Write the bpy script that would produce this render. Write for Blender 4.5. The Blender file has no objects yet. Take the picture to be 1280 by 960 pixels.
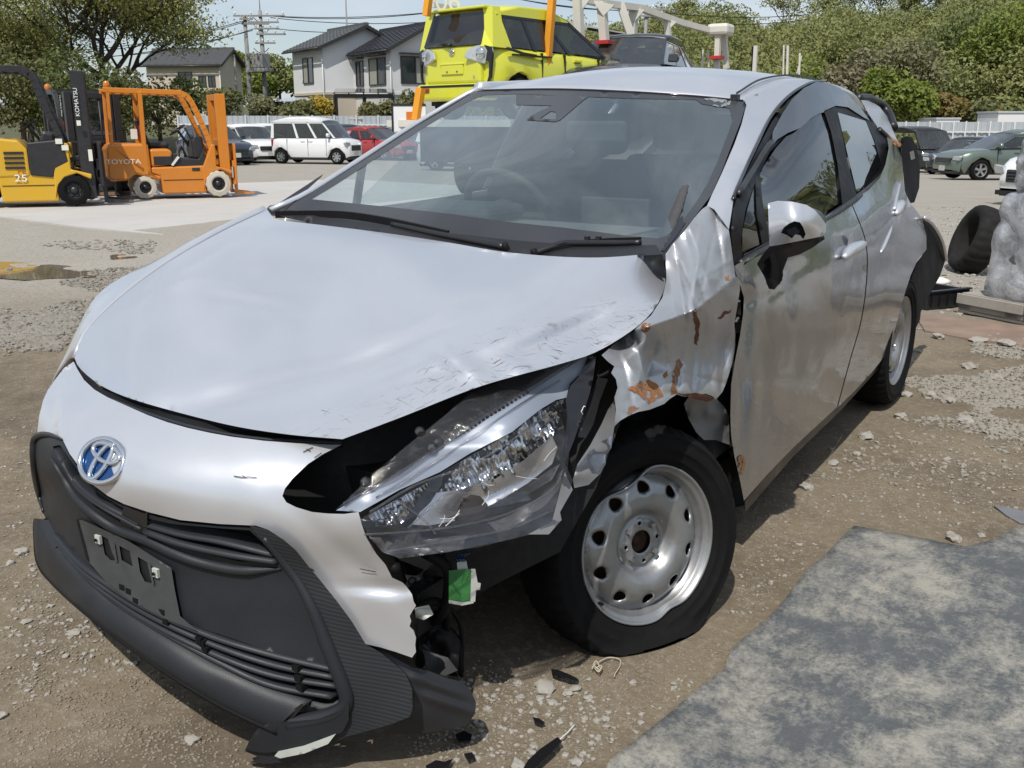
import bpy, bmesh, math, random
import numpy as np
from mathutils import Vector, Matrix
from mathutils.geometry import delaunay_2d_cdt
R = math.radians
S = bpy.context.scene
C = S.collection
random.seed(7)

# ---------------------------------------------------------------- camera
# world frame: origin on the ground under the front axle of the silver car, x to its left side, y to its rear, z up
CAM = np.array([1.6429, -1.92915, 1.25411])
YAW, PITCH, FPX = -0.574402, 0.264024, 1200.0
_f = np.array([math.sin(YAW)*math.cos(PITCH), math.cos(YAW)*math.cos(PITCH), -math.sin(PITCH)])
_r = np.cross(_f, [0, 0, 1]); _r /= np.linalg.norm(_r)
_u = np.cross(_r, _f)
cd = bpy.data.cameras.new('camera'); cam = bpy.data.objects.new('camera', cd); C.objects.link(cam)
cd.sensor_width = 36.0; cd.lens = FPX/1280*36.0; cd.clip_start = 0.05; cd.clip_end = 2000
M = Matrix(((_r[0], _u[0], -_f[0], CAM[0]), (_r[1], _u[1], -_f[1], CAM[1]), (_r[2], _u[2], -_f[2], CAM[2]), (0, 0, 0, 1)))
cam.matrix_world = M
S.camera = cam

# ---------------------------------------------------------------- sky, sun, exposure
SUNDIR = Vector((0.20, -0.66, 1.0)).normalized()
w = bpy.data.worlds.new('World'); S.world = w; w.use_nodes = True
nt = w.node_tree; nt.nodes.clear()
wo = nt.nodes.new('ShaderNodeOutputWorld'); bg = nt.nodes.new('ShaderNodeBackground')
sky = nt.nodes.new('ShaderNodeTexSky'); sky.sky_type = 'NISHITA'; sky.sun_disc = False
sky.sun_elevation = math.asin(SUNDIR.z); sky.sun_rotation = math.atan2(SUNDIR.x, SUNDIR.y)
sky.air_density = 1.0; sky.dust_density = 1.0; sky.ozone_density = 1.2
bg.inputs['Strength'].default_value = 0.11
# thin high cloud over the whole sky
tc = nt.nodes.new('ShaderNodeTexCoord'); mp = nt.nodes.new('ShaderNodeMapping'); mp.inputs['Scale'].default_value = (1.2, 1.2, 4.0)
nz = nt.nodes.new('ShaderNodeTexNoise'); nz.inputs['Scale'].default_value = 2.3; nz.inputs['Detail'].default_value = 7; nz.inputs['Roughness'].default_value = .58
rp = nt.nodes.new('ShaderNodeValToRGB'); rp.color_ramp.elements[0].position = .40; rp.color_ramp.elements[1].position = .68
rp.color_ramp.elements[0].color = (.30, .30, .30, 1); rp.color_ramp.elements[1].color = (.92, .92, .92, 1)
mx = nt.nodes.new('ShaderNodeMixRGB'); mx.inputs['Color2'].default_value = (6.4, 7.0, 7.7, 1)
L = nt.links
L.new(tc.outputs['Generated'], mp.inputs['Vector']); L.new(mp.outputs['Vector'], nz.inputs['Vector'])
L.new(nz.outputs['Fac'], rp.inputs['Fac']); L.new(rp.outputs['Color'], mx.inputs['Fac'])
L.new(sky.outputs['Color'], mx.inputs['Color1']); L.new(mx.outputs['Color'], bg.inputs['Color']); L.new(bg.outputs['Background'], wo.inputs['Surface'])
sl = bpy.data.lights.new('sun', 'SUN'); sl.energy = 4.0; sl.angle = R(0.55); sl.color = (1.0, .955, .89)
so = bpy.data.objects.new('sun', sl); C.objects.link(so); so.rotation_euler = SUNDIR.to_track_quat('Z', 'Y').to_euler()
S.view_settings.view_transform = 'Standard'; S.view_settings.look = 'None'; S.view_settings.gamma = 1.0
S.view_settings.exposure = 0.0
S.render.engine = 'CYCLES'
S.cycles.max_bounces = 8; S.cycles.transparent_max_bounces = 16; S.cycles.caustics_reflective = False; S.cycles.caustics_refractive = False

# ---------------------------------------------------------------- helpers
def U(u, v, x=None, y=None, z=None, d=None):
    """the point of the place that the photograph's pixel (u, v) shows, given one of its coordinates (or its depth d)"""
    q = (u-640)/FPX*_r + (480-v)/FPX*_u + _f
    if x is not None: t = (x-CAM[0])/q[0]
    elif y is not None: t = (y-CAM[1])/q[1]
    elif z is not None: t = (z-CAM[2])/q[2]
    else: t = d
    return CAM + t*q

def V(*a): return np.array(a, float)

def obj(name, verts, faces, mat, parent=None, smooth=False, loc=None):
    me = bpy.data.meshes.new(name)
    me.from_pydata([tuple(map(float, v)) for v in verts], [], [tuple(f) for f in faces])
    if isinstance(mat, (list, tuple)):
        for m_ in mat: me.materials.append(m_)
    elif mat: me.materials.append(mat)
    if smooth: me.polygons.foreach_set('use_smooth', [True]*len(me.polygons))
    me.update()
    o = bpy.data.objects.new(name, me); C.objects.link(o)
    if parent: o.parent = parent
    return o

def empty(name, loc=(0, 0, 0), rz=0.0):
    o = bpy.data.objects.new(name, None); C.objects.link(o); o.location = tuple(loc); o.rotation_euler.z = rz
    o.empty_display_size = .2
    return o

def tag(o, label=None, cat=None, group=None, kind=None):
    if label: o['label'] = label
    if cat: o['category'] = cat
    if group: o['group'] = group
    if kind: o['kind'] = kind
    return o

def copy_tree(o, parent=None):
    c = o.copy(); C.objects.link(c)
    if parent: c.parent = parent
    for ch in list(o.children): copy_tree(ch, c)
    return c

def spl(pts, n):
    """n points along a smooth curve through pts"""
    P = np.array(pts, float)
    if len(P) == 2:
        t = np.linspace(0, 1, n)[:, None]; return P[0]*(1-t)+P[1]*t
    Q = np.vstack([2*P[0]-P[1], P, 2*P[-1]-P[-2]])
    out = []
    for i in range(1, len(Q)-2):
        t = np.linspace(0, 1, 24, endpoint=False)[:, None]
        a, b, c, d = Q[i-1], Q[i], Q[i+1], Q[i+2]
        out.append(.5*((2*b)+(-a+c)*t+(2*a-5*b+4*c-d)*t*t+(-a+3*b-3*c+d)*t**3))
    out = np.vstack(out+[P[-1:]])
    L_ = np.concatenate([[0], np.cumsum(np.linalg.norm(np.diff(out, axis=0), axis=1))])
    s = np.linspace(0, L_[-1], n)
    return np.stack([np.interp(s, L_, out[:, k]) for k in range(out.shape[1])], 1)

def grid_faces(nu, nv, wrap=False, flip=False):
    F = []
    for i in range(nu-1):
        for j in range(nv if wrap else nv-1):
            a, b = i*nv+j, i*nv+(j+1) % nv
            f = (a, b, b+nv, a+nv)
            F.append(f[::-1] if flip else f)
    return F

def solid(o, t, off=-1.0):
    m_ = o.modifiers.new('thickness', 'SOLIDIFY'); m_.thickness = t; m_.offset = off; return o

def bev(o, w_, seg=2):
    m_ = o.modifiers.new('bevel', 'BEVEL'); m_.width = w_; m_.segments = seg; m_.limit_method = 'ANGLE'; m_.angle_limit = R(40); return o

def coons(b, t, l, r, nu, nv):
    """surface patch between four edge curves: b, t run along u; l, r run along v"""
    b, t, l, r = spl(b, nu), spl(t, nu), spl(l, nv), spl(r, nv)
    u = np.linspace(0, 1, nu)[:, None, None]; v = np.linspace(0, 1, nv)[None, :, None]
    Lc = (1-v)*b[:, None]+v*t[:, None]
    Ld = (1-u)*l[None]+u*r[None]
    B = (1-u)*(1-v)*b[0]+u*(1-v)*b[-1]+(1-u)*v*t[0]+u*v*t[-1]
    return Lc+Ld-B

def tps(ctrl, reg=1e-4):
    P = np.array([c[:2] for c in ctrl], float)/100.; z = np.array([c[2] for c in ctrl], float); n = len(P)
    def ph(r2): return np.where(r2 > 1e-12, .5*r2*np.log(r2+1e-12), 0)
    K = ph(((P[:, None]-P[None])**2).sum(2))+reg*np.eye(n)
    A = np.zeros((n+3, n+3)); A[:n, :n] = K; A[:n, n] = 1; A[:n, n+1:] = P; A[n, :n] = 1; A[n+1:, :n] = P.T
    s = np.linalg.lstsq(A, np.concatenate([z, [0, 0, 0]]), rcond=None)[0]
    def f(uv):
        uv = np.atleast_2d(uv)/100.
        return ph(((uv[:, None]-P[None])**2).sum(2))@s[:n]+s[n]+uv@s[n+1:]
    return f

def inside(P, poly):
    x, y = P[:, 0], P[:, 1]; poly = np.asarray(poly, float); r = np.zeros(len(P), bool)
    x0, y0 = poly[:, 0], poly[:, 1]; x1, y1 = np.roll(x0, -1), np.roll(y0, -1)
    for a, b, c, d in zip(x0, y0, x1, y1):
        if b == d: continue
        m_ = ((b > y) != (d > y)) & (x < (c-a)*(y-b)/(d-b)+a)
        r ^= m_
    return r

def resamp(poly, step, closed=True):
    P = np.asarray(poly, float); out = []
    n = len(P)
    for i in range(n if closed else n-1):
        a, b = P[i], P[(i+1) % n]; k = max(1, int(np.ceil(np.linalg.norm(b-a)/step)))
        for j in range(k): out.append(a+(b-a)*j/k)
    if not closed: out.append(P[-1])
    return np.array(out)

def smooth_poly(poly, n):
    P = np.asarray(poly, float); Q = np.vstack([P[-2:], P, P[:2]])
    s = spl(Q, n*3)
    # keep the middle part once round
    return spl(np.vstack([P, P[:1]]), n)[:-1]

def tri2d(outline, holes, step):
    """triangulates a flat outline with holes, evenly"""
    loops = [resamp(outline, step)]+[resamp(h, step) for h in holes]
    pts, edges = [], []
    for lp in loops:
        k = len(pts); pts += list(lp); m_ = len(lp)
        edges += [(k+i, k+(i+1) % m_) for i in range(m_)]
    lo, hi = np.min(loops[0], 0), np.max(loops[0], 0)
    gx, gy = np.meshgrid(np.arange(lo[0], hi[0]+step, step), np.arange(lo[1], hi[1]+step, step*.866))
    gx = gx+(np.arange(gx.shape[0]) % 2)[:, None]*step*.5
    G = np.stack([gx.ravel(), gy.ravel()], 1)
    m_ = inside(G, loops[0])
    for h in loops[1:]: m_ &= ~inside(G, h)
    G = G[m_]
    allb = np.vstack(loops)
    if len(G):
        keep = np.ones(len(G), bool)
        for k in range(0, len(G), 2000):
            d = ((G[k:k+2000, None]-allb[None])**2).sum(2).min(1); keep[k:k+2000] = d > (step*.45)**2
        pts += list(G[keep])
    vs, es, fs, _, _, _ = delaunay_2d_cdt([Vector((float(p[0]), float(p[1]))) for p in pts], edges, [], 0, 1e-5)
    P = np.array([(v.x, v.y) for v in vs]); F = np.array([f for f in fs if len(f) == 3])
    c = P[F].mean(1)
    m_ = inside(c, loops[0])
    for h in loops[1:]: m_ &= ~inside(c, h)
    F = F[m_]
    return P, F

def panel(name, outline, ctrl, axis, mat, parent=None, holes=(), step=7, thick=.003, disp=None, off=0.0, smooth=True):
    """a sheet whose outline was surveyed in the photograph and whose third coordinate (axis) follows a smooth surface through ctrl"""
    P, F = tri2d(outline, holes, step)
    f = ctrl if callable(ctrl) else tps(ctrl)
    val = f(P)
    ax = 'xyz'.index(axis)
    q = ((P[:, 0:1]-640)/FPX)*_r+((480-P[:, 1:2])/FPX)*_u+_f
    t = (val-CAM[ax])/q[:, ax]
    t = t-off
    if disp is not None: t = t+disp(P)
    X = CAM+t[:, None]*q
    a, b, c = X[F[:, 0]], X[F[:, 1]], X[F[:, 2]]
    n = np.cross(b-a, c-a); s = ((n*(CAM-a)).sum(1) < 0)
    F = np.where(s[:, None], F[:, ::-1], F)
    if not thick: return obj(name, X, F, mat, parent, smooth)
    # give the sheet a back and a rim
    e = np.vstack([F[:, [0, 1]], F[:, [1, 2]], F[:, [2, 0]]]); key = {}
    for p_, q_ in e: key[(int(p_), int(q_))] = 1
    rim = [(p_, q_) for (p_, q_) in key if (q_, p_) not in key]
    k = len(X); Xb = CAM+(t+thick)[:, None]*q; vs = [X, Xb]; fs = [tuple(f_) for f_ in F]+[tuple(int(i)+k for i in f_[::-1]) for f_ in F]; j = 2*k; ex_ = []
    for p_, q_ in rim: ex_ += [X[p_], X[q_], Xb[q_], Xb[p_]]; fs.append((j+1, j, j+3, j+2)); j += 4
    return obj(name, np.vstack(vs+([np.array(ex_)] if ex_ else [])), fs, mat, parent, smooth)

def curve_pts(px, ctrl, axis, off=0.0, n=None):
    """pixel polyline -> 3D points on the same surface"""
    f = ctrl if callable(ctrl) else tps(ctrl)
    P = spl(px, n) if n else np.asarray(px, float)
    val = f(P); ax = 'xyz'.index(axis)
    q = ((P[:, 0:1]-640)/FPX)*_r+((480-P[:, 1:2])/FPX)*_u+_f
    t = (val-CAM[ax])/q[:, ax]-off
    return CAM+t[:, None]*q

_rng = np.random.default_rng(3)
_PT = _rng.random((64, 64, 64))
def vnoise(P, scale):
    """smooth value noise, P (n, 2 or 3)"""
    P = np.asarray(P, float)*scale
    if P.shape[1] == 2: P = np.hstack([P, np.zeros((len(P), 1))])
    i = np.floor(P).astype(int); f = P-i; f = f*f*(3-2*f); r = 0
    for a in (0, 1):
        for b in (0, 1):
            for c in (0, 1):
                w_ = (f[:, 0] if a else 1-f[:, 0])*(f[:, 1] if b else 1-f[:, 1])*(f[:, 2] if c else 1-f[:, 2])
                r = r+w_*_PT[(i[:, 0]+a) % 64, (i[:, 1]+b) % 64, (i[:, 2]+c) % 64]
    return r*2-1
def fbm(P, scale, oct=4):
    return sum(vnoise(np.asarray(P)+k*7.3, scale*2**k)/2**k for k in range(oct))

class MB:
    """collects solids into one mesh"""
    def __init__(s): s.v = []; s.f = []
    def add(s, v, f):
        k = len(s.v); s.v += [tuple(map(float, p)) for p in v]; s.f += [tuple(int(i)+k for i in q) for q in f]; return s
    def box(s, lo, hi):
        (a, b, c), (d, e, g) = lo, hi
        return s.add([(a, b, c), (d, b, c), (d, e, c), (a, e, c), (a, b, g), (d, b, g), (d, e, g), (a, e, g)],
                     [(0, 3, 2, 1), (4, 5, 6, 7), (0, 1, 5, 4), (1, 2, 6, 5), (2, 3, 7, 6), (3, 0, 4, 7)])
    def bar(s, p, q, w_, h_=None, up=(0, 0, 1)):
        h_ = h_ or w_; p, q = V(*p), V(*q); d = q-p; d /= np.linalg.norm(d); up = V(*up)
        if abs(d@up) > .98: up = V(1, 0, 0) if abs(d[0]) < .9 else V(0, 1, 0)
        a = np.cross(d, up); a /= np.linalg.norm(a); b = np.cross(a, d)
        vs = [e+sx*a*w_/2+sy*b*h_/2 for e in (p, q) for sx, sy in ((-1, -1), (1, -1), (1, 1), (-1, 1))]
        return s.add(vs, [(0, 1, 2, 3), (7, 6, 5, 4), (0, 4, 5, 1), (1, 5, 6, 2), (2, 6, 7, 3), (3, 7, 4, 0)])
    def tube(s, pts, r, n=8, cap=True):
        P = np.array(pts, float); m_ = len(P); rr = np.ones(m_)*r if np.isscalar(r) else np.array(r, float)
        T = np.gradient(P, axis=0); T /= np.linalg.norm(T, axis=1)[:, None]+1e-12
        a = np.cross(T[0], [0, 0, 1] if abs(T[0][2]) < .9 else [1, 0, 0]); a /= np.linalg.norm(a)
        vs = []
        for i in range(m_):
            a = a-T[i]*(a@T[i]); a /= np.linalg.norm(a)+1e-12; b = np.cross(T[i], a)
            for k in range(n):
                t = 2*math.pi*k/n; vs.append(P[i]+rr[i]*(math.cos(t)*a+math.sin(t)*b))
        F = [(i*n+k, i*n+(k+1) % n, (i+1)*n+(k+1) % n, (i+1)*n+k) for i in range(m_-1) for k in range(n)]
        if cap: F += [tuple(range(n))[::-1], tuple((m_-1)*n+k for k in range(n))]
        return s.add(vs, F)
    def lathe(s, prof, c, axis, n=32, cap=False):
        """prof: (radius, height along axis)"""
        c, ax = V(*c), V(*axis); ax /= np.linalg.norm(ax)
        a = np.cross(ax, [0, 0, 1] if abs(ax[2]) < .9 else [1, 0, 0]); a /= np.linalg.norm(a); b = np.cross(ax, a)
        vs = [c+h*ax+r*(math.cos(2*math.pi*k/n)*a+math.sin(2*math.pi*k/n)*b) for r, h in prof for k in range(n)]
        m_ = len(prof)
        F = [(i*n+k, i*n+(k+1) % n, (i+1)*n+(k+1) % n, (i+1)*n+k) for i in range(m_-1) for k in range(n)]
        if cap: F += [tuple(range(n))[::-1], tuple((m_-1)*n+k for k in range(n))]
        return s.add(vs, F)
    def prism(s, poly, o_, ex, ey, ez):
        """flat polygon (list of 2D) in the plane o_, ex, ey, pushed along vector ez"""
        o_, ex, ey, ez = V(*o_), V(*ex), V(*ey), V(*ez); n = len(poly)
        vs = [o_+p[0]*ex+p[1]*ey for p in poly]+[o_+p[0]*ex+p[1]*ey+ez for p in poly]
        return s.add(vs, [tuple(range(n))[::-1], tuple(range(n, 2*n))]+[(i, (i+1) % n, n+(i+1) % n, n+i) for i in range(n)])
    def build(s, name, mat, parent=None, smooth=False, fix=True):
        o = obj(name, s.v, s.f, mat, parent, smooth)
        if fix:
            bm = bmesh.new(); bm.from_mesh(o.data); bmesh.ops.recalc_face_normals(bm, faces=bm.faces); bm.to_mesh(o.data); bm.free()
        return o

def autosmooth(o, ang=35):
    me = o.data; me.polygons.foreach_set('use_smooth', [True]*len(me.polygons))
    bm = bmesh.new(); bm.from_mesh(me)
    for e in bm.edges:
        if len(e.link_faces) == 2 and e.calc_face_angle(0) > R(ang): e.smooth = False
    bm.to_mesh(me); bm.free(); return o

def text_mesh(name, body, size, mat, parent, origin, ex, ey, depth=.004, squash=1.0, align='CENTER'):
    cu = bpy.data.curves.new(name, 'FONT'); cu.body = body; cu.size = size; cu.extrude = depth/2; cu.align_x = align; cu.align_y = 'CENTER'
    to = bpy.data.objects.new(name, cu); C.objects.link(to)
    dg = bpy.context.evaluated_depsgraph_get(); me = bpy.data.meshes.new_from_object(to.evaluated_get(dg))
    bpy.data.objects.remove(to); bpy.data.curves.remove(cu)
    ex, ey = V(*ex), V(*ey); ez = np.cross(ex, ey); o_ = V(*origin)
    for v in me.vertices:
        p = o_+v.co.x*squash*ex+v.co.y*ey+v.co.z*ez; v.co = Vector(p)
    me.materials.clear(); me.materials.append(mat); me.name = name
    o = bpy.data.objects.new(name, me); C.objects.link(o)
    if parent: o.parent = parent
    return o

# ---------------------------------------------------------------- materials
class NT:
    def __init__(s, name):
        s.m = bpy.data.materials.new(name); s.m.use_nodes = True; s.t = s.m.node_tree; s.t.nodes.clear()
        s.out = s.n('ShaderNodeOutputMaterial')
        g = s.n('ShaderNodeNewGeometry'); s.pos = g.outputs['Position']
        s.obj = s.n('ShaderNodeTexCoord').outputs['Object']
    def n(s, t, **k):
        o = s.t.nodes.new(t)
        for a, b in k.items(): setattr(o, a, b)
        return o
    def l(s, a, b): s.t.links.new(a, b)
    def noise(s, sc, det=4, rough=.55, vec=None, dist=0.0, stretch=None):
        o = s.n('ShaderNodeTexNoise'); o.inputs['Scale'].default_value = sc; o.inputs['Detail'].default_value = det
        o.inputs['Roughness'].default_value = rough; o.inputs['Distortion'].default_value = dist
        vec = vec or s.pos
        if stretch:
            mp_ = s.n('ShaderNodeMapping'); mp_.inputs['Scale'].default_value = stretch; s.l(vec, mp_.inputs['Vector']); vec = mp_.outputs['Vector']
        s.l(vec, o.inputs['Vector']); return o.outputs['Fac']
    def ramp(s, fac, stops):
        o = s.n('ShaderNodeValToRGB'); e = o.color_ramp.elements
        while len(e) < len(stops): e.new(.5)
        for k, (p, c) in enumerate(stops):
            e[k].position = p; e[k].color = (*((c, c, c) if np.isscalar(c) else c), 1)
        s.l(fac, o.inputs['Fac']); return o.outputs['Color']
    def mix(s, fac, a, b, mode='MIX'):
        o = s.n('ShaderNodeMixRGB', blend_type=mode)
        for i, v in ((0, fac), (1, a), (2, b)):
            if hasattr(v, 'links'): s.l(v, o.inputs[i])
            elif i == 0: o.inputs[0].default_value = v
            else: o.inputs[i].default_value = (*((v, v, v) if np.isscalar(v) else v), 1)
        return o.outputs['Color']
    def math(s, op, a, b=0.0):
        o = s.n('ShaderNodeMath', operation=op)
        for i, v in ((0, a), (1, b)):
            if hasattr(v, 'links'): s.l(v, o.inputs[i])
            else: o.inputs[i].default_value = v
        return o.outputs[0]
    def bump(s, h, strength=.3, dist=.01, normal=None):
        o = s.n('ShaderNodeBump'); o.inputs['Strength'].default_value = strength; o.inputs['Distance'].default_value = dist
        s.l(h, o.inputs['Height'])
        if normal: s.l(normal, o.inputs['Normal'])
        return o.outputs['Normal']
    def bsdf(s, col, rough=.5, metal=0.0, normal=None, coat=0.0, spec=.5, alpha=None, coat_rough=.05, trans=0.0):
        o = s.n('ShaderNodeBsdfPrincipled')
        for nm, v in (('Base Color', col), ('Roughness', rough), ('Metallic', metal), ('Coat Weight', coat), ('Coat Roughness', coat_rough), ('Specular IOR Level', spec), ('Alpha', alpha), ('Transmission Weight', trans)):
            if v is None: continue
            if hasattr(v, 'links'): s.l(v, o.inputs[nm])
            elif nm == 'Base Color': o.inputs[nm].default_value = (*((v, v, v) if np.isscalar(v) else v), 1)
            else: o.inputs[nm].default_value = v
        if normal: s.l(normal, o.inputs['Normal'])
        return o.outputs['BSDF']
    def end(s, sh): s.l(sh, s.out.inputs['Surface']); return s.m

def mul(c, k): return tuple(min(1, a*k) for a in c)
def plain(name, col, rough=.5, metal=0.0, var=.12, scale=6, bump=0.0, bscale=60, coat=0.0, spec=.5):
    t = NT(name)
    c = t.mix(t.noise(scale, 5), mul(col, 1-var), mul(col, 1+var))
    r = t.ramp(t.noise(scale*1.7, 4), [(.3, max(.02, rough-.08)), (.7, min(1, rough+.08))])
    nb = t.bump(t.noise(bscale, 4), bump, .004) if bump else None
    return t.end(t.bsdf(c, r, metal, nb, coat, spec))

def paint_mat(name, col, metal=.75, rough=.34, coat=.8, dust=.06, dustcol=(.42, .38, .32)):
    t = NT(name)
    fl = t.noise(900, 1)
    c = t.mix(fl, mul(col, .94), mul(col, 1.05))
    d = t.ramp(t.noise(7, 6, .65), [(.42, 0), (.75, dust)])
    c = t.mix(d, c, dustcol)
    r = t.ramp(t.noise(5, 5, .6), [(.3, rough-.03), (.75, rough+.08)])
    return t.end(t.bsdf(c, r, metal, None, coat, coat_rough=.03))

def glass_mat(name, tint=(.62, .70, .72), dust=.10, dustcol=(.45, .47, .48), refl=1.0, boost=1.35):
    """thin sheet glass: see-through, reflecting by angle, with a film of dust"""
    t = NT(name)
    tr = t.n('ShaderNodeBsdfTransparent'); tr.inputs[0].default_value = (*tint, 1)
    gl = t.n('ShaderNodeBsdfGlossy'); gl.inputs['Roughness'].default_value = .015
    gl.inputs['Color'].default_value = (refl, refl, refl, 1)
    df = t.n('ShaderNodeBsdfDiffuse'); df.inputs[0].default_value = (*dustcol, 1)
    fr = t.n('ShaderNodeFresnel'); fr.inputs[0].default_value = 1.52
    f2 = t.math('MULTIPLY', fr.outputs[0], boost)
    m1 = t.n('ShaderNodeMixShader'); t.l(f2, m1.inputs[0]); t.l(tr.outputs[0], m1.inputs[1]); t.l(gl.outputs[0], m1.inputs[2])
    dm = t.ramp(t.noise(3.0, 6, .6), [(.25, dust*.7), (.8, dust*1.35)])
    m2 = t.n('ShaderNodeMixShader'); t.l(dm, m2.inputs[0]); t.l(m1.outputs[0], m2.inputs[1]); t.l(df.outputs[0], m2.inputs[2])
    return t.end(m2.outputs[0])

MT = {}
def silver():
    t = NT('silver metallic paint')
    fl = t.noise(1100, 1)
    c = t.mix(fl, (.60, .615, .65), (.69, .70, .725))
    d = t.ramp(t.noise(6, 6, .65), [(.45, 0), (.8, .10)])
    c = t.mix(d, c, (.40, .37, .32))
    r = t.ramp(t.noise(5, 5, .6), [(.3, .30), (.75, .40)])
    return t.end(t.bsdf(c, r, .62, None, .6, coat_rough=.04))
MT['silver'] = silver()
def scuffed():
    """silver paint with scrapes through to dark primer and patches of rust: the crumpled metal"""
    t = NT('scuffed silver paint')
    fl = t.noise(1100, 1)
    c = t.mix(fl, (.40, .415, .44), (.49, .50, .52))
    s1 = t.ramp(t.noise(16, 8, .75, stretch=(1, 1, 3.2)), [(.60, 0), (.66, .55)])
    c = t.mix(s1, c, (.28, .27, .26))
    s2 = t.ramp(t.noise(9, 7, .7), [(.5, 0), (.75, .28)])
    c = t.mix(s2, c, (.36, .31, .25))
    r = t.ramp(t.noise(12, 6, .7), [(.3, .36), (.75, .56)])
    nb = t.bump(t.noise(14, 4, .5), .12, .01)
    return t.end(t.bsdf(c, r, .62, nb, .25, coat_rough=.12))

MT['scuffed'] = scuffed()
def hoodmat():
    t = NT('silver hood paint with scrapes')
    fl = t.noise(1100, 1)
    c = t.mix(fl, (.54, .56, .61), (.62, .64, .68))
    r = t.ramp(t.noise(4, 5, .6), [(.3, .32), (.75, .40)])
    # scrape band along the left (crushed) edge: distance from a line in plan
    sx = t.n('ShaderNodeSeparateXYZ'); t.l(t.pos, sx.inputs[0])
    # line from (.40,-.70) to (.70,-.10): signed distance
    d = t.math('SUBTRACT', t.math('MULTIPLY', t.math('SUBTRACT', sx.outputs[0], .46), .894), t.math('MULTIPLY', t.math('SUBTRACT', sx.outputs[1], -.66), .447))
    band = t.ramp(t.math('ADD', t.math('MULTIPLY', d, 4.0), .5), [(-.0, 0), (.40, 1)])
    def strokes(rot, sc, lo, hi):
        mp_ = t.n('ShaderNodeMapping', vector_type='POINT'); mp_.inputs['Rotation'].default_value = (0, 0, R(rot)); t.l(t.pos, mp_.inputs['Vector'])
        m2_ = t.n('ShaderNodeMapping'); m2_.inputs['Scale'].default_value = sc; t.l(mp_.outputs['Vector'], m2_.inputs['Vector'])
        return t.ramp(t.noise(1.0, 4, .6, m2_.outputs['Vector'], .4), [(lo, 0), (hi, .95)])
    s1 = strokes(-63, (12, 170, 60), .60, .66); s2 = strokes(-20, (14, 230, 60), .62, .68); s3 = strokes(20, (10, 260, 60), .63, .69)
    sp_ = t.ramp(t.noise(170, 2), [(.66, 0), (.70, .35)]); c = t.mix(sp_, c, (.50, .49, .46)); df_ = t.ramp(t.noise(3.2, 6, .65), [(.42, 0), (.75, .16)]); c = t.mix(df_, c, (.46, .44, .40))
    msk = t.math('MULTIPLY', band, t.math('MAXIMUM', s1, t.math('MAXIMUM', s2, s3)))
    msk = t.math('MULTIPLY', msk, t.ramp(t.noise(11, 4), [(.38, .05), (.56, 1)]))
    c = t.mix(msk, c, (.16, .13, .11))
    return t.end(t.bsdf(c, r, .60, None, .6, coat_rough=.04))
MT['hood'] = hoodmat()
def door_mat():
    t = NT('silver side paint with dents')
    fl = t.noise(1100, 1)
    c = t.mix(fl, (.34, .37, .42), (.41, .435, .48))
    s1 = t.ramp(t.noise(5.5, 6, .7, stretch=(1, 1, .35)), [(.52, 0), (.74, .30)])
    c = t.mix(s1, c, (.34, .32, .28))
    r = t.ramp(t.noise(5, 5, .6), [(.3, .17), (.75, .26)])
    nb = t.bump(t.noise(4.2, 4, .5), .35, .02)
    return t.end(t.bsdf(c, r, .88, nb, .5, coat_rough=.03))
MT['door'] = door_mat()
MT['rust'] = plain('orange rust', (.29, .115, .038), .85, var=.55, scale=60, bump=.4, bscale=150)
def rustmat(name, a, b):
    t = NT(name); c = t.mix(t.noise(45, 6, .7), a, b)
    m1 = t.n('ShaderNodeMixShader'); tr = t.n('ShaderNodeBsdfTransparent'); t.l(t.ramp(t.noise(48, 8, .8), [(.44, 0), (.50, 1)]), m1.inputs[0]); t.l(tr.outputs[0], m1.inputs[1]); t.l(t.bsdf(c, .9, 0, t.bump(t.noise(150, 4), .4, .004)), m1.inputs[2]); return t.end(m1.outputs[0])
MT['rust'] = rustmat('flaking orange rust', (.16, .062, .024), (.40, .17, .055))
MT['brownrust'] = plain('dark brown rust', (.12, .040, .018), .85, var=.4, scale=60)
def blackplastic(name, col=(.016, .018, .022), rough=.50, fine=420, spec=.38):
    t = NT(name)
    c = t.mix(t.ramp(t.noise(5, 6, .65), [(.4, 0), (.8, .5)]), col, tuple(a*1.5+.006 for a in col))
    nb = t.bump(t.noise(fine, 3), .18, .002)
    r = t.ramp(t.noise(8, 5), [(.3, rough-.07), (.7, rough+.1)])
    return t.end(t.bsdf(c, r, 0, nb, 0, spec))
MT['plastic'] = blackplastic('textured black plastic')
MT['darkplastic'] = blackplastic('dark plastic', (.007, .007, .008), .6, spec=.18)
MT['frame_black'] = plain('satin black window frame', (.011, .011, .013), .5, var=.2, scale=8, spec=.22)
MT['void'] = plain('near black shade and dark parts', (.0045, .0045, .005), .7, var=.4, scale=30)  # near black colour puts shade into gaps and hollows, and serves dark parts
MT['gloss_black'] = plain('gloss black trim', (.012, .012, .014), .16, var=.2, scale=8, coat=.3)
MT['satin_black'] = plain('satin black trim', (.016, .016, .018), .38, var=.2, scale=8)
def ribbed():
    t = NT('ribbed black plastic')
    wv = t.n('ShaderNodeTexWave'); wv.inputs['Scale'].default_value = 46; wv.inputs['Distortion'].default_value = .6; wv.bands_direction = 'DIAGONAL'
    mp_ = t.n('ShaderNodeMapping'); mp_.inputs['Rotation'].default_value = (R(-20), R(40), R(20)); t.l(t.pos, mp_.inputs['Vector']); t.l(mp_.outputs['Vector'], wv.inputs['Vector'])
    c = t.mix(t.noise(6, 6), (.015, .017, .020), (.028, .030, .034))
    return t.end(t.bsdf(c, .5, 0, t.bump(wv.outputs['Fac'], .22, .002), 0, .4))
MT['ribbed'] = ribbed()
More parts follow.
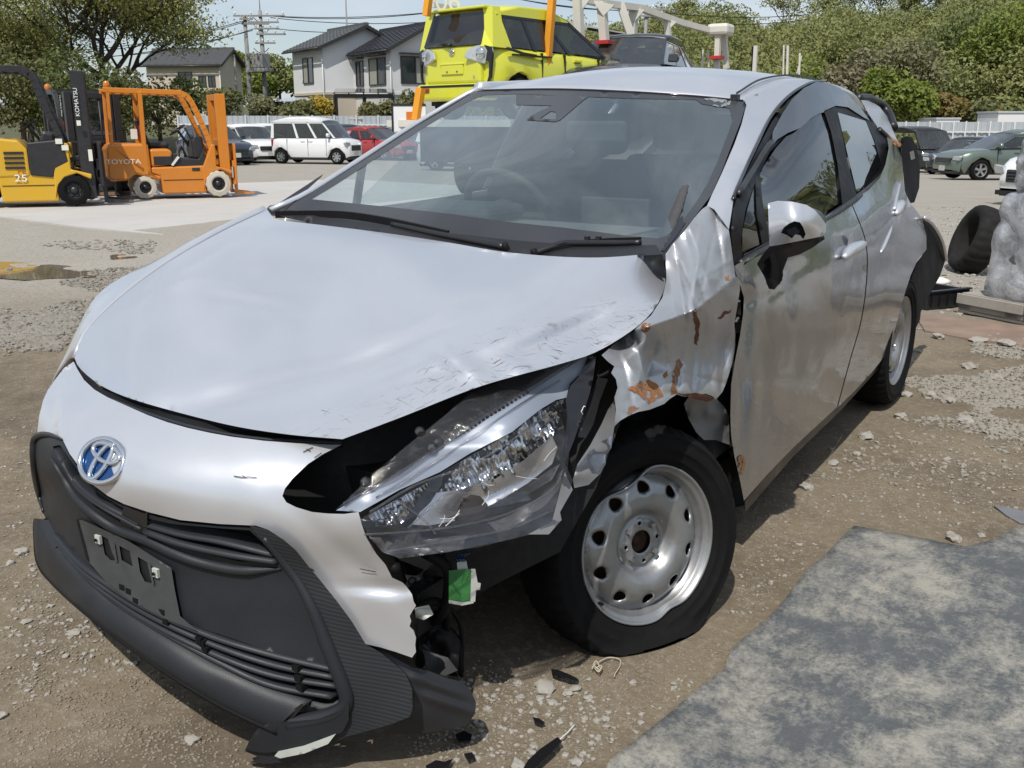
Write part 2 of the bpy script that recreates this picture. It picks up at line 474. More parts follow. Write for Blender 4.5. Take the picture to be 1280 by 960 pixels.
MT['dusty_plate'] = plain('dusty dark grey plate bracket', (.050, .053, .054), .7, var=.5, scale=16, bump=.1)
MT['chrome'] = plain('chrome', (.72, .73, .75), .10, 1.0, var=.06)
def blue():
    t = NT('blue emblem ground'); return t.end(t.bsdf((.012, .075, .24), .15, .6, None, .8))
MT['blue'] = blue()
def rubbermat():
    t = NT('tyre rubber'); c = t.mix(t.ramp(t.noise(7, 7, .7), [(.54, 0), (.80, .16)]), (.0065, .0065, .007), (.050, .043, .034))
    c = t.mix(t.ramp(t.noise(60, 4), [(.64, 0), (.72, .12)]), c, (.04, .036, .032)); return t.end(t.bsdf(c, .8, 0, t.bump(t.noise(90, 4), .15, .004), 0, .16))
MT['rubber'] = rubbermat()
MT['dusty_rubber'] = plain('dusty tyre rubber', (.016, .0155, .015), .85, var=.6, scale=14, bump=.15, bscale=90, spec=.2)
def steel():
    t = NT('silver painted steel wheel')
    c = t.mix(t.ramp(t.noise(14, 6, .7), [(.45, 0), (.8, .55)]), (.33, .335, .34), (.16, .148, .13))
    return t.end(t.bsdf(c, t.ramp(t.noise(20, 4), [(.3, .30), (.7, .5)]), .72, None, .2))
MT['steel'] = steel()
MT['hubrust'] = plain('rusty hub', (.050, .022, .013), .9, var=.5, scale=50)
MT['windshield'] = glass_mat('windshield glass', (.70, .78, .80), .085, (.38, .50, .55), boost=2.0)  # bluish dust film, its colour also painting in the pale sky haze
MT['clearglass'] = glass_mat('clear side glass', (.80, .86, .85), .02)
MT['sideglass'] = glass_mat('side window glass', (.26, .34, .31), .015, refl=.8)
MT['darkglass'] = glass_mat('dark privacy glass', (.08, .10, .10), .012)
def frit():
    t = NT('ceramic frit under dusty glass'); c = t.mix(t.noise(4, 6, .6), (.026, .027, .031), (.045, .046, .050))
    return t.end(t.bsdf(c, .22, 0, None, .3))
MT['frit'] = frit()
def clearplastic(name, tint, rough=.08, dust=.14, dc=(.42, .42, .45)):
    t = NT(name)
    tr = t.n('ShaderNodeBsdfTransparent'); tr.inputs[0].default_value = (*tint, 1)
    gl = t.n('ShaderNodeBsdfGlossy'); gl.inputs['Roughness'].default_value = rough
    wv = t.noise(55, 5, .7, dist=1.2, stretch=(1, 1, 2.0))
    nb = t.bump(wv, .16, .006); t.l(nb, gl.inputs['Normal'])
    fr = t.n('ShaderNodeFresnel'); fr.inputs[0].default_value = 1.5; t.l(nb, fr.inputs['Normal'])
    m1 = t.n('ShaderNodeMixShader'); t.l(t.math('ADD', t.math('MULTIPLY', fr.outputs[0], .75), .02), m1.inputs[0]); t.l(tr.outputs[0], m1.inputs[1]); t.l(gl.outputs[0], m1.inputs[2])
    df = t.n('ShaderNodeBsdfDiffuse'); df.inputs[0].default_value = (*dc, 1)
    sc = t.ramp(t.noise(30, 8, .75, stretch=(1, 1, 3)), [(.52, dust), (.64, dust*3.2)])
    m2 = t.n('ShaderNodeMixShader'); t.l(sc, m2.inputs[0]); t.l(m1.outputs[0], m2.inputs[1]); t.l(df.outputs[0], m2.inputs[2])
    return t.end(m2.outputs[0])
MT['lens'] = clearplastic('scratched clear lens plastic', (.88, .88, .90), .04, .03)
MT['smokedlens'] = clearplastic('smoked cracked lens plastic', (.90, .90, .92), .05, .012, (.42, .41, .43))
MT['drl'] = plain('grey blue light guide', (.27, .305, .37), .42, .1, var=.1, scale=9, coat=.15)
def reflector():
    t = NT('chromed lamp reflector')
    nb = t.bump(t.noise(60, 4, .6, stretch=(1, 1, .3)), .18, .006)
    c = t.mix(t.ramp(t.noise(30, 5, .7), [(.42, 0), (.6, 1)]), (.86, .87, .88), (.40, .40, .41))
    return t.end(t.bsdf(c, .14, 1.0, nb))
MT['reflector'] = reflector()
MT['bowl'] = plain('satin reflector bowl', (.80, .80, .81), .30, .85, var=.08, scale=10)
MT['brownsmoke'] = plain('dark brown bulb cover', (.035, .028, .026), .4, var=.4, scale=25)
MT['crackwhite'] = plain('white stressed plastic', (.50, .50, .52), .4)
MT['housing'] = plain('grey scratched lamp housing', (.115, .115, .12), .35, .3, var=.45, scale=26, bump=.3, bscale=40)
MT['green'] = plain('green circuit board', (.045, .20, .055), .55, var=.5, scale=70)
MT['whitebox'] = plain('dirty white plastic', (.50, .52, .48), .5, var=.25, scale=20)
MT['flap'] = plain('dusty grey torn liner', (.20, .20, .205), .5, .2, var=.3, scale=14, bump=.2, bscale=30)
MT['interior'] = plain('charcoal cabin plastic', (.055, .057, .060), .7, var=.2, scale=12)
MT['seat'] = plain('charcoal seat fabric', (.095, .097, .105), .9, var=.2, scale=30, bump=.3, bscale=300)
MT['liner'] = plain('pale grey headliner', (.16, .16, .155), .9, var=.1)
MT['dash'] = plain('grey dashboard top', (.055, .058, .060), .75, var=.15, scale=20, bump=.2, bscale=300)
MT['visor'] = clearplastic('smoked acrylic window visor', (.10, .11, .12), .03, .10, (.30, .32, .35))
MT['visor'] = plain('smoked acrylic window visor', (.055, .063, .072), .22, var=.15, scale=4, coat=.3)
# ---------------------------------------------------------------- lie of the land: the yard falls away gently beyond the car, more to the right
_h = np.array([_f[0], _f[1]])/np.hypot(_f[0], _f[1])
def depth_lat(P):
    P = np.atleast_2d(P)[:, :2]-CAM[:2]; return P@_h, P@_r[:2]
def T(P):
    d, l = depth_lat(P); s_ = np.clip((l+8)/25, 0, 1); s_ = s_*s_*(3-2*s_)
    return -np.clip(d-12, 0, 38)*(.009+.016*s_)
def gp(u_, v_):
    z = 0.0
    for _ in range(30): p = U(u_, v_, z=z); z = .5*z+.5*float(T(p[None])[0])
    return (p[0], p[1], z)
def GD(u_, depth):
    """ground point in column u at that horizontal depth"""
    p = CAM[:2]+_h*depth; q = (u_-640)/FPX*_r+(480-185)/FPX*_u+_f; p = CAM[:2]+q[:2]*depth/(q[:2]@_h)
    return (p[0], p[1], float(T(np.array([[p[0], p[1]]]))[0]))
def AT(u_, v_, depth):
    """point seen at pixel (u, v) at that horizontal depth"""
    q = (u_-640)/FPX*_r+(480-v_)/FPX*_u+_f; return CAM+q*depth/(q[:2]@_h)
def yaw_to(du):
    """heading whose direction is (to the right, away) as seen from the camera"""
    d = du[0]*_r[:2]+du[1]*_h; return math.atan2(d[1], d[0])
# ================================================================= the ground
def ground_mat():
    t = NT('packed dirt with fine gravel')
    big = t.noise(.45, 5, .6); mid = t.noise(2.6, 6, .65); fine = t.noise(38, 6, .7); 
    c = t.mix(big, (.158, .124, .082), (.246, .202, .142))
    c = t.mix(t.ramp(mid, [(.42, 0), (.66, .7)]), c, (.105, .084, .060))
    c = t.mix(t.ramp(fine, [(.50, 0), (.68, .45)]), c, (.36, .33, .28))
    c = t.mix(t.ramp(t.noise(120, 3), [(.34, .4), (.46, 0)]), c, (.10, .078, .055))
    c = t.mix(t.ramp(t.noise(.85, 7, .7, dist=.5), [(.50, 0), (.62, .55)]), c, (.088, .070, .050))
    # far part of the yard: paler crushed stone
    sx = t.n('ShaderNodeSeparateXYZ'); t.l(t.pos, sx.inputs[0])
    far = t.math('ADD', t.math('MULTIPLY', sx.outputs[0], -.55), t.math('MULTIPLY', sx.outputs[1], .84))
    fm = t.ramp(t.math('MULTIPLY', t.math('ADD', far, t.math('MULTIPLY', mid, 1.2)), .1), [(.36, 0), (.62, 1)])
    c2 = t.mix(t.noise(1.3, 6, .65), (.30, .275, .235), (.41, .385, .34))
    c2 = t.mix(t.ramp(t.noise(26, 5, .7), [(.36, .6), (.5, 0)]), c2, (.19, .165, .13))
    c = t.mix(t.math('MULTIPLY', fm, .85), c, c2)
    h = t.math('ADD', t.math('MULTIPLY', mid, .5), t.math('MULTIPLY', fine, .35))
    nb = t.bump(h, .55, .02)
    nb = t.bump(t.noise(150, 4, .7), .45, .004, nb)
    return t.end(t.bsdf(c, .92, 0, nb, 0, .25))
MT['ground'] = ground_mat()
rad = np.concatenate([[0.01], np.geomspace(3, 600, 60)]); ang = np.linspace(0, 2*math.pi, 97)[:-1]
Pf = np.array([[CAM[0]+r_*math.cos(a), CAM[1]+r_*math.sin(a)] for r_ in rad for a in ang])
gs = obj('ground', np.column_stack([Pf, T(Pf)-.012-.09*((Pf[:, 0] > -7.5) & (Pf[:, 0] < 4.5) & (Pf[:, 1] > -2) & (Pf[:, 1] < 13.5))]), grid_faces(len(rad), 96, True), MT['ground'], None, True); tag(gs, 'brown dirt and gravel yard', kind='structure')
nx, ny = 260, 300
X, Y = np.meshgrid(np.linspace(-9, 6, nx), np.linspace(-3, 15, ny), indexing='ij')
Pg = np.stack([X.ravel(), Y.ravel()], 1)
def gheight(P):
    e = np.minimum.reduce([P[:, 0]+9, 6-P[:, 0], P[:, 1]+3, 15-P[:, 1]]); k = np.clip(e/1.5, 0, 1)
    h = .010*fbm(P, 1.1, 3)+.004*fbm(P+40, 7, 3)
    # keep it level under the car's wheels
    for wx, wy in ((.74, .1), (.77, 2.6)):
        d = np.hypot(P[:, 0]-wx, P[:, 1]-wy); h = h*np.clip((d-.15)/.4, 0, 1)
    return h*k-.009*(1-k)**2+T(P)
Zg = gheight(Pg)
gn = obj('ground', np.column_stack([Pg, Zg]), grid_faces(nx, ny, flip=True), MT['ground'], None, True); tag(gn, 'brown dirt around the silver car', kind='structure')
bm = bmesh.new(); bm.from_mesh(gn.data)
if sum(f.normal.z for f in list(bm.faces)[:50]) < 0: bmesh.ops.reverse_faces(bm, faces=bm.faces)
bm.to_mesh(gn.data); bm.free()
def concrete():
    t = NT('pale dusty concrete')
    c = t.mix(t.noise(.7, 6, .6), (.40, .385, .36), (.52, .50, .47))
    c = t.mix(t.ramp(t.noise(2.2, 6, .7, stretch=(1, .35, 1)), [(.5, 0), (.75, .35)]), c, (.30, .28, .25))
    return t.end(t.bsdf(c, .9, 0, t.bump(t.noise(40, 4), .2, .004)))
MT['concrete'] = concrete()
cp = [gp(*q) for q in ((-160, 250), (-60, 262), (0, 271), (100, 284), (237, 297), (330, 309), (420, 318), (520, 322), (640, 236), (430, 224), (300, 229), (200, 230), (0, 230), (-160, 230))]
cp = [(p[0], p[1], p[2]+.006) for p in cp]
pd = obj('concrete_pad', cp, [tuple(range(len(cp)))], MT['concrete']); tag(pd, 'pale concrete apron under the forklifts', kind='structure')
solid(pd, .03)
# puddles: shallow muddy water
def water():
    t = NT('muddy puddle water'); return t.end(t.bsdf(t.mix(t.noise(3, 4), (.13, .10, .068), (.19, .15, .10)), .03, 0, t.bump(t.noise(14, 2), .02, .01), 0, .8))
MT['puddle'] = water()
def blob_px(cx, cy, a, b, n=40, seed=0, rough=.22):
    rg = np.random.default_rng(seed); ph = rg.random(4)*6.28; out = []
    for k in range(n):
        t = 2*math.pi*k/n; s_ = 1+rough*(.5*math.sin(2*t+ph[0])+.35*math.sin(3*t+ph[1])+.25*math.sin(5*t+ph[2])+.2*math.sin(7*t+ph[3]))
        out.append((cx+a*s_*math.cos(t), cy+b*s_*math.sin(t)))
    return out
for i, (cx, cy, a, b) in enumerate(((40, 339, 62, 8.5), (156, 323, 15, 4), (88, 409, 22, 7))):
    P = [gp(p[0], p[1]) for p in blob_px(cx, cy, a*1.25, b*1.3, seed=i+3)]; P = [(p[0], p[1], p[2]+.0005) for p in P]
    o = obj('puddle', P, [tuple(range(len(P)))], MT['puddle']); tag(o, 'muddy puddle in the gravel left of the silver car', kind='structure', group='puddles')
# ---- loose stones
def ico(seed, sub=1):
    bm = bmesh.new(); bmesh.ops.create_icosphere(bm, subdivisions=sub, radius=1); rg = np.random.default_rng(seed)
    v = np.array([p.co for p in bm.verts]); f = [[q.index for q in p.verts] for p in bm.faces]; bm.free()
    v = v*(1+rg.normal(0, .17, (len(v), 1)))*(1, .6+.4*rg.random(), .42+.25*rg.random()); return v, np.array(f)
def stone_mat(name, a, b):
    t = NT(name); inf = t.n('ShaderNodeObjectInfo')
    c = t.mix(t.noise(55, 4, .7), a, b); c = t.mix(t.ramp(t.noise(9, 2), [(.3, 0), (.7, .6)]), c, (.30, .27, .225))
    return t.end(t.bsdf(c, .88, 0, t.bump(t.noise(220, 4), .4, .002), 0, .3))
MT['stone'] = stone_mat('pale grey stone', (.24, .225, .195), (.42, .405, .37))
MT['stone3'] = stone_mat('pale mixed gravel', (.15, .135, .108), (.34, .32, .275))
MT['stone2'] = stone_mat('mixed gravel', (.125, .112, .092), (.27, .255, .225))
rg = np.random.default_rng(11)
icos = [ico(k) for k in range(8)]
def scatter(name, n, pick, smin, smax, mat, label, pw=2.2):
    uv = pick(n); P = np.array([U(a, b, z=0) for a, b in uv]); P = P[(P[:, 1] < 16) & (P[:, 0] > -14)]
    inr = (P[:, 0] > -9) & (P[:, 0] < 6) & (P[:, 1] > -3) & (P[:, 1] < 15); Pz = np.where(inr, gheight(P[:, :2]), T(P)-.012); V_ = []; F_ = []; k = 0
    for i, p in enumerate(P):
        v, f = icos[rg.integers(8)]; s_ = smin+(smax-smin)*rg.random()**pw; a = rg.random()*6.28; ca, sa_ = math.cos(a), math.sin(a)
        w_ = v*s_; w_ = np.column_stack([w_[:, 0]*ca-w_[:, 1]*sa_, w_[:, 0]*sa_+w_[:, 1]*ca, w_[:, 2]])
        V_.append(w_+(p[0], p[1], Pz[i]+s_*.18)); F_.append(f+k); k += len(v)
    o = obj(name, np.vstack(V_), np.vstack(F_), mat); tag(o, label, kind='stuff'); return o
def region(poly, dens_noise=None, thr=-9):
    poly = np.array(poly, float); lo, hi = poly.min(0), poly.max(0)
    def pick(n):
        out = np.zeros((0, 2))
        while len(out) < n:
            q = lo+(hi-lo)*rg.random((n*2, 2)); q = q[inside(q, poly)]; bd_ = resamp(poly, 12); q = q[np.array([np.min(np.hypot(*(bd_-p_).T)) for p_ in q])/30+.12 > rg.random(len(q))] if len(q) else q
            if dens_noise:
                w_ = np.array([U(a, b, z=0)[:2] for a, b in q]); q = q[fbm(w_, dens_noise, 3) > thr]
            out = np.vstack([out, q])
            if len(q) == 0: break
        return out[:n]
    return pick
scatter('gravel', 2600, region([(0, 300), (200, 300), (180, 345), (90, 430), (0, 445)], .9, -.25), .005, .026, MT['stone2'], 'grey gravel between the puddles on the left', 1.5)
scatter('gravel', 1500, region([(0, 385), (105, 390), (75, 440), (0, 432)]), .006, .030, MT['stone2'], 'grey gravel patch beside the right front wing', 1.5)
scatter('gravel', 3600, region([(1100, 395), (1300, 425), (1300, 560), (1090, 520)], 2.6, -.35), .004, .019, MT['stone3'], 'pale gravel behind the rear wheel', 1.6)
scatter('gravel', 500, region([(1100, 505), (1300, 520), (1300, 620), (980, 610)], 1.5, -.2), .003, .014, MT['stone3'], 'scattered pale stones beside the doors', 1.8)
scatter('gravel', 1500, region([(1150, 225), (1300, 225), (1300, 400), (1150, 390)]), .005, .03, MT['stone'], 'gravel round the loose tyre', 1.6)
scatter('gravel', 330, region([(540, 835), (760, 830), (900, 830), (750, 960), (540, 960)], 3.0, -.1), .002, .009, MT['stone'], 'crumbs of stone in front of the flat tyre', 1.8)
scatter('gravel', 500, region([(0, 450), (80, 460), (50, 700), (300, 930), (300, 960), (0, 960)], 1.6, .0), .002, .009, MT['stone'], 'small stones on the dirt by the nose', 2.2)
scatter('gravel', 400, region([(950, 640), (1280, 520), (1280, 660), (1060, 660), (930, 800), (880, 840)], 2.0, .0), .002, .008, MT['stone'], 'small stones beside the rubber sheet', 2.0)
MT['grit'] = stone_mat('dirt coloured grit', (.125, .097, .066), (.29, .25, .19))
for n_, wh_, pl_ in ((4200, 'by the nose of the silver car', [(0, 440), (80, 450), (50, 700), (320, 940), (320, 965), (0, 965)]), (4200, 'between the doors and the rubber sheet', [(930, 600), (1100, 500), (1300, 520), (1300, 690), (1060, 670), (900, 830)]), (3200, 'in front of the flat tyre', [(520, 830), (760, 815), (930, 790), (900, 840), (740, 965), (500, 965)]), (2600, 'round the puddles', [(0, 290), (230, 300), (110, 430), (0, 440)])):
    scatter('gravel', n_, region(pl_), .0012, .0050, MT['grit'], 'fine dirt coloured grit '+wh_, 2.0)
# bigger stones, one by one
stm = []
for k in range(6):
    v, f = ico(50+k, 2); rr_ = np.random.default_rng(k); v = v*(1+.06*rr_.normal(size=(len(v), 1)))
    me = bpy.data.meshes.new('stone'); me.from_pydata([tuple(p) for p in v], [], [tuple(int(q) for q in t) for t in f]); me.materials.append(MT['stone']); stm.append(me)
big = [(680, 858, 13), (648, 852, 5), (650, 870, 6), (675, 872, 6), (690, 876, 6), (710, 866, 6), (719, 860, 8), (736, 872, 6), (791, 853, 5), (757, 898, 6), (745, 900, 4), (731, 897, 4), (758, 908, 5), (668, 888, 5), (651, 886, 4), (722, 950, 8), (648, 953, 9), (747, 923, 4), (668, 930, 6), (666, 938, 5), (610, 885, 5), (240, 918, 9), (95, 790, 7), (168, 825, 4), (82, 820, 4), (28, 692, 7), (14, 706, 5), (42, 715, 4), (33, 780, 5), (2, 894, 6), (108, 777, 3),
       (1240, 932, 9), (983, 543, 12), (1071, 564, 6), (1083, 543, 9), (1008, 609, 8), (1041, 577, 7), (1126, 520, 7), (1161, 494, 8), (1186, 500, 8), (1206, 525, 9), (1192, 676, 8), (1187, 671, 5), (1226, 671, 4), (1184, 573, 5), (1133, 492, 8), (1222, 425, 8), (1256, 430, 9), (1173, 421, 8), (1210, 455, 7), (1245, 470, 7)]
for k, (a, b, s_) in enumerate(big):
    p = U(a, b+s_*.35, z=0); d = np.linalg.norm(p-CAM); r_ = s_/1200*d
    o = bpy.data.objects.new('stone', stm[k % 6]); C.objects.link(o); o.location = (p[0], p[1], gheight(p[None, :2])[0]+r_*.25); o.scale = (r_*1.05,)*3; o.rotation_euler = (0, 0, rg.random()*6.28)
    tag(o, 'pale rounded stone lying loose on the brown dirt', 'stone', 'loose pale stones on the dirt')
# ================================================================= the silver car
car = empty('crashed_car', (0, 0, 0))
tag(car, 'silver five-door hatchback with crushed left front corner and flat front tyre', 'car')

# ---- front fascia surface: y as a function of x, z, met by the line of sight
_kx = [0, .15, .3, .5, .65, .75, .82, .87, 1.2]; _ky = [0, .008, .05, .135, .235, .35, .52, .75, 1.6]
_gz = [-.2, 0, .1, .2, .3, .45, .52, .6, .64, .68, .72, .8]; _gy = [.06, .03, .0, -.005, .01, .02, .0, .012, .05, .125, .22, .45]
def Fxz(x, z): return -.868+np.interp(np.abs(x+.02), _kx, _ky)+np.interp(z, _gz, _gy)
def fascia(P):
    P = np.atleast_2d(P)
    q = ((P[:, 0:1]-640)/FPX)*_r+((480-P[:, 1:2])/FPX)*_u+_f
    T = np.linspace(1.0, 3.4, 481)
    X = CAM[None, None]+T[None, :, None]*q[:, None, :]
    g = X[..., 1]-Fxz(X[..., 0], X[..., 2])
    out = np.zeros(len(P))
    for i in range(len(P)):
        k = np.where(g[i] > 0)[0]
        if len(k) and k[0] > 0:
            a = k[0]-1; t = T[a]+(T[a+1]-T[a])*(-g[i, a])/(g[i, a+1]-g[i, a])
        else: t = T[np.argmax(g[i])]
        out[i] = CAM[1]+t*q[i, 1]
    return out
def smoothF(ctrlpx, reg=2e-3):
    v = fascia(np.array(ctrlpx, float)); return tps([(p[0], p[1], b) for p, b in zip(ctrlpx, v)], reg)
_cpx = [(u_, v_) for u_ in range(60, 540, 40) for v_ in range(470, 960, 40)]
_cpx = [p for p in _cpx if inside(np.array([p], float), [(95, 445), (210, 520), (430, 552), (530, 700), (530, 830), (440, 930), (310, 950), (40, 740), (40, 540)])[0]]
FY = smoothF(_cpx+[(46, 545), (50, 620), (60, 490), (80, 462), (44, 680), (90, 750), (200, 840), (520, 815), (515, 757), (427, 556)])

# ---- hood
hood_ctrl = [(93, 447, .69), (160, 497, .685), (210, 512, .683), (290, 532, .683), (428, 549, .69), (500, 522, .72), (600, 483, .766), (700, 455, .785), (745, 440, .79),
             (795, 410, .83), (822, 380, .865), (832, 345, .885), (828, 318, .94), (740, 322, .945), (640, 316, .930), (560, 303, .933), (480, 291, .945), (400, 281, .962), (338, 270, .98),
             (205, 340, .885), (150, 378, .81), (400, 400, .805), (300, 400, .81), (550, 380, .86), (450, 480, .738), (250, 450, .75), (650, 390, .865), (480, 340, .885)]
def g2(P, c, s, a, ang=0):
    ca, sa = math.cos(R(ang)), math.sin(R(ang)); dx, dy = P[:, 0]-c[0], P[:, 1]-c[1]
    e = (dx*ca+dy*sa)/s[0]; f_ = (-dx*sa+dy*ca)/s[1]
    return a*np.exp(-.5*(e*e+f_*f_))
def hood_disp(P):
    d = g2(P, (330, 490), (130, 15), .034, -14)+g2(P, (520, 430), (90, 13), .034, -24)-g2(P, (575, 455), (26, 9), .030, 30)
    d += g2(P, (285, 362), (45, 10), -.020, 12)+g2(P, (300, 375), (50, 8), .016, 12)
    d += g2(P, (690, 425), (70, 9), .035, -24)+g2(P, (640, 455), (16, 8), -.020, 20)+g2(P, (560, 462), (50, 6), .016, -20)-g2(P, (470, 470), (60, 8), .020, -20)
    d += .006*vnoise(P, 1/70.)+.0025*vnoise(P+31, 1/30.)
    d += g2(P, (250, 326), (55, 2.6), .016, -30)+g2(P, (232, 342), (60, 7), -.008, -30)
    return d
hood_out = np.vstack([spl([(93, 447), (98, 458), (110, 470), (130, 484), (160, 497), (210, 512), (290, 532), (360, 543), (428, 549)], 40)[:-1],
                      spl([(428, 549), (500, 522), (600, 483), (700, 455), (745, 440), (790, 413), (815, 390), (829, 365), (832, 345), (828, 316)], 40)[:-1],
                      spl([(828, 316), (740, 322), (640, 316), (560, 303), (480, 291), (400, 281), (345, 274), (334, 264)], 40)[:-1],
                      spl([(334, 262), (270, 293), (205, 331), (150, 372), (108, 414), (93, 447)], 30)[:-1]])
hood = panel('hood', hood_out, hood_ctrl, 'z', MT['hood'], car, step=7, thick=.012, disp=hood_disp)
hood['label'] = 'silver bonnet creased and scraped along its left edge'

# ---- silver bumper skin
bump_out = [(92, 452), (97, 462), (105, 475), (118, 487), (135, 497), (160, 508), (185, 519), (210, 528), (235, 535), (262, 541), (290, 546), (330, 551), (370, 554), (405, 555.5), (427, 556),
            (405, 567), (385, 580), (366, 598), (356, 611), (353, 620), (358, 628), (370, 634), (390, 640), (410, 642), (430, 642.5), (448, 640), (452, 655), (458, 672), (470, 692), (482, 706),
            (490, 722), (503, 728), (508, 733), (513, 740), (515, 743), (517, 752), (520, 757), (516, 763), (512, 770), (514, 776), (512, 783), (517, 788), (520, 797), (519, 806), (520, 815), (515, 822),
            (495, 815), (475, 809), (457, 805), (440, 777), (420, 750), (400, 725), (385, 707), (370, 688), (355, 675), (335, 662), (320, 657), (275, 655), (245, 652), (225, 650), (205, 645), (185, 640), (155, 630), (135, 620), (115, 605),
            (100, 585), (87, 567), (77, 547), (60, 541), (46, 545), (49, 520), (54, 500), (60, 487), (70, 473), (80, 460)]
bumper = panel('bumper', bump_out, FY, 'y', MT['silver'], car, step=7, thick=.004, disp=lambda P: .0035*vnoise(P, 1/60.)+g2(P, (480, 735), (30, 5), .010, 4)+g2(P, (440, 700), (60, 9), .006, 40)-.022*np.clip((76-P[:, 0]-.04*(P[:, 1]-500))/5, 0, 1)*np.clip((P[:, 1]-468)/10, 0, 1)*-1)
bumper['label'] = 'silver bumper skin torn off at its left end'
for px in ([(402, 513), (416, 517)], [(405, 518), (413, 511)], [(379, 565), (391, 559)], [(383, 561), (388, 564)], [(292, 595), (302, 596.5), (312, 596), (321, 597)], [(303, 594), (307, 597)], [(393, 572), (402, 566)], [(385, 709), (392, 712)], [(450, 711), (470, 715)]):
    if px[0][1] < 530: p_ = curve_pts(px, hood_ctrl, 'z', .004)
    else: p_ = curve_pts(px, FY, 'y', .003)
    m = MB(); m.tube(p_, .0009, 4); m.build('scratch', MT['void'], hood if px[0][1] < 530 else bumper)
# hood gap: dark grey seal and dark slot behind
panel('hood_seal', [(92, 452), (130, 488), (210, 517), (290, 536), (428, 552), (429, 560), (370, 560), (290, 553), (200, 531), (130, 502), (97, 470)], lambda P: FY(P)+.03, 'y', MT['darkplastic'], car, step=8)
m = MB(); m.tube(curve_pts([(118, 492), (160, 508), (210, 526), (262, 539), (330, 549), (427, 554)], lambda P: FY(P)+.012, 'y', n=40), .004, 6); m.build('seal_lip', MT['plastic'], car, True)

# ---- emblem
ec = curve_pts([(130, 577)], FY, 'y', .006)[0]
e1 = curve_pts([(110, 577), (150, 577)], FY, 'y', .006); ex = e1[1]-e1[0]; ex[2] = -.24*np.linalg.norm(ex); ex /= np.linalg.norm(ex)
e2 = curve_pts([(130, 560), (130, 595)], FY, 'y', .006); ey = e2[0]-e2[1]; ey -= ex*(ex@ey); ey /= np.linalg.norm(ey); en = np.cross(ex, ey)
if en@(CAM-ec) < 0: en = -en
def ell(cx, cy, a, b, n=40, off=0.0): return [ec+ex*(cx+a*math.cos(t))+ey*(cy+b*math.sin(t))+en*off for t in np.linspace(0, 2*math.pi, n+1)]
m = MB(); ring = ell(0, 0, .053, .042, 40, .002); m.add(ring[:-1]+[p-en*.02 for p in ring[:-1]], [tuple(range(40))]+[(i, (i+1) % 40, 40+(i+1) % 40, 40+i) for i in range(40)])
emb = m.build('emblem', MT['blue'], car)
for a_ in ((0, 0, .054, .044, .0062), (0, .017, .036, .017, .0056), (0, -.002, .0145, .039, .0056)):
    m = MB(); m.tube(ell(*a_[:4], 40, .006), a_[4], 8, False); m.build('emblem_ring', MT['chrome'], emb, True)

# ---- black fascia
grille_out = [(42, 548), (60, 543), (77, 549), (88, 570), (100, 588), (115, 608), (135, 623), (155, 633), (185, 643), (225, 653), (275, 658), (318, 660), (335, 668), (352, 690), (372, 720), (390, 755), (405, 790), (413, 833),
              (380, 825), (330, 812), (290, 798), (250, 785), (225, 774), (180, 752), (140, 728), (110, 705), (85, 682), (62, 657), (53, 640), (49, 610), (44, 580)]
up_holeL = [(66, 558), (75, 556), (88, 575), (105, 598), (125, 617), (150, 633), (178, 645), (182, 664), (150, 652), (120, 634), (95, 610), (78, 585)]
up_holeR = [(184, 648), (215, 655), (270, 660), (312, 663), (330, 680), (348, 703), (300, 702), (250, 691), (210, 679), (184, 668)]
plate_hole = [(97, 648), (104, 650), (116, 712), (108, 700)]
gr = panel('grille_panel', grille_out, FY, 'y', MT['plastic'], car, holes=[up_holeL, up_holeR], step=8, thick=.006, off=-.004)
gr['label'] = 'matt black nose panel below the silver bumper skin'
panel('grille_backing', [(52, 548), (80, 548), (120, 605), (185, 640), (318, 655), (360, 712), (300, 712), (180, 680), (100, 630), (70, 590)], lambda P: FY(P)+.06, 'y', MT['void'], car, step=14, thick=0)
def slat(px, rad, off=-.015, mat='plastic', name='slat', n=24, squash=None):
    pts = curve_pts(px, FY, 'y', off, n); v = []; f = []
    for p in pts: v += [p+V(0, -.004, rad), p+V(0, -.012, rad*.2), p+V(0, -.010, -rad*.6), p+V(0, .03, -rad), p+V(0, .035, rad*.6)]
    for i in range(len(pts)-1):
        for k in range(5): a, b = i*5+k, i*5+(k+1) % 5; f.append((a, b, b+5, a+5))
    f += [(4, 3, 2, 1, 0), tuple(len(v)-5+k for k in range(5))]
    o = obj(name, v, f, MT[mat], gr, True); return o
slat([(185, 655), (230, 668), (280, 677), (345, 693)], .006)
slat([(185, 664), (230, 680), (290, 693), (348, 702)], .007, -.005)
slat([(72, 562), (90, 592), (120, 622), (178, 654)], .005)
slat([(80, 575), (100, 608), (130, 632), (180, 660)], .004, -.008)
m = MB(); m.tube(curve_pts([(64, 572), (76, 592), (100, 627), (140, 658), (184, 675), (215, 690), (250, 703), (300, 713), (352, 711)], FY, 'y', -.004, 50), np.interp(np.arange(50), [0, 6, 43, 49], [.004, .011, .011, .003]), 10); m.build('panel_roll', MT['plastic'], gr, True)
panel('sensor_block', [(180, 642), (184, 640), (184, 668), (172, 664), (150, 652), (155, 632)], FY, 'y', MT['satin_black'], gr, step=9, off=.002)
# rim round the right end of the fascia
m = MB(); m.tube(curve_pts([(77, 549), (60, 543), (46, 546), (42, 560), (44, 590), (50, 622), (54, 640)], FY, 'y', .004, 30), np.interp(np.arange(30), [0, 8, 22, 29], [.002, .009, .009, .003]), 8); m.build('fascia_rim', MT['satin_black'], car, True)
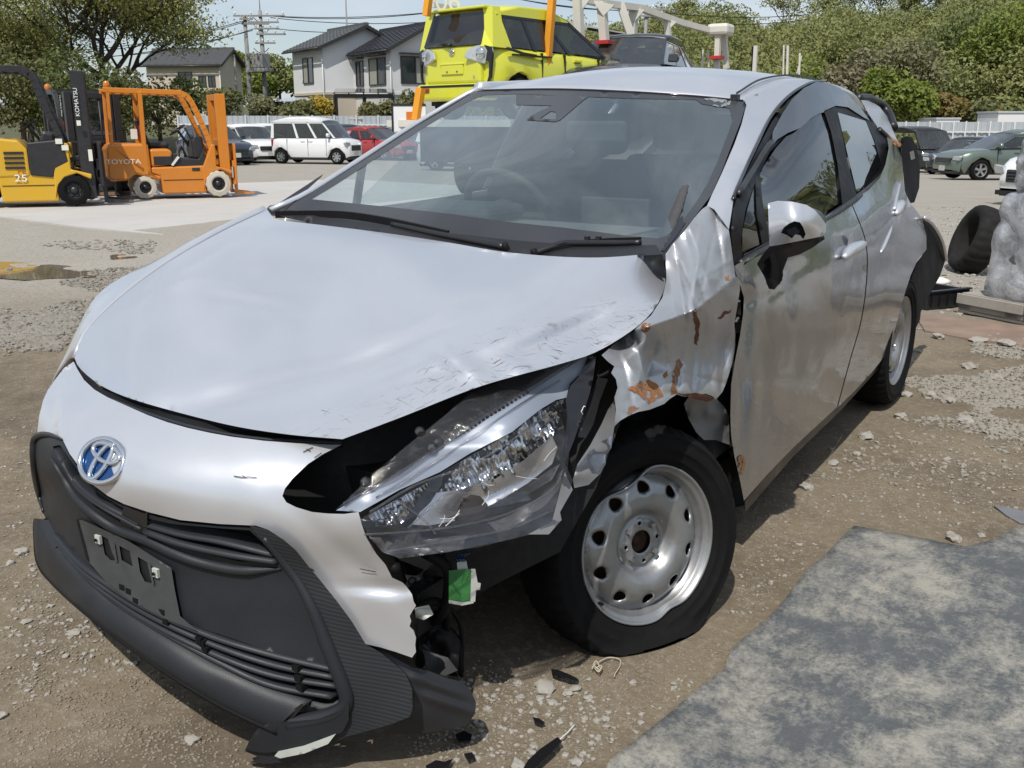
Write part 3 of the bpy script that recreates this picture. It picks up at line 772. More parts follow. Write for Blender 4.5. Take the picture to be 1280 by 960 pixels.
# lower grille
low_out = [(55, 642), (62, 655), (110, 703), (180, 750), (250, 783), (330, 810), (413, 831), (430, 868), (420, 880), (388, 880), (320, 855), (225, 806), (140, 750), (82, 690), (64, 665)]
panel('lower_backing', low_out, lambda P: FY(P)+.05, 'y', MT['void'], car, step=12, thick=0)
for q_ in ([(70, 668), (110, 710), (180, 756), (260, 792), (340, 817), (420, 836)], [(74, 676), (110, 716), (180, 763), (260, 801), (340, 829), (422, 846)], [(78, 684), (115, 724), (180, 771), (260, 812), (340, 842), (425, 857)], [(84, 692), (140, 746), (200, 785), (275, 826), (340, 855), (418, 870)]):
    o = slat(q_, .0055, -.006, n=34)
for px in ((155, 733), (163, 738), (172, 750), (205, 764), (209, 776), (250, 799), (254, 803), (258, 811), (371, 834), (374, 847), (376, 858)):
    c_ = curve_pts([px], FY, 'y', .002)[0]; m = MB(); m.box(c_-V(.008, .006, .006), c_+V(.008, .012, .006)); m.build('clip', MT['darkplastic'], gr)
# number plate bracket
pb = panel('plate_bracket', [(98, 650), (103, 650), (160, 676), (214, 710), (218, 735), (225, 770), (247, 789), (210, 775), (165, 752), (135, 730), (111, 702), (104, 680)], FY, 'y', MT['dusty_plate'], car,
           holes=[[(126, 669), (135, 674), (140, 690), (145, 701), (138, 700), (131, 693)], [(149, 682), (162, 689), (166, 708), (152, 700)], [(172, 696), (184, 703), (190, 729), (181, 727), (175, 715)]], step=5, thick=.006, off=.010)
pb['label'] = 'dusty empty number plate bracket'
panel('bracket_backing', [(120, 664), (195, 700), (200, 738), (130, 705)], FY, 'y', MT['void'], pb, step=10, thick=0, off=.001)
panel('bracket_rib', [(140, 679), (143, 680), (147, 703), (144, 702)], FY, 'y', MT['dusty_plate'], pb, step=5, off=.016)
panel('bracket_rib', [(185, 704), (188, 706), (193, 732), (190, 730)], FY, 'y', MT['dusty_plate'], pb, step=5, off=.016)
panel('bracket_edge', [(95, 649), (98, 649), (112, 702), (108, 700)], FY, 'y', MT['darkplastic'], pb, step=5, off=.012)
for px in ((123, 674), (195, 716)):
    c_ = curve_pts([px], FY, 'y', .014)[0]; m = MB(); m.box(c_-V(.008, .003, .009), c_+V(.008, .003, .009)); sc = m.build('plate_nut', MT['whitebox'], pb)
    m = MB(); m.lathe([(.0001, .0), (.0035, 0), (.0035, .003)], c_-V(0, .005, 0), (0, -1, 0), 10); m.build('nut_hole', MT['void'], sc)
# lip spoiler band
inn = curve_pts([(60, 650), (67, 663), (82, 686), (105, 713), (140, 746), (175, 771), (225, 803), (275, 831), (320, 853), (387, 877)], FY, 'y', .0, 60)
outb = curve_pts([(42, 650), (42, 668), (46, 703), (65, 728), (100, 760), (140, 792), (200, 835), (250, 867), (290, 889), (345, 915)], FY, 'y', .03, 60)
rows = []
for k in range(60):
    a, b = inn[k], outb[k]; d = b-a
    rows.append([a+V(0, .03, 0), a, a+d*.35+V(0, -.012, .008), a+d*.8+V(0, -.006, .006), b, b+V(0, .006, -.008), b+V(0, .20, .01)])
lipm = MB(); lipm.add(np.array(rows).reshape(-1, 3), grid_faces(60, 7))
lip = lipm.build('lip_spoiler', MT['plastic'], car, True); lip['label'] = 'grey black lower lip along the bottom of the nose'
m = MB(); m.tube(outb+V(0, .004, -.004), .006, 6); m.build('lip_edge', MT['darkplastic'], lip, True)
m = MB(); m.tube(curve_pts([(72, 683), (63, 690), (47, 702)], FY, 'y', .028, 8), .0018, 5); m.build('lip_joint', MT['void'], lip, True)
# corner frame (hockey stick) and torn air dam
frame_out = [(312, 657), (335, 662), (355, 675), (370, 688), (385, 707), (400, 725), (420, 750), (440, 777), (457, 805), (475, 815), (490, 827), (507, 842), (515, 860), (516, 885), (512, 896), (490, 905), (462, 913), (430, 922), (400, 939), (367, 951), (335, 955), (312, 953), (325, 947), (306, 939),
             (312, 925), (322, 912), (335, 904), (360, 902), (395, 898), (420, 889), (430, 874), (424, 852), (415, 830), (403, 800), (388, 760), (370, 725), (348, 700), (330, 680)]
def frame_disp(P):
    # a raised rounded frame: the inner edge turns in
    return g2(P, (375, 745), (16, 120), .012, -32)*0
fr = panel('corner_frame', frame_out, FY, 'y', MT['ribbed'], car, step=6, thick=.02, off=.016, disp=frame_disp)
fr['label'] = 'ribbed black corner frame cracked at its bottom end'
m = MB(); m.tube(curve_pts([(330, 672), (352, 699), (374, 728), (394, 766), (408, 802), (420, 832), (430, 858), (434, 876), (424, 889), (398, 898), (360, 904)], FY, 'y', .012, 50), np.concatenate([np.linspace(.006, .016, 25), np.full(25, .016)]), 8)
m.build('frame_edge', MT['plastic'], fr, True)
# broken bottom bar, pale scraped underside
bar_ctrl = lambda P: FY(P)-.012
panel('bottom_bar', [(306, 938), (312, 925), (322, 911), (338, 903), (362, 902), (398, 899), (425, 888), (436, 878), (436, 900), (428, 915), (405, 925), (370, 938), (330, 941)], FY, 'y', MT['plastic'], car, step=6, thick=.012, off=.03)
panel('scraped_edge', [(343, 945), (348, 939), (380, 932), (410, 921), (420, 917), (410, 930), (380, 942), (350, 948)], FY, 'y', MT['whitebox'], fr, step=5, off=.034)
# little pale shape in the hole behind the bar
panel('inner_liner', [(360, 900), (385, 878), (392, 890), (402, 897), (380, 904)], lambda P: FY(P)+.03, 'y', MT['whitebox'], car, step=6)
panel('lip_end_fold', [(357, 904), (363, 890), (376, 880), (390, 876), (378, 884), (368, 896), (365, 905)], FY, 'y', MT['satin_black'], car, step=5, off=.02)
m = MB(); m.tube(curve_pts([(390, 880), (408, 884), (427, 879)], FY, 'y', -.01, 8), .008, 6); m.build('grille_clip', MT['dusty_plate'], car, True)
dam_ctrl = [(457, 806, -.66), (475, 815, -.655), (515, 835, -.62), (537, 840, -.59), (577, 853, -.54), (592, 873, -.53), (595, 888, -.535), (582, 908, -.56), (525, 916, -.635), (475, 917, -.68), (495, 905, -.665), (517, 893, -.645), (523, 868, -.625), (520, 845, -.622)]
dam = panel('air_dam', [(457, 804), (475, 811), (500, 826), (515, 834), (537, 839), (560, 848), (577, 852), (588, 862), (595, 878), (594, 892), (584, 906), (565, 912), (525, 917), (475, 917), (495, 906), (512, 897), (519, 885), (517, 860), (508, 842), (490, 826), (470, 814)], dam_ctrl, 'y', MT['satin_black'], car, step=5, thick=.008,
      disp=lambda P: -g2(P, (548, 858), (22, 4), .014, 22)-g2(P, (555, 878), (24, 4), .014, 20))
dam['label'] = 'black air dam end bent back beside the corner frame'

# ---- dark engine bay behind the torn corner
m = MB()
m.box((-.62, -.56, .22), (.42, .30, .58)); m.box((-.66, -.25, .22), (.50, .40, .68)); m.box((-.60, .05, .3), (.56, .42, .80))
m.build('engine_bay', MT['void'], car)
bay_ctrl = [(350, 610, -.62), (430, 550, -.55), (560, 498, -.30), (740, 440, -.02), (760, 520, -.05), (700, 640, -.22), (600, 700, -.36), (560, 860, -.40), (470, 820, -.52), (450, 660, -.56)]
panel('headlight_well', [(345, 612), (360, 590), (425, 548), (560, 494), (700, 452), (752, 436), (772, 470), (775, 530), (745, 610), (700, 690), (600, 740), (500, 700), (440, 655), (380, 645)], bay_ctrl, 'y', MT['void'], car, step=14, thick=.01)
# crushed bits seen below the lamp: bracket, hoses, washer bottle
rb_ = np.random.default_rng(5)
for k, (px, y_, r_) in enumerate([([(492, 705), (505, 740), (535, 770), (540, 810), (560, 835)], -.50, .014), ([(510, 700), (540, 730), (545, 770), (570, 800), (575, 840)], -.46, .010), ([(530, 690), (560, 712), (556, 760), (530, 790), (525, 830)], -.52, .012), ([(556, 690), (548, 740), (575, 780), (577, 845)], -.43, .005), ([(520, 760), (545, 752), (560, 770), (552, 800)], -.50, .010)]):
    m = MB(); m.tube(spl([U(a, b, y=y_+.03*i) for i, (a, b) in enumerate(px)], 24), r_, 7); m.build('hose', MT['darkplastic'], car, True)
def crumple_piece(name, out, y_, mat, amp=.02, step=6, seed=0):
    return panel(name, out, [(out[0][0], out[0][1], y_), (out[len(out)//3][0], out[len(out)//3][1], y_+.03), (out[2*len(out)//3][0], out[2*len(out)//3][1], y_-.02), (out[-1][0]+9, out[-1][1]+5, y_)], 'y', MT[mat], car, step=step, thick=.004, disp=lambda P: amp*vnoise(P+seed*31, 1/14.))
crumple_piece('bumper_bracket', [(500, 700), (540, 695), (552, 730), (548, 770), (575, 800), (572, 846), (545, 842), (525, 820), (522, 790), (525, 757), (512, 735)], -.47, 'darkplastic', .03)
crumple_piece('broken_bracket', [(518, 760), (536, 756), (542, 768), (530, 775), (520, 772)], -.53, 'whitebox', .01, 4)
crumple_piece('impact_absorber', [(528, 812), (560, 822), (572, 838), (556, 845), (535, 838)], -.50, 'dusty_plate', .01, 5)
gb = panel('circuit_module', [(561, 713), (592, 711), (593, 751), (578, 754), (561, 752)], [(561, 713, -.50), (593, 711, -.48), (593, 751, -.48), (561, 752, -.50), (577, 732, -.49)], 'y', MT['green'], car, step=6, thick=.012)
gb['label'] = 'green circuit board with white clips dangling below the headlamp'
panel('module_frame', [(589, 711), (594, 711), (597, 728), (601, 729), (600, 737), (595, 738), (594, 752), (588, 753)], [(561, 713, -.505), (593, 711, -.485), (593, 751, -.485), (561, 752, -.505)], 'y', MT['whitebox'], gb, step=4, thick=.006)
panel('module_frame', [(561, 750), (578, 753), (592, 751), (592, 754), (578, 757), (561, 754)], [(561, 713, -.505), (593, 711, -.485), (593, 751, -.485), (561, 752, -.505)], 'y', MT['whitebox'], gb, step=4, thick=.006)
panel('module_socket', [(571, 703), (583, 701), (585, 712), (572, 713)], [(571, 703, -.49), (583, 701, -.48), (585, 713, -.48), (572, 713, -.49)], 'y', MT['whitebox'], gb, step=5, thick=.01)
m = MB()
for a in (573, 577, 581): m.tube(spl([U(a, 702, y=-.485), U(a-3, 696, y=-.48), U(a+8, 690, y=-.44)], 8), .002, 5)
m.build('module_wire', MT['blue'], gb, True)

# ---- headlamp
hl_ctrl = [(420, 637, -.71), (500, 590, -.62), (500, 612, -.63), (605, 522, -.47), (640, 540, -.46), (732, 444, -.17), (735, 467, -.18), (700, 500, -.27), (690, 655, -.42), (715, 600, -.33), (600, 685, -.56), (480, 690, -.69), (452, 650, -.71), (560, 600, -.56), (640, 610, -.47)]
hl = panel('headlight', [(450, 648), (470, 652), (500, 640), (560, 610), (640, 560), (700, 515), (712, 560), (708, 600), (700, 640), (686, 662), (640, 674), (560, 690), (500, 698), (478, 690), (462, 672)], hl_ctrl, 'y', MT['housing'], car, step=6, thick=.004, off=-.085, disp=lambda P: .012*vnoise(P*V(.35, 1), 1/9.))
hl['label'] = 'smashed left headlamp with cracked clear lens'
hf = tps(hl_ctrl)
panel('reflector', [(706, 499), (690, 503), (675, 512), (640, 540), (605, 560), (575, 578), (560, 600), (546, 618), (560, 632), (600, 622), (650, 590), (680, 568), (694, 540)], hl_ctrl, 'y', MT['reflector'], hl, step=3, off=-.05, disp=lambda P: .016*np.abs(np.sin((P[:, 0]*.86-P[:, 1]*.42)/4.2))+.014*vnoise(P, 1/16.)+.006*vnoise(P*V(1, .4), 1/4.))
panel('reflector_bowl', [(546, 616), (575, 612), (620, 598), (655, 575), (690, 545), (697, 560), (690, 580), (660, 604), (620, 628), (575, 650), (535, 657), (515, 656), (525, 640), (535, 628)], hl_ctrl, 'y', MT['bowl'], hl, step=5, off=-.035, disp=lambda P: g2(P, (610, 620), (60, 14), .02, -32))
panel('lower_reflector', [(460, 644), (490, 628), (540, 600), (552, 600), (545, 620), (525, 640), (500, 655), (470, 658)], hl_ctrl, 'y', MT['reflector'], hl, step=3, off=-.045, disp=lambda P: .010*np.abs(np.sin((P[:, 0]*.86-P[:, 1]*.42)/3.4))+.010*vnoise(P, 1/12.))
panel('lamp_divider', [(540, 598), (555, 590), (552, 606), (538, 628), (520, 645), (505, 650), (520, 630), (532, 612)], hl_ctrl, 'y', MT['gloss_black'], hl, step=5, off=-.028)
panel('bulb_cover', [(568, 654), (570, 640), (577, 627), (588, 618), (600, 620), (609, 630), (613, 641), (600, 650), (585, 654)], hl_ctrl, 'y', MT['brownsmoke'], hl, step=5, off=-.012)
panel('light_guide', [(420, 638), (500, 592), (605, 522), (675, 480), (732, 444), (737, 450), (735, 467), (722, 470), (712, 480), (708, 497), (695, 500), (675, 512), (640, 540), (587, 567), (550, 590), (500, 612), (450, 640)], hl_ctrl, 'y', MT['drl'], hl, step=6, off=-.006, thick=.008, disp=lambda P: .006*vnoise(P*V(.25, 1), 1/16.))
m = MB(); m.tube(curve_pts([(430, 630), (500, 591), (605, 521), (675, 479), (731, 444)], hl_ctrl, 'y', .0, 40), .0035, 6); m.tube(curve_pts([(470, 622), (560, 567), (640, 512), (700, 475)], hl_ctrl, 'y', .0, 30), .0018, 6)
m.build('guide_ridge', MT['lens'], hl, True)
panel('lens', [(420, 637), (470, 590), (505, 560), (555, 520), (590, 490), (640, 471), (690, 455), (735, 444), (675, 481), (605, 523), (500, 593)], hl_ctrl, 'y', MT['lens'], hl, step=7, off=.006, thick=0)
for i in range(22):
    t_ = i/21; a = V(548+t_*105, 548-t_*63); 
    m = MB(); pts = curve_pts([tuple(a), (a[0]+7, a[1]+7)], hl_ctrl, 'y', -.004); m.bar(pts[0], pts[1], .004, .006); m.build('lens_rib', MT['satin_black'], hl)
for px in ((525, 540), (457, 603), (548, 553), (540, 560)):
    c_ = curve_pts([px], hl_ctrl, 'y', .004)[0]; m = MB(); m.lathe([(.0005, .012), (.006, .010), (.010, .004), (.011, -.004), (.008, -.012)], c_, (.2, -.5, .6), 12); m.build('lens_tab', MT['lens'], hl, True)
panel('lens', [(450, 650), (500, 614), (550, 592), (587, 569), (640, 542), (675, 514), (695, 502), (708, 499), (711, 540), (706, 580), (716, 600), (708, 625), (694, 655), (660, 668), (600, 684), (530, 694), (480, 690), (462, 672)], hl_ctrl, 'y', MT['smokedlens'], hl, step=7, off=.004, thick=0, disp=lambda P: .003*vnoise(P, 1/30.),
      holes=[[(560, 640), (590, 600), (640, 566), (690, 528), (694, 560), (660, 596), (610, 622), (600, 632)]])
rgc = np.random.default_rng(8)
for k in range(14):
    a_ = V(470+215*rgc.random(), 0); a_[1] = 655-.50*(a_[0]-470)+rgc.normal(0, 16)+18; dd_ = V(math.cos(R(-38+rgc.normal(0, 30))), math.sin(R(-38+rgc.normal(0, 30))))*(14+40*rgc.random())
    px_ = [a_, a_+dd_*.5+rgc.normal(0, 2, 2), a_+dd_]; px_ = [p for p in px_ if inside(np.array([p]), [(455, 668), (480, 690), (560, 690), (660, 668), (694, 655), (708, 600), (700, 540), (640, 575), (520, 640)])[0]]
    if len(px_) == 3: m = MB(); m.tube(curve_pts([tuple(p) for p in px_], hl_ctrl, 'y', .007, 10), .0007, 4); m.build('lens_scratch', MT['crackwhite'], hl)
panel('lens_shard', [(610, 635), (625, 622), (660, 606), (690, 585), (700, 580), (690, 600), (660, 618), (664, 625), (630, 632)], hl_ctrl, 'y', MT['lens'], hl, step=6, off=.010)
m = MB()
for px in ([(455, 668), (520, 664), (580, 656), (640, 640), (690, 612), (704, 585)], [(480, 690), (560, 676), (640, 660), (690, 638)], [(462, 640), (520, 606), (600, 575), (690, 515)], [(510, 660), (540, 632), (560, 618), (583, 616)], [(640, 660), (660, 640), (668, 630)], [(500, 628), (530, 650), (545, 668)]):
    m.tube(curve_pts(px, hl_ctrl, 'y', .008, 30), .0022, 5)
m.build('lens_crack', MT['lens'], hl, True)
panel('housing_edge', [(700, 640), (716, 612), (706, 590), (690, 652), (660, 668), (686, 668), (702, 650)], hl_ctrl, 'y', MT['flap'], hl, step=5, off=.006)
panel('broken_trim', [(735, 446), (745, 444), (742, 470), (737, 492), (728, 520), (717, 552), (706, 578), (704, 562), (709, 520), (707, 500), (713, 482), (726, 468)], [(735, 446, -.16), (745, 444, -.15), (737, 492, -.20), (706, 578, -.33), (709, 520, -.26), (713, 482, -.23)], 'y', MT['gloss_black'], hl, step=5, off=.01)
panel('broken_trim', [(748, 470), (760, 474), (750, 500), (742, 530), (732, 548), (722, 546), (727, 520), (738, 492)], [(748, 470, -.13), (760, 474, -.11), (742, 530, -.20), (722, 546, -.25)], 'y', MT['satin_black'], hl, step=5, off=.012)
m = MB(); m.tube(spl([U(745, 448, y=-.13), U(750, 456, y=-.13), U(746, 470, y=-.14), U(755, 468, y=-.13), U(768, 460, y=-.11)], 16), .004, 6); m.build('broken_clip', MT['darkplastic'], hl, True)
panel('broken_clip', [(762, 460), (766, 456), (771, 459), (770, 465), (763, 466)], [(762, 460, -.10), (771, 459, -.10), (763, 466, -.11)], 'y', MT['darkplastic'], hl, step=4)
panel('torn_liner', [(768, 500), (770, 520), (768, 533), (766, 545), (764, 560), (758, 568), (757, 580), (750, 592), (736, 606), (718, 610), (716, 600), (722, 580), (738, 556), (752, 530), (760, 512)], [(768, 500, -.10), (766, 533, -.13), (757, 580, -.20), (718, 610, -.30), (738, 556, -.22)], 'y', MT['flap'], hl, step=5, off=.012, disp=lambda P: .01*vnoise(P, 1/16.))
panel('torn_liner', [(722, 582), (735, 567), (752, 552), (764, 545), (763, 560), (757, 568), (756, 578), (748, 590), (730, 594), (719, 588)], [(768, 500, -.10), (766, 533, -.13), (757, 580, -.20), (718, 610, -.30), (738, 556, -.22)], 'y', MT['smokedlens'], hl, step=5, off=.018)

# ---- crumpled left front wing
wing_ctrl = [(832, 318, .70), (830, 350, .715), (790, 412, .735), (750, 445, .745), (765, 480, .78), (770, 530, .80), (800, 512, .82), (845, 493, .825), (900, 505, .80), (914, 555, .79), (918, 455, .80), (925, 345, .80), (912, 290, .78), (893, 262, .725), (868, 270, .705), (850, 350, .77), (880, 330, .785), (801, 407, .805), (835, 400, .83), (866, 388, .842), (893, 367, .835), (912, 347, .815), (860, 425, .80), (830, 450, .79), (900, 425, .79), (870, 460, .79)]
def creases(P):
    d = np.zeros(len(P))
    def fold(a, b, wdt, amp, k=1.0):
        a, b = V(*a), V(*b); ab = b-a; L_ = np.linalg.norm(ab); e = ab/L_; r_ = P-a
        s_ = r_@e; n_ = r_@V(-e[1], e[0]); w_ = np.clip(np.minimum(s_, L_-s_)/18+1, 0, 1)
        return 1.35*amp*w_*np.exp(-np.abs(n_)/wdt*k)
    d += fold((800, 412), (868, 388), 7, -.030)+fold((868, 388), (922, 345), 8, -.026)     # ridge across the middle
    d += fold((842, 300), (856, 390), 10, .030)+fold((872, 330), (858, 395), 9, -.022)
    d += fold((895, 275), (905, 345), 7, .020)+fold((862, 285), (885, 350), 12, -.022)
    d += fold((856, 400), (848, 480), 6, .026)+fold((872, 392), (866, 480), 7, .030)
    d += fold((893, 405), (897, 500), 6, -.024)+fold((912, 390), (902, 480), 5, .022)
    d += fold((782, 450), (800, 480), 8, -.018)+fold((820, 430), (806, 480), 9, .022)
    d += fold((845, 493), (905, 508), 5, .025)
    for a_, b_, w_, k_ in (((858, 300), (880, 372), 3, .010), ((874, 296), (866, 380), 3, -.009), ((848, 330), (872, 386), 2.5, .008), ((835, 345), (846, 395), 3, -.010), ((890, 300), (880, 350), 2.5, .009), ((810, 415), (800, 470), 3, -.011), ((828, 412), (836, 470), 3, .010), ((846, 405), (862, 470), 2.5, -.010), ((880, 392), (876, 480), 2.5, .011), ((886, 400), (893, 485), 2.5, -.010),
                           ((905, 380), (908, 470), 2.5, .010), ((775, 440), (790, 500), 3, .010), ((760, 450), (800, 430), 3, -.008), ((868, 440), (905, 425), 2.5, .008), ((815, 470), (850, 462), 3, -.008), ((866, 470), (900, 478), 2.5, .009), ((852, 360), (905, 330), 3, -.008), ((895, 360), (915, 385), 2.5, .009)): d += fold(a_, b_, w_*1.25, k_*.62)
    d += .007*vnoise(P*V(1, .6), 1/28.)+.0012*vnoise(P+50, 1/8.)+.013*(np.abs(vnoise(P*V(1, .7)+9, 1/36.))-.3)
    return d
wing_out = [(832, 318), (833, 350), (828, 372), (814, 394), (790, 415), (770, 428), (752, 444), (760, 452), (768, 458), (764, 466), (770, 474), (772, 485), (768, 497), (770, 512), (768, 533), (775, 526), (785, 520), (797, 515), (812, 512), (830, 505), (838, 498), (846, 493), (856, 496), (862, 494), (872, 493), (882, 492), (890, 495), (895, 500), (897, 497), (903, 490), (908, 478), (915, 455), (918, 440), (919, 420), (918, 405), (922, 380), (925, 362), (924, 350), (919, 344), (913, 300), (911, 288), (905, 278), (893, 262), (884, 257), (877, 262), (868, 272), (853, 292), (840, 306)]
wing = panel('front_wing', wing_out, wing_ctrl, 'x', MT['scuffed'], car, step=2.4, thick=.002, disp=creases)
wing['label'] = 'crumpled left front wing with rust patches'
wf = tps(wing_ctrl)
for o_, k_ in (([(786, 486), (796, 480), (800, 475), (805, 481), (810, 473), (820, 480), (826, 487), (830, 494), (820, 500), (812, 505), (806, 500), (800, 493)], 'rust'), ([(846, 450), (850, 448), (853, 456), (848, 470), (845, 485), (848, 491), (838, 494), (840, 480), (841, 465)], 'rust'),
               ([(801, 407), (806, 403), (813, 404), (812, 412), (806, 418), (802, 414)], 'rust'), ([(866, 388), (871, 386), (874, 400), (874, 415), (871, 432), (868, 430), (870, 415), (868, 400)], 'brownrust'), ([(897, 398), (905, 390), (914, 387), (913, 391), (903, 396), (899, 400)], 'brownrust'),
               ([(785, 512), (790, 506), (800, 510), (790, 516), (785, 518)], 'rust'), ([(906, 345), (911, 343), (913, 350), (908, 352)], 'rust'), ([(830, 466), (835, 463), (836, 469), (832, 473)], 'rust'), ([(846, 492), (870, 491), (893, 497), (885, 503), (865, 499)], 'brownrust')):
    panel('rust_patch', resamp(o_, 4)+_rng.normal(0, .7, resamp(o_, 4).shape), wing_ctrl, 'x', MT[k_], wing, step=4, thick=0, off=.003, disp=creases)
panel('wing_flange', [(862, 494), (880, 492), (896, 499), (905, 508), (911, 520), (912, 556), (895, 550), (880, 550), (870, 540), (860, 522), (855, 505)], [(862, 494, .78), (896, 499, .78), (912, 556, .78), (870, 540, .74), (855, 505, .75)], 'x', MT['flap'], car, step=4, disp=lambda P: .02*vnoise(P, 1/12.))
# wheel arch liner and door shut gap
panel('arch_liner', [(745, 455), (775, 520), (850, 490), (905, 500), (925, 560), (935, 640), (900, 700), (700, 760), (640, 700), (690, 640), (730, 600)], [(745, 455, .60), (850, 490, .62), (925, 560, .66), (935, 640, .66), (700, 760, .40), (640, 700, .40), (800, 600, .45)], 'x', MT['void'], car, step=14, thick=0)
panel('shut_gap', [(908, 285), (925, 340), (935, 370), (932, 420), (928, 480), (925, 560), (930, 600), (908, 560), (903, 520), (912, 440), (914, 400), (915, 345)], [(908, 285, .72), (930, 370, .73), (925, 560, .74), (930, 600, .74), (905, 520, .73)], 'x', MT['void'], car, step=8, thick=0)
for a, b in (((925, 398), (928, 412)), ((924, 372), (929, 392))):
    m = MB(); m.bar(U(a[0], a[1], x=.76), U(b[0], b[1], x=.76), .02, .03); m.build('door_hinge', MT['steel'], car)

# ---- side of the body
side_ctrl = [(917, 335, .795), (922, 400, .80), (914, 480, .805), (915, 560, .80), (932, 628, .80), (985, 330, .805), (992, 559, .805), (1065, 492, .80), (1105, 447, .80), (1030, 275, .782), (1070, 250, .77), (1104, 212, .745), (1116, 185, .70), (1128, 200, .71), (1068, 315, .828), (1000, 450, .83), (950, 480, .822),
             (1060, 420, .832), (1100, 330, .828), (1125, 258, .80), (1135, 335, .825), (1150, 300, .805), (1152, 272, .77), (1127, 387, .822), (1085, 290, .815)]
def side_disp(P):
    d = g2(P, (1020, 390), (30, 60), .020, 20)-g2(P, (965, 400), (16, 60), .020, 8)+g2(P, (1085, 350), (14, 45), .020, 15)-g2(P, (1112, 300), (10, 30), .016, 15)+g2(P, (1000, 350), (12, 26), .012, -30)-g2(P, (1040, 450), (12, 50), .014, 22)+g2(P, (975, 520), (10, 60), .010, 12)
    d += g2(P, (930, 500), (5, 80), .014, 0)-g2(P, (941, 450), (6, 80), .012, 5)+g2(P, (985, 350), (20, 6), .016, -40)+g2(P, (935, 372), (18, 6), .012, -30)
    d += .006*vnoise(P, 1/40.)+.0055*vnoise(P*V(1, .28)+17, 1/13.)
    for a_, b_, w_, k_ in (((934, 380), (924, 560), 3, .012), ((944, 400), (936, 590), 4, -.010), ((958, 350), (952, 520), 5, .010), ((975, 345), (992, 430), 4, -.009), ((1000, 400), (985, 540), 5, .008), ((1040, 350), (1022, 500), 6, -.010), ((1072, 330), (1060, 470), 5, .010), ((1095, 300), (1088, 420), 4, -.009), ((950, 365), (1000, 345), 4, -.010), ((1108, 320), (1102, 400), 4, .010)):
        a2, b2 = V(*a_), V(*b_); ab = b2-a2; L_ = np.linalg.norm(ab); e_ = ab/L_; r2 = P-a2; s_ = r2@e_; n_ = r2@V(-e_[1], e_[0]); d += k_*np.clip(np.minimum(s_, L_-s_)/30+1, 0, 1)*np.exp(-np.abs(n_)/w_)
    d -= g2(P, (1120, 300), (5, 35), .012, 18)
    return d
gap_px = [(1063, 252)]+[tuple(p) for p in ((1081, 300), (1083, 345), (1076, 400), (1062, 450), (1046, 509))]
gap_s = [tuple(p) for p in spl(gap_px, 24)]
fd_out = [(917, 333), (921, 345), (925, 356), (930, 372), (929, 392), (925, 420), (919, 450), (914, 480), (913, 520), (914, 545), (918, 570), (925, 600), (930, 626), (960, 592), (992, 559), (1020, 533)]+gap_s[::-1]+[(1030, 272), (985, 297), (950, 314)]
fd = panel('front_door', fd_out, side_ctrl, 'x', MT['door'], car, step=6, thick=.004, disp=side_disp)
fd['label'] = 'dented silver left front door'
rq_out = [(a+1.2, b) for a, b in gap_s]+[(1068, 489), (1090, 465), (1107, 444), (1114, 425), (1122, 400), (1130, 370), (1138, 345), (1147, 325), (1158, 312), (1158, 295), (1152, 272), (1143, 260), (1135, 250), (1130, 235), (1128, 205), (1126, 182), (1117, 176), (1109, 172), (1111, 185), (1107, 205), (1100, 222), (1085, 238)]
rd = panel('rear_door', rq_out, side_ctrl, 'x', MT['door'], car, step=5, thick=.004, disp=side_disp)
rd['label'] = 'dented silver left rear door and flank'
panel('door_backing', [(925, 345), (1070, 256), (1108, 214), (1125, 240), (1145, 300), (1135, 345), (1110, 430), (1046, 505), (932, 618)], lambda P: tps(side_ctrl)(P)-.03, 'x', MT['void'], car, step=25, thick=0)
panel('sill_trim', [(931, 627), (960, 592), (992, 559), (1050, 505), (1107, 443), (1108, 450), (1050, 514), (992, 570), (932, 640)], [(931, 627, .79), (992, 559, .79), (1107, 443, .79), (932, 640, .77), (1108, 450, .78)], 'x', MT['satin_black'], car, step=6, thick=.01)
panel('rust_patch', [(923, 572), (929, 568), (932, 575), (931, 588), (927, 596), (923, 588)], side_ctrl, 'x', MT['rust'], fd, step=4, thick=0, off=.004)
# handles
def handle(px, parent, ctrl):
    pts = curve_pts(px, ctrl, 'x', .03, 14)
    m = MB(); n_ = len(pts); rr = [.008+.014*max(0, math.sin(math.pi*i/(n_-1)))**.7 for i in range(n_)]; m.tube(pts, rr, 10); o = m.build('door_handle', MT['silver'], parent, True)
    return o
handle([(1055, 322), (1062, 314), (1072, 309), (1081, 304)], fd, side_ctrl)
m = MB(); c_ = curve_pts([(1063, 305)], side_ctrl, 'x', .004)[0]; m.lathe([(.0005, .004), (.03, .003), (.038, 0)], c_, (1, 0, 0), 20); m.build('handle_recess', MT['scuffed'], fd, True)
handle([(1120, 268), (1124, 258), (1129, 252)], rd, side_ctrl)
m = MB(); m.tube(curve_pts([(1118, 262), (1121, 245), (1125, 228)], side_ctrl, 'x', .006, 10), .006, 6); m.build('side_crease', MT['silver'], rd, True)
m = MB(); m.tube(curve_pts([(1101, 316), (1108, 300), (1116, 280)], side_ctrl, 'x', .004, 10), [.001, .006, .008, .008, .008, .008, .007, .006, .003, .001], 6); m.build('side_crease', MT['silver'], rd, True)

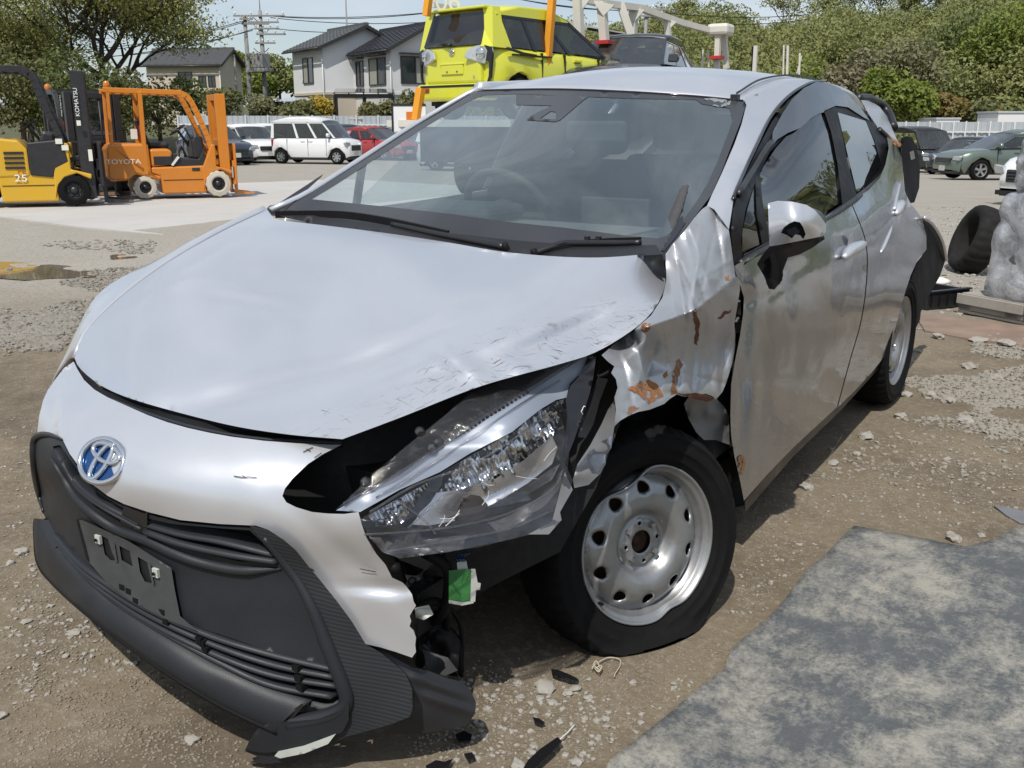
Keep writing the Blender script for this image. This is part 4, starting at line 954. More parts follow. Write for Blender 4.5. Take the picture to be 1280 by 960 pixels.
# ---- rear end, seen past the flank
panel('rear_bumper', [(1152, 271), (1160, 277), (1170, 290), (1178, 305), (1182, 325), (1175, 345), (1160, 372), (1147, 398), (1141, 392), (1138, 370), (1140, 345), (1150, 325), (1156, 310), (1157, 293)], [(1152, 271, .77), (1182, 325, .80), (1147, 398, .80), (1140, 345, .78), (1160, 372, .80)], 'x', MT['darkplastic'], car, step=6, thick=.01)
m = MB(); m.tube(spl([U(1155, 272, x=.79), U(1166, 281, x=.80), U(1177, 300, x=.81), U(1183, 325, x=.81)], 20), .010, 6); m.build('bumper_edge', MT['silver'], car, True)
panel('rear_lamp_frame', [(1126, 173), (1133, 170), (1140, 172), (1146, 184), (1150, 212), (1149, 235), (1143, 253), (1138, 254), (1131, 240), (1128, 205)], [(1126, 173, .70), (1150, 212, .74), (1143, 253, .76), (1128, 205, .71)], 'x', MT['darkplastic'], car, step=5, thick=.05)
panel('lamp_socket', [(1137, 190), (1142, 188), (1144, 198), (1139, 200)], [(1137, 190, .73), (1142, 188, .74), (1144, 198, .74), (1139, 200, .73)], 'x', MT['whitebox'], car, step=4, off=.03)
tg = panel('tailgate', [(1076, 125), (1088, 126), (1100, 134), (1109, 146), (1115, 160), (1120, 172), (1124, 180), (1110, 175), (1098, 160), (1086, 143)], [(1076, 125, .47), (1100, 134, .50), (1115, 160, .58), (1124, 180, .68), (1098, 160, .60), (1086, 143, .56)], 'x', MT['scuffed'], car, step=5, thick=.01, disp=lambda P: .05*vnoise(P, 1/10.))
tg['label'] = 'twisted silver tailgate corner'
m = MB(); m.tube(spl([U(1072, 123, x=.44), U(1088, 124, x=.46), U(1102, 131, x=.48), (U(1111, 143, x=.52)), U(1117, 160, x=.57)], 20), .022, 8); m.build('spoiler', MT['satin_black'], tg, True)
m = MB(); m.tube(spl([U(1074, 121.5, x=.44), U(1090, 122.5, x=.46), U(1104, 129.5, x=.48), (U(1113, 142, x=.52)), U(1118.5, 158, x=.57)], 20), .010, 8); m.build('spoiler_edge', MT['silver'], tg, True)
panel('rust_patch', [(1108, 165), (1118, 174), (1127, 180), (1125, 184), (1114, 180), (1106, 170)], [(1108, 165, .63), (1127, 180, .70), (1114, 180, .69)], 'x', MT['rust'], tg, step=4, off=.02, thick=0)

# ---- greenhouse side
gc = [(932, 128, .535), (905, 200, .625), (885, 250, .70), (912, 287, .775), (960, 150, .59), (940, 190, .66), (922, 230, .72), (1020, 102, .558), (1050, 110, .565), (1085, 148, .600), (927, 317, .775), (1030, 267, .765), (1052, 252, .762), (985, 166, .655), (1030, 139, .630), (945, 220, .705), (1047, 141, .630), (1081, 150, .608),
      (1100, 205, .70), (1096, 220, .72), (1070, 240, .752), (915, 345, .785), (1116, 185, .69), (1109, 172, .66)]
ap = panel('windshield_pillar', [(930, 125), (955, 113), (985, 107), (1020, 101), (1000, 108), (982, 124), (962, 148), (942, 187), (925, 226), (917, 248), (914, 268), (911, 287), (904, 277), (893, 262), (884, 257), (890, 243), (903, 215), (918, 180), (927, 155), (933, 131)], gc, 'x', MT['silver'], car, step=6, thick=.03)
m = MB(); m.tube(curve_pts([(1030, 101), (1010, 105), (985, 121), (963, 147), (943, 187), (924, 229), (916, 250)], gc, 'x', .004, 40), .006, 6); m.build('drip_moulding', MT['gloss_black'], ap, True)
panel('door_frame', [(1020, 103), (1005, 110), (985, 126), (965, 152), (945, 190), (926, 232), (916, 262), (914, 290), (918, 335), (930, 328), (926, 300), (932, 262), (945, 225), (962, 190), (985, 166), (1000, 158), (1030, 138), (1047, 140), (1082, 151), (1093, 175), (1102, 208), (1096, 222), (1113, 212), (1110, 172), (1085, 148), (1068, 127), (1050, 110)], gc, 'x', MT['frame_black'], car, step=6, thick=.02, off=-.003)
m = MB(); m.tube(curve_pts([(923, 243), (940, 215), (957, 187), (965, 178)], gc, 'x', .018, 12), .010, 6); m.build('visor_clip', MT['satin_black'], ap, True)
panel('window_visor', [(1021, 102), (1036, 104), (1050, 110), (1062, 120), (1075, 134), (1087, 150), (1080, 147), (1060, 134), (1045, 132), (1031, 138), (1015, 147), (1000, 160), (985, 166), (972, 174), (965, 182), (966, 165), (978, 142), (990, 124), (1005, 110)], gc, 'x', MT['visor'], car, step=6, thick=.003, off=.03)
panel('side_window', [(928, 316), (980, 292), (1030, 266), (1053, 251), (1047, 205), (1039, 165), (1031, 139), (1015, 147), (1000, 160), (985, 168), (970, 185), (955, 207), (943, 232), (934, 262), (928, 290)], gc, 'x', MT['sideglass'], car, step=12, thick=0, off=-.012)
panel('side_window', [(1047, 140), (1065, 144), (1082, 151), (1092, 176), (1101, 206), (1096, 221), (1071, 241), (1060, 195)], gc, 'x', MT['darkglass'], car, step=12, thick=0, off=-.006)
panel('door_pillar', [(1030, 138), (1045, 133), (1051, 160), (1060, 205), (1071, 244), (1053, 256), (1047, 205), (1039, 165)], gc, 'x', MT['frame_black'], car, step=7, thick=.02, off=.014)
panel('quarter_bar', [(944, 222), (950, 214), (953, 250), (962, 302), (953, 306), (946, 270)], gc, 'x', MT['frame_black'], car, step=6, thick=.02)
panel('mirror_sail', [(926, 345), (930, 318), (953, 306), (965, 300), (950, 316), (936, 332)], gc, 'x', MT['gloss_black'], car, step=6, thick=.02, off=.004)
m = MB(); m.tube(curve_pts([(925, 330), (950, 315), (985, 298), (1030, 275), (1056, 258), (1073, 246), (1099, 224), (1110, 209)], gc, 'x', .010, 50), .012, 8); m.build('belt_moulding', MT['satin_black'], car, True)
m = MB(); m.tube(curve_pts([(1110, 209), (1114, 198), (1114, 186), (1109, 173), (1098, 162)], gc, 'x', .006, 24), .014, 8); m.build('belt_moulding', MT['satin_black'], car, True)

# ---- wing mirror
mr = V(*U(985, 285, x=.93))
def mirror():
    m = empty('wing_mirror', (0, 0, 0)); m.parent = car; m['label'] = 'cracked silver wing mirror'
    ct = [(961, 255, .83), (985, 253, .90), (1012, 258, .98), (1030, 275, 1.02), (1028, 292, 1.02), (1000, 300, .95), (965, 305, .84), (985, 280, .93), (1005, 280, .99)]
    # front shell seen from ahead: surveyed in y
    cy = [(961, 255, .40), (985, 252, .37), (1012, 257, .42), (1033, 278, .50), (1028, 296, .47), (1000, 302, .40), (964, 306, .40), (985, 280, .345), (1010, 280, .38), (1000, 268, .36)]
    hole = [(976, 291), (980, 284), (987, 279), (993, 276.5), (1000, 278), (1004, 284), (1007, 293), (1004, 299), (1000, 294), (994, 293), (990, 298), (984, 294)]
    panel('mirror_shell', [(960, 254), (972, 251), (990, 252), (1008, 256), (1018, 262), (1027, 272), (1033, 281), (1032, 290), (1028, 295), (1010, 299), (990, 303), (975, 306), (962, 308), (961, 285)], cy, 'y', MT['silver'], m, holes=[hole], step=5, thick=.006)
    b = MB(); b.add([], [])
    panel('mirror_core', [(975, 275), (1012, 275), (1012, 302), (975, 304)], [(975, 275, .41), (1012, 275, .43), (1012, 302, .43), (975, 304, .42), (993, 288, .40)], 'y', MT['void'], m, step=8, thick=.02)
    panel('mirror_core', [(983, 288), (994, 283), (1000, 290), (994, 296), (986, 293)], [(983, 288, .39), (1000, 290, .40), (990, 296, .39)], 'y', MT['dusty_plate'], m, step=5, thick=.01)
    panel('mirror_base', [(962, 308), (985, 304), (1030, 295), (1031, 299), (1015, 310), (1000, 318), (985, 322), (978, 340), (978, 350), (968, 362), (961, 361), (955, 345), (946, 330), (952, 320)], [(962, 308, .42), (1030, 295, .47), (985, 322, .43), (968, 362, .46), (946, 330, .47)], 'y', MT['gloss_black'], m, step=5, thick=.04)
    panel('mirror_base', [(958, 314), (963, 308), (990, 305), (990, 309), (968, 314), (950, 332), (946, 330)], [(962, 308, .42), (990, 305, .42), (946, 330, .46)], 'y', MT['satin_black'], m, step=5, off=.01)
    b = MB(); lo = V(*U(1024, 294, y=.47)); b.lathe([(.0005, .01), (.010, .008), (.012, -.01)], lo, (.3, -.8, 0), 10); b.build('turn_lamp', MT['lens'], m, True)
    # back of the shell
    c0 = V(*U(986, 281, y=.42)); g = MB()
    pr = []
    for k in range(8):
        s_ = 1-(k/7)**2.2*.25
        for t in np.linspace(0, 2*math.pi, 16, endpoint=False): pr.append(c0+V(.066*s_*math.cos(t), +.04+k*.016, .040*s_*math.sin(t)))
    g.add(pr, grid_faces(8, 16, True)+[tuple(range(7*16, 8*16))]); g.build('mirror_housing', MT['satin_black'], m, True)
mirror()
# dangling black trim under the mirror
panel('door_trim_piece', [(955, 332), (966, 328), (978, 325), (979, 345), (975, 355), (965, 362), (958, 355)], [(955, 332, .84), (978, 325, .86), (975, 355, .85), (960, 360, .83)], 'x', MT['gloss_black'], car, step=5, thick=.01, off=.01)

# ---- windscreen
ws = [(600, 113, 1.165), (690, 112, 1.07), (780, 115, 1.035), (860, 120, 1.08), (930, 127, 1.175), (592, 118, 1.15), (520, 160, .93), (430, 220, .55), (380, 250, .37), (345, 268, .28), (400, 281, .30), (480, 290, .31), (590, 306, .33), (640, 315, .325), (740, 321, .29), (826, 316, .24), (862, 285, .37), (885, 250, .53), (905, 205, .77), (925, 150, 1.05),
      (640, 200, .66), (760, 205, .63), (560, 210, .62), (840, 210, .66), (700, 260, .45)]
ws_out = [(598, 113), (640, 111.5), (690, 112), (740, 113), (780, 115), (820, 117), (860, 120), (900, 123.5), (930, 127), (932, 131), (926, 152), (915, 180), (903, 212), (889, 244), (872, 266), (858, 284), (843, 302), (828, 317), (780, 322), (740, 323), (690, 321), (640, 317), (590, 310), (560, 305), (480, 293), (400, 281), (352, 270), (343, 267), (380, 247), (430, 216), (480, 184), (520, 158), (560, 135), (585, 120)]
wsf = tps(ws)
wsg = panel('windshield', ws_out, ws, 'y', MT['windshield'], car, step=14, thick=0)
wsg['label'] = 'windscreen with film of dust and sky haze and a chipped top corner'
clear = [(605, 119), (640, 117.5), (668, 118), (702, 120), (735, 121), (790, 123), (840, 124), (870, 124.5), (878, 130), (895, 133), (912, 135), (916, 150), (908, 172), (896, 204), (884, 230), (868, 256), (852, 278), (834, 294), (822, 298), (780, 294), (700, 284), (640, 278), (560, 267), (480, 258), (430, 253), (390, 249), (420, 231), (470, 198), (530, 160), (580, 130)]
panel('frit_border', ws_out, ws, 'y', MT['frit'], wsg, holes=[clear], step=9, thick=0, off=.003)
panel('camera_shroud', [(645, 118), (735, 121), (728, 126), (700, 150), (694, 152), (658, 150), (662, 146), (672, 140), (690, 132), (645, 131)], ws, 'y', MT['frit'], wsg, holes=[[(675, 148), (694, 149), (695, 140), (688, 139)]], step=7, thick=.0, off=.004)
# crazed corner
panel('crazed_glass', [(880, 123), (900, 122), (914, 126), (912, 131), (900, 134), (888, 131)], ws, 'y', plain('crazed white glass', (.20, .22, .22), .35, var=.7, scale=90), wsg, step=4, thick=.0, off=.004, disp=lambda P: .006*vnoise(P, 1/3.))
m = MB(); m.tube(curve_pts([(598, 113), (690, 111.5), (780, 114.5), (860, 119.5), (929, 126)], ws, 'y', .004, 40), .004, 6); m.build('glass_seal', MT['gloss_black'], wsg, True)
m = MB(); m.box(*(lambda c: (c-V(.012, .012, .01), c+V(.012, .012, .01)))(curve_pts([(919, 122)], ws, 'y', .01)[0])); m.build('roof_clip', MT['satin_black'], car)
# cowl, wipers, torn seal strip
cw = panel('cowl', [(343, 266), (352, 271), (400, 281), (480, 293), (560, 305), (640, 317), (740, 324), (828, 318), (820, 306), (740, 308), (640, 300), (560, 291), (480, 281), (400, 271), (362, 262)], lambda P: wsf(P)-.03, 'y', MT['satin_black'], car, step=9, thick=.01)
def wiper(arm, blade):
    e = empty('wiper', (0, 0, 0)); e.parent = car
    m = MB(); m.tube(curve_pts(arm, lambda P: wsf(P)-.035, 'y', n=20), np.linspace(.013, .008, 20), 6); m.build('wiper_arm', MT['satin_black'], e, True)
    m = MB(); p = curve_pts(blade, lambda P: wsf(P)-.03, 'y', n=24)
    for i in range(23): m.bar(p[i], p[i+1], .012, .022)
    m.build('wiper_blade', MT['darkplastic'], e)
    c_ = curve_pts([arm[0]], lambda P: wsf(P)-.04, 'y')[0]; m = MB(); m.lathe([(.001, .014), (.009, .012), (.011, -.01)], c_, (0, -.5, .9), 12); m.build('wiper_cap', MT['darkplastic'], e, True)
wiper([(632, 309), (600, 303), (545, 292), (490, 280)], [(345, 268), (420, 268), (470, 274), (520, 284), (560, 293)])
wiper([(668, 317), (700, 306), (716, 304), (770, 304), (800, 303)], [(672, 316), (720, 306), (760, 303), (800, 302)])
for px in ((734, 301), (748, 301)):
    c_ = curve_pts([px], lambda P: wsf(P)-.04, 'y')[0]; m = MB(); m.box(c_-V(.006, .006, .01), c_+V(.006, .006, .012)); m.build('wiper_clip', MT['satin_black'], car)
m = MB(); p = spl([U(794, 315, y=.26), U(822, 308, y=.28), U(836, 285, y=.36), U(848, 255, y=.47), U(856, 232, y=.58)], 24); rows = []
for i, q_ in enumerate(p): w_ = .020-.010*i/23; rows += [q_+V(-w_, 0, 0), q_+V(w_, 0, .003), q_+V(w_, .006, -.004), q_+V(-w_, .006, -.006)]
m.add(rows, grid_faces(24, 4, True)+[(0, 1, 2, 3)]); m.build('torn_seal', plain('torn brown grey glass seal', (.060, .057, .058), .7, var=.3, scale=30), car, True)
for o_ in ([(838, 292), (850, 272), (854, 270), (853, 277), (857, 278), (845, 296), (830, 314), (826, 313)], [(850, 257), (854, 255), (854, 261), (850, 266)], [(846, 272), (849, 268), (850, 274), (846, 277)], [(857, 237), (860, 238), (858, 241)]):
    panel('butyl_smear', o_, ws, 'y', MT['gloss_black'], wsg, step=3, thick=.003, off=.008)
# right-hand end of the cowl: kicked-up corner trim
panel('cowl_corner', [(332, 262), (337, 257), (347, 255), (365, 243), (385, 230), (404, 217.5), (402, 221), (382, 239), (366, 254), (352, 267), (343, 270), (336, 269)], lambda P: wsf(P)-.004, 'y', MT['satin_black'], car, step=5, thick=.006)

# ---- roof
def tensor(rows, nu, nv):
    A = np.array([spl(r_, nu) for r_ in rows]); return np.stack([spl(A[:, k], nv) for k in range(nu)], 0)
fe = [curve_pts([p], ws, 'y', -.002)[0] for p in ((598, 112), (690, 111), (780, 114), (860, 119), (930, 126))]
rr = [fe, [(-.552, 1.40, 1.400), (-.30, 1.40, 1.437), (0, 1.40, 1.452), (.30, 1.40, 1.425), (.545, 1.45, 1.368)],
      [(-.56, 1.8, 1.418), (-.30, 1.8, 1.452), (0, 1.8, 1.468), (.30, 1.8, 1.452), (.553, 1.8, 1.412)], [(-.55, 2.4, 1.385), (-.3, 2.4, 1.43), (0, 2.4, 1.445), (.3, 2.4, 1.43), (.55, 2.4, 1.385)], [(-.50, 2.95, 1.29), (-.28, 2.98, 1.35), (0, 3.0, 1.365), (.28, 2.98, 1.35), (.50, 2.95, 1.29)]]
Rf = tensor(rr, 25, 36)
m = MB(); m.add(Rf.reshape(-1, 3), grid_faces(25, 36, flip=True)); rf = m.build('roof', MT['silver'], car, True); solid(rf, .03, 1 if rf.data.polygons[100].normal.z < 0 else -1)
# pressed channel along the left roof edge
m = MB(); m.tube(spl([V(*curve_pts([(918, 121)], ws, 'y', .0)[0])+V(0, .02, .012), (.47, 1.5, 1.409), (.478, 1.9, 1.434), (.47, 2.4, 1.408)], 30), .0035, 6); m.build('roof_channel', MT['satin_black'], rf, True)

# ---- right-hand side and the rest of the shell (mostly out of sight)
def mesh_grid(name, P, mat, th=.004, flip=False):
    nu, nv = P.shape[:2]; m = MB(); m.add(P.reshape(-1, 3), grid_faces(nu, nv, flip=flip)); o = m.build(name, mat, car, True); solid(o, th, 0); return o
rw = tensor([[U(334, 262, x=-.71), U(270, 293, x=-.70), U(205, 331, x=-.68), U(150, 372, x=-.66), U(108, 414, x=-.63), U(93, 447, x=-.60)],
             [U(330, 260, x=-.745), U(268, 287, x=-.745), U(204, 322, x=-.75), U(150, 356, x=-.76), U(104, 402, x=-.74), U(84, 452, x=-.69)],
             [(-.80, .36, .90), (-.81, .12, .86), U(177, 336, x=-.82)+V(0, 0, -.015), U(120, 375, x=-.83), U(88, 440, x=-.80), U(66, 480, x=-.76)],
             [(-.82, .38, .62), (-.83, .20, .68), (-.845, .02, .70), (-.845, -.22, .66), (-.83, -.38, .58), (-.78, -.46, .50)]], 24, 16)
mesh_grid('right_wing', rw, MT['silver'], .006)
rdp = tensor([[(-.775, .40, .95), (-.765, 1.2, .965), (-.76, 2.0, 1.0), (-.74, 2.7, 1.06)], [(-.82, .40, .75), (-.83, 1.2, .76), (-.83, 2.0, .80), (-.82, 2.9, .85)], [(-.825, .40, .5), (-.83, 1.2, .5), (-.83, 2.0, .55), (-.83, 2.28, .70)], [(-.80, .38, .22), (-.80, 1.2, .22), (-.80, 1.9, .23), (-.80, 2.26, .32)]], 20, 14)
mesh_grid('right_flank', rdp, MT['silver'], .006)
def pillar(pts, rad, name, mat='silver'):
    m = MB(); m.tube(spl(pts, 20), rad, 8); return m.build(name, MT[mat], car, True)
pr_ = [U(341, 263, y=.28)+V(-.01, 0, 0)]+[V(*curve_pts([p], ws, 'y')[0])+V(-.012, .012, .004) for p in ((380, 246), (430, 215), (520, 157), (585, 119), (600, 112))]
pillar(pr_, .011, 'right_pillar')
pillar([pr_[-1], (-.565, 1.4, 1.395), (-.57, 1.8, 1.41), (-.56, 2.4, 1.378), (-.51, 2.95, 1.28)], .025, 'right_roof_rail')
pillar([(-.575, 1.72, 1.40), (-.68, 1.68, 1.2), (-.77, 1.62, .97)], .035, 'right_door_pillar', 'gloss_black')
pillar([(-.67, .68, 1.12), (-.76, .74, .97)], .016, 'right_quarter_bar', 'gloss_black')
m = MB(); m.add([(-.765, 2.25, 1.02), (-.735, 2.95, 1.08), (-.51, 2.95, 1.30), (-.57, 2.45, 1.38)], [(0, 1, 2, 3)]); solid(m.build('right_rear_quarter', MT['silver'], car), .03)
m = MB(); m.add([(-.765, .72, .97), (-.765, 1.62, .97), (-.58, 1.70, 1.39), (-.575, 1.15, 1.34)], [(0, 1, 2, 3)]); m.build('side_window', MT['clearglass'], car)
m = MB(); m.add([(-.765, 1.65, .97), (-.76, 2.27, 1.02), (-.57, 2.42, 1.36), (-.58, 1.74, 1.39)], [(0, 1, 2, 3)]); m.build('side_window', MT['darkglass'], car)
# rear shell: tailgate, bumper, floor, bulkheads
m = MB(); m.add([(-.66, 3.12, .80), (.60, 3.12, .80), (.62, 3.06, 1.05), (.50, 2.97, 1.31), (-.50, 2.97, 1.31), (-.66, 3.06, 1.05)], [(0, 1, 2, 3, 4, 5)]); solid(m.build('rear_panel', MT['silver'], car), .03)
m = MB(); m.add([(-.40, 3.085, 1.05), (.20, 3.085, 1.05), (.18, 3.005, 1.27), (-.38, 3.005, 1.27)], [(0, 1, 2, 3)]); m.build('rear_window', MT['darkglass'], car)
m = MB(); m.add([(-.78, 2.7, .30), (-.70, 3.18, .28), (0, 3.25, .28), (.62, 3.16, .28), (.78, 2.8, .30), (-.80, 2.7, .78), (-.70, 3.16, .82), (0, 3.22, .82), (.60, 3.12, .82), (.70, 2.9, .8)], [(0, 1, 6, 5), (1, 2, 7, 6), (2, 3, 8, 7), (3, 4, 9, 8)]); solid(m.build('rear_valance', MT['silver'], car, True), .02)
m = MB(); m.box((-.74, .42, .20), (.72, 2.95, .30)); m.box((-.50, -.50, .20), (.48, .42, .30)); m.build('underbody', MT['void'], car)

# ---- cabin
m = MB(); m.add([(-.70, .40, .90), (.68, .36, .90), (.70, .62, .935), (.68, .98, .93), (.68, 1.06, .86), (.68, 1.02, .45), (-.70, .62, .935), (-.70, .98, .93), (-.70, 1.06, .86), (-.70, 1.02, .45)],
               [(0, 1, 2, 6), (6, 2, 3, 7), (7, 3, 4, 8), (8, 4, 5, 9)]); dash = solid(m.build('dashboard', MT['dash'], car), .03)
m = MB(); m.box((-.58, .76, .93), (-.20, 1.02, .985)); bev(m.build('instrument_hood', MT['interior'], car), .03, 3)
m = MB(); m.box((.05, .96, .86), (.30, .98, 1.02)); bev(m.build('centre_screen', MT['interior'], car), .006)
m = MB(); m.box((-.12, .60, .936), (.38, .88, .94)); m.build('dash_mat', MT['liner'], car)
sw_c, sw_n = V(-.37, 1.16, .93), V(0, .86, .50); sw_n /= np.linalg.norm(sw_n); sa, sb = V(1, 0, 0), np.cross(sw_n, V(1, 0, 0))
sw = empty('steering_wheel'); sw.parent = car
m = MB(); m.tube([sw_c+.18*(math.cos(t)*sa+math.sin(t)*sb) for t in np.linspace(0, 2*math.pi, 41)], .016, 8, False); m.build('wheel_rim', MT['interior'], sw, True)
m = MB(); m.lathe([(.001, .03), (.05, .028), (.07, .01), (.07, -.03)], sw_c-sw_n*.02, tuple(sw_n), 16); m.build('wheel_boss', MT['interior'], sw, True)
m = MB()
for t in (0, math.pi, -math.pi/2): m.bar(sw_c, sw_c+.17*(math.cos(t)*sa+math.sin(t)*sb), .04, .015)
m.build('wheel_spoke', MT['interior'], sw)
def seat(x, y, w_=.5, rear=False):
    e = empty('rear_seat' if rear else 'front_seat'); e.parent = car
    m = MB(); m.box((x-w_/2, y-.25, .42), (x+w_/2, y+.25, .56)); bev(m.build('seat_cushion', MT['seat'], e), .05, 3)
    m = MB(); m.prism([(0, .50), (.10, .50), (.28, 1.10), (.17, 1.12)], (x-w_/2, y+.16, 0), (0, 1, 0), (0, 0, 1), (w_, 0, 0)); bev(m.build('seat_back', MT['seat'], e), .05, 3)
    for hx in ([x-.34, x+.34] if rear else [x]):
        m = MB(); m.box((hx-.13, y+.36, 1.13), (hx+.13, y+.46, 1.30)); bev(m.build('headrest', MT['seat'], e), .04, 3)
seat(-.36, 1.45); seat(.36, 1.45); seat(0, 2.25, 1.2, True)
m = MB(); m.box((.69, .5, .35), (.74, 2.6, .93)); m.build('door_card', MT['interior'], car); m = MB(); m.box((-.77, .5, .35), (-.72, 2.6, .93)); m.build('door_card', MT['interior'], car)
hlp = Rf.copy(); hlp[:, :, 2] -= .035; m = MB(); m.add(hlp[2:-2, 3:].reshape(-1, 3), grid_faces(21, 33)); m.build('headliner', MT['liner'], car, True)
mp_ = curve_pts([(745, 165)], ws, 'y', -.14)[0]; m = MB(); m.box(mp_-V(.11, .012, .035), mp_+V(.11, .012, .035)); bev(m.build('rear_view_mirror', MT['interior'], car), .015, 3)

# ---- wheels
def wheel(c, n, flat, dents=(), name='front_wheel'):
    e = empty(name, (0, 0, 0)); e.parent = car
    n = V(*n); n /= np.linalg.norm(n); c = V(*c)
    a = np.cross(V(0, 0, 1), n); a /= np.linalg.norm(a); b = np.cross(n, a)   # a: to the right seen from outside, b: up
    # tyre
    prof = [(.196, -.012), (.206, -.003), (.217, .003), (.2185, .006), (.222, .006), (.240, .012), (.2415, .0145), (.245, .0145), (.258, .013), (.272, .009), (.2735, .011), (.277, .009), (.286, .000), (.2925, -.012), (.2975, -.030), (.300, -.055), (.3005, -.085), (.300, -.115), (.2975, -.140), (.2925, -.155), (.284, -.168), (.265, -.178), (.24, -.18), (.21, -.172), (.196, -.16)]
    nseg = 192; vs = []
    for k in range(nseg):
        th = 2*math.pi*k/nseg
        for i, (r_, h) in enumerate(prof):
            rr_ = r_
            if 12 <= i <= 20 and (k % 4 == 0): rr_ -= .006
            if i in (15, 17): rr_ -= .006
            p = c+rr_*(math.cos(th)*a+math.sin(th)*b)+h*n
            if p[2] < .004+.03*flat:
                dz = (.004+.03*flat)-p[2]
                if flat:
                    t_ = max(0, dz); p = p+n*(min(.05, t_*.55) if h > -.085 else -min(.05, t_*.55)); p[2] = .004+max(0, .03-t_*.9)*.8
                else: p[2] = .004
            vs.append(p)
    m = MB(); m.add(vs, [(i, i+1, j+1, j) for k in range(nseg) for i, j in [(k*len(prof)+q, ((k+1) % nseg)*len(prof)+q) for q in range(len(prof)-1)]])
    ty = m.build('tyre', MT['rubber'], e, True)
    # rim
    hole = lambda ang: [(.146*math.cos(ang)+rx*math.cos(t)*math.cos(ang)-ry*math.sin(t)*math.sin(ang), .146*math.sin(ang)+rx*math.cos(t)*math.sin(ang)+ry*math.sin(t)*math.cos(ang)) for t in np.linspace(0, 2*math.pi, 14, endpoint=False) for rx, ry in [(.0135, .0165-.004*math.cos(t))]]
    circ = lambda x, y, r_, k=14: [(x+r_*math.cos(t), y+r_*math.sin(t)) for t in np.linspace(0, 2*math.pi, k, endpoint=False)]
    holes = [hole(R(18+36*k)) for k in range(10)]+[circ(0, 0, .030, 20)]+[circ(.05*math.cos(R(90*k+5)), .05*math.sin(R(90*k+5)), .0068, 10) for k in range(4)]
    P, F = tri2d(circ(0, 0, .1755, 90), holes, .0062)
    pr = [0, .03, .056, .060, .066, .074, .086, .098, .112, .128, .150, .163, .170, .176]; ph = [-.036, -.036, -.036, -.041, -.044, -.038, -.020, -.011, -.008, -.009, -.016, -.026, -.034, -.036]
    r_ = np.hypot(P[:, 0], P[:, 1]); h = np.interp(r_, pr, ph)
    for k in range(10):
        an = R(18+36*k); d = np.hypot(P[:, 0]-.146*math.cos(an), P[:, 1]-.146*math.sin(an)); h = h-.006*np.clip(1-(d-.014)/.008, 0, 1)
    for k in range(4):
        for rr_, amp in ((.05, .004),):
            an = R(90*k+5); d = np.hypot(P[:, 0]-rr_*math.cos(an), P[:, 1]-rr_*math.sin(an)); h = h+amp*np.clip(1-(d-.008)/.006, 0, 1)
    X = c+P[:, :1]*a+P[:, 1:]*b+h[:, None]*n
    o = obj('rim', X, F, MT['steel'], e, True); solid(o, .004, -1)
    bm = bmesh.new(); bm.from_mesh(o.data); bm.normal_update()
    if sum((f.normal.dot(Vector(n)) for f in bm.faces)) < 0: bmesh.ops.reverse_faces(bm, faces=bm.faces)
    bm.to_mesh(o.data); bm.free()
    # flange ring with its dents
    fp = [(.1745, -.036), (.177, -.030), (.1815, -.026), (.1835, -.018), (.188, -.012), (.193, -.010), (.1965, -.004), (.200, .0015), (.2035, .001), (.2045, -.004), (.203, -.012), (.196, -.016), (.190, -.03), (.180, -.06), (.172, -.12), (.185, -.19)]
    vs = []
    for k in range(120):
        th = 2*math.pi*k/120
        for rr_, hh in fp:
            q = rr_; h2 = hh
            for dc, ds, da, dh in dents:
                d = (th-R(dc)+math.pi) % (2*math.pi)-math.pi; g_ = math.exp(-.5*(d/R(ds))**2)
                if rr_ > .176: q -= da*g_*min(1, (rr_-.176)/.02); h2 += dh*g_*min(1, (rr_-.176)/.02)
            vs.append(c+q*(math.cos(th)*a+math.sin(th)*b)+h2*n)
    m = MB(); m.add(vs, [(k*16+i, k*16+i+1, ((k+1) % 120)*16+i+1, ((k+1) % 120)*16+i) for k in range(120) for i in range(15)]); m.build('rim_flange', MT['steel'], e, True)
    m = MB(); m.lathe([(.0005, -.055), (.012, -.054), (.014, -.062), (.024, -.062), (.030, -.052), (.031, -.07), (.17, -.07)], c, n, 24); m.build('hub', MT['hubrust'], e, True)
    for k in range(4):
        an = R(90*k+50); m = MB(); pc = c+.05*(math.cos(an)*a+math.sin(an)*b)-.036*n
        m.lathe([(.0005, .014), (.007, .013), (.0085, .008), (.0085, -.002)], pc, n, 6); autosmooth(m.build('wheel_nut', MT['steel'], e))
    pc = c+.193*(math.cos(R(215))*a+math.sin(R(215))*b)-.004*n; m = MB(); m.bar(pc, pc+n*.015, .006); m.build('valve', MT['darkplastic'], e)
    return e
fw = wheel((.7387, .0981, .2468), (.8868, -.4466, .1198), 1, [(112, 13, .036, -.010), (98, 6, .008, 0), (-72, 7, .010, -.004)])
fw['label'] = 'flat front tyre on a dented silver steel wheel'
rwn = wheel((.805, 2.615, .302), (1, -.02, .0), 0, [], 'rear_wheel'); rwn['label'] = 'left rear tyre on a silver steel wheel'
for nm, c_, fl in (('front_wheel', (-.77, .0, .30), 0), ('rear_wheel', (-.77, 2.6, .302), 0)):
    e = empty(nm); e.parent = car; m = MB()
    m.lathe([(.05, .0), (.2, .0), (.258, .017), (.2965, -.012), (.303, -.06), (.303, -.13), (.29, -.19), (.2, -.2)], c_, (-1, 0, 0), 40); m.build('tyre', MT['rubber'], e, True)
# arch lips of the left rear
panel('rear_arch_liner', [(1107, 444), (1140, 335), (1160, 310), (1150, 400), (1130, 440), (1110, 500), (1060, 500)], [(1107, 444, .70), (1140, 335, .72), (1160, 310, .72), (1110, 500, .55), (1060, 500, .50)], 'x', MT['void'], car, step=14, thick=0)
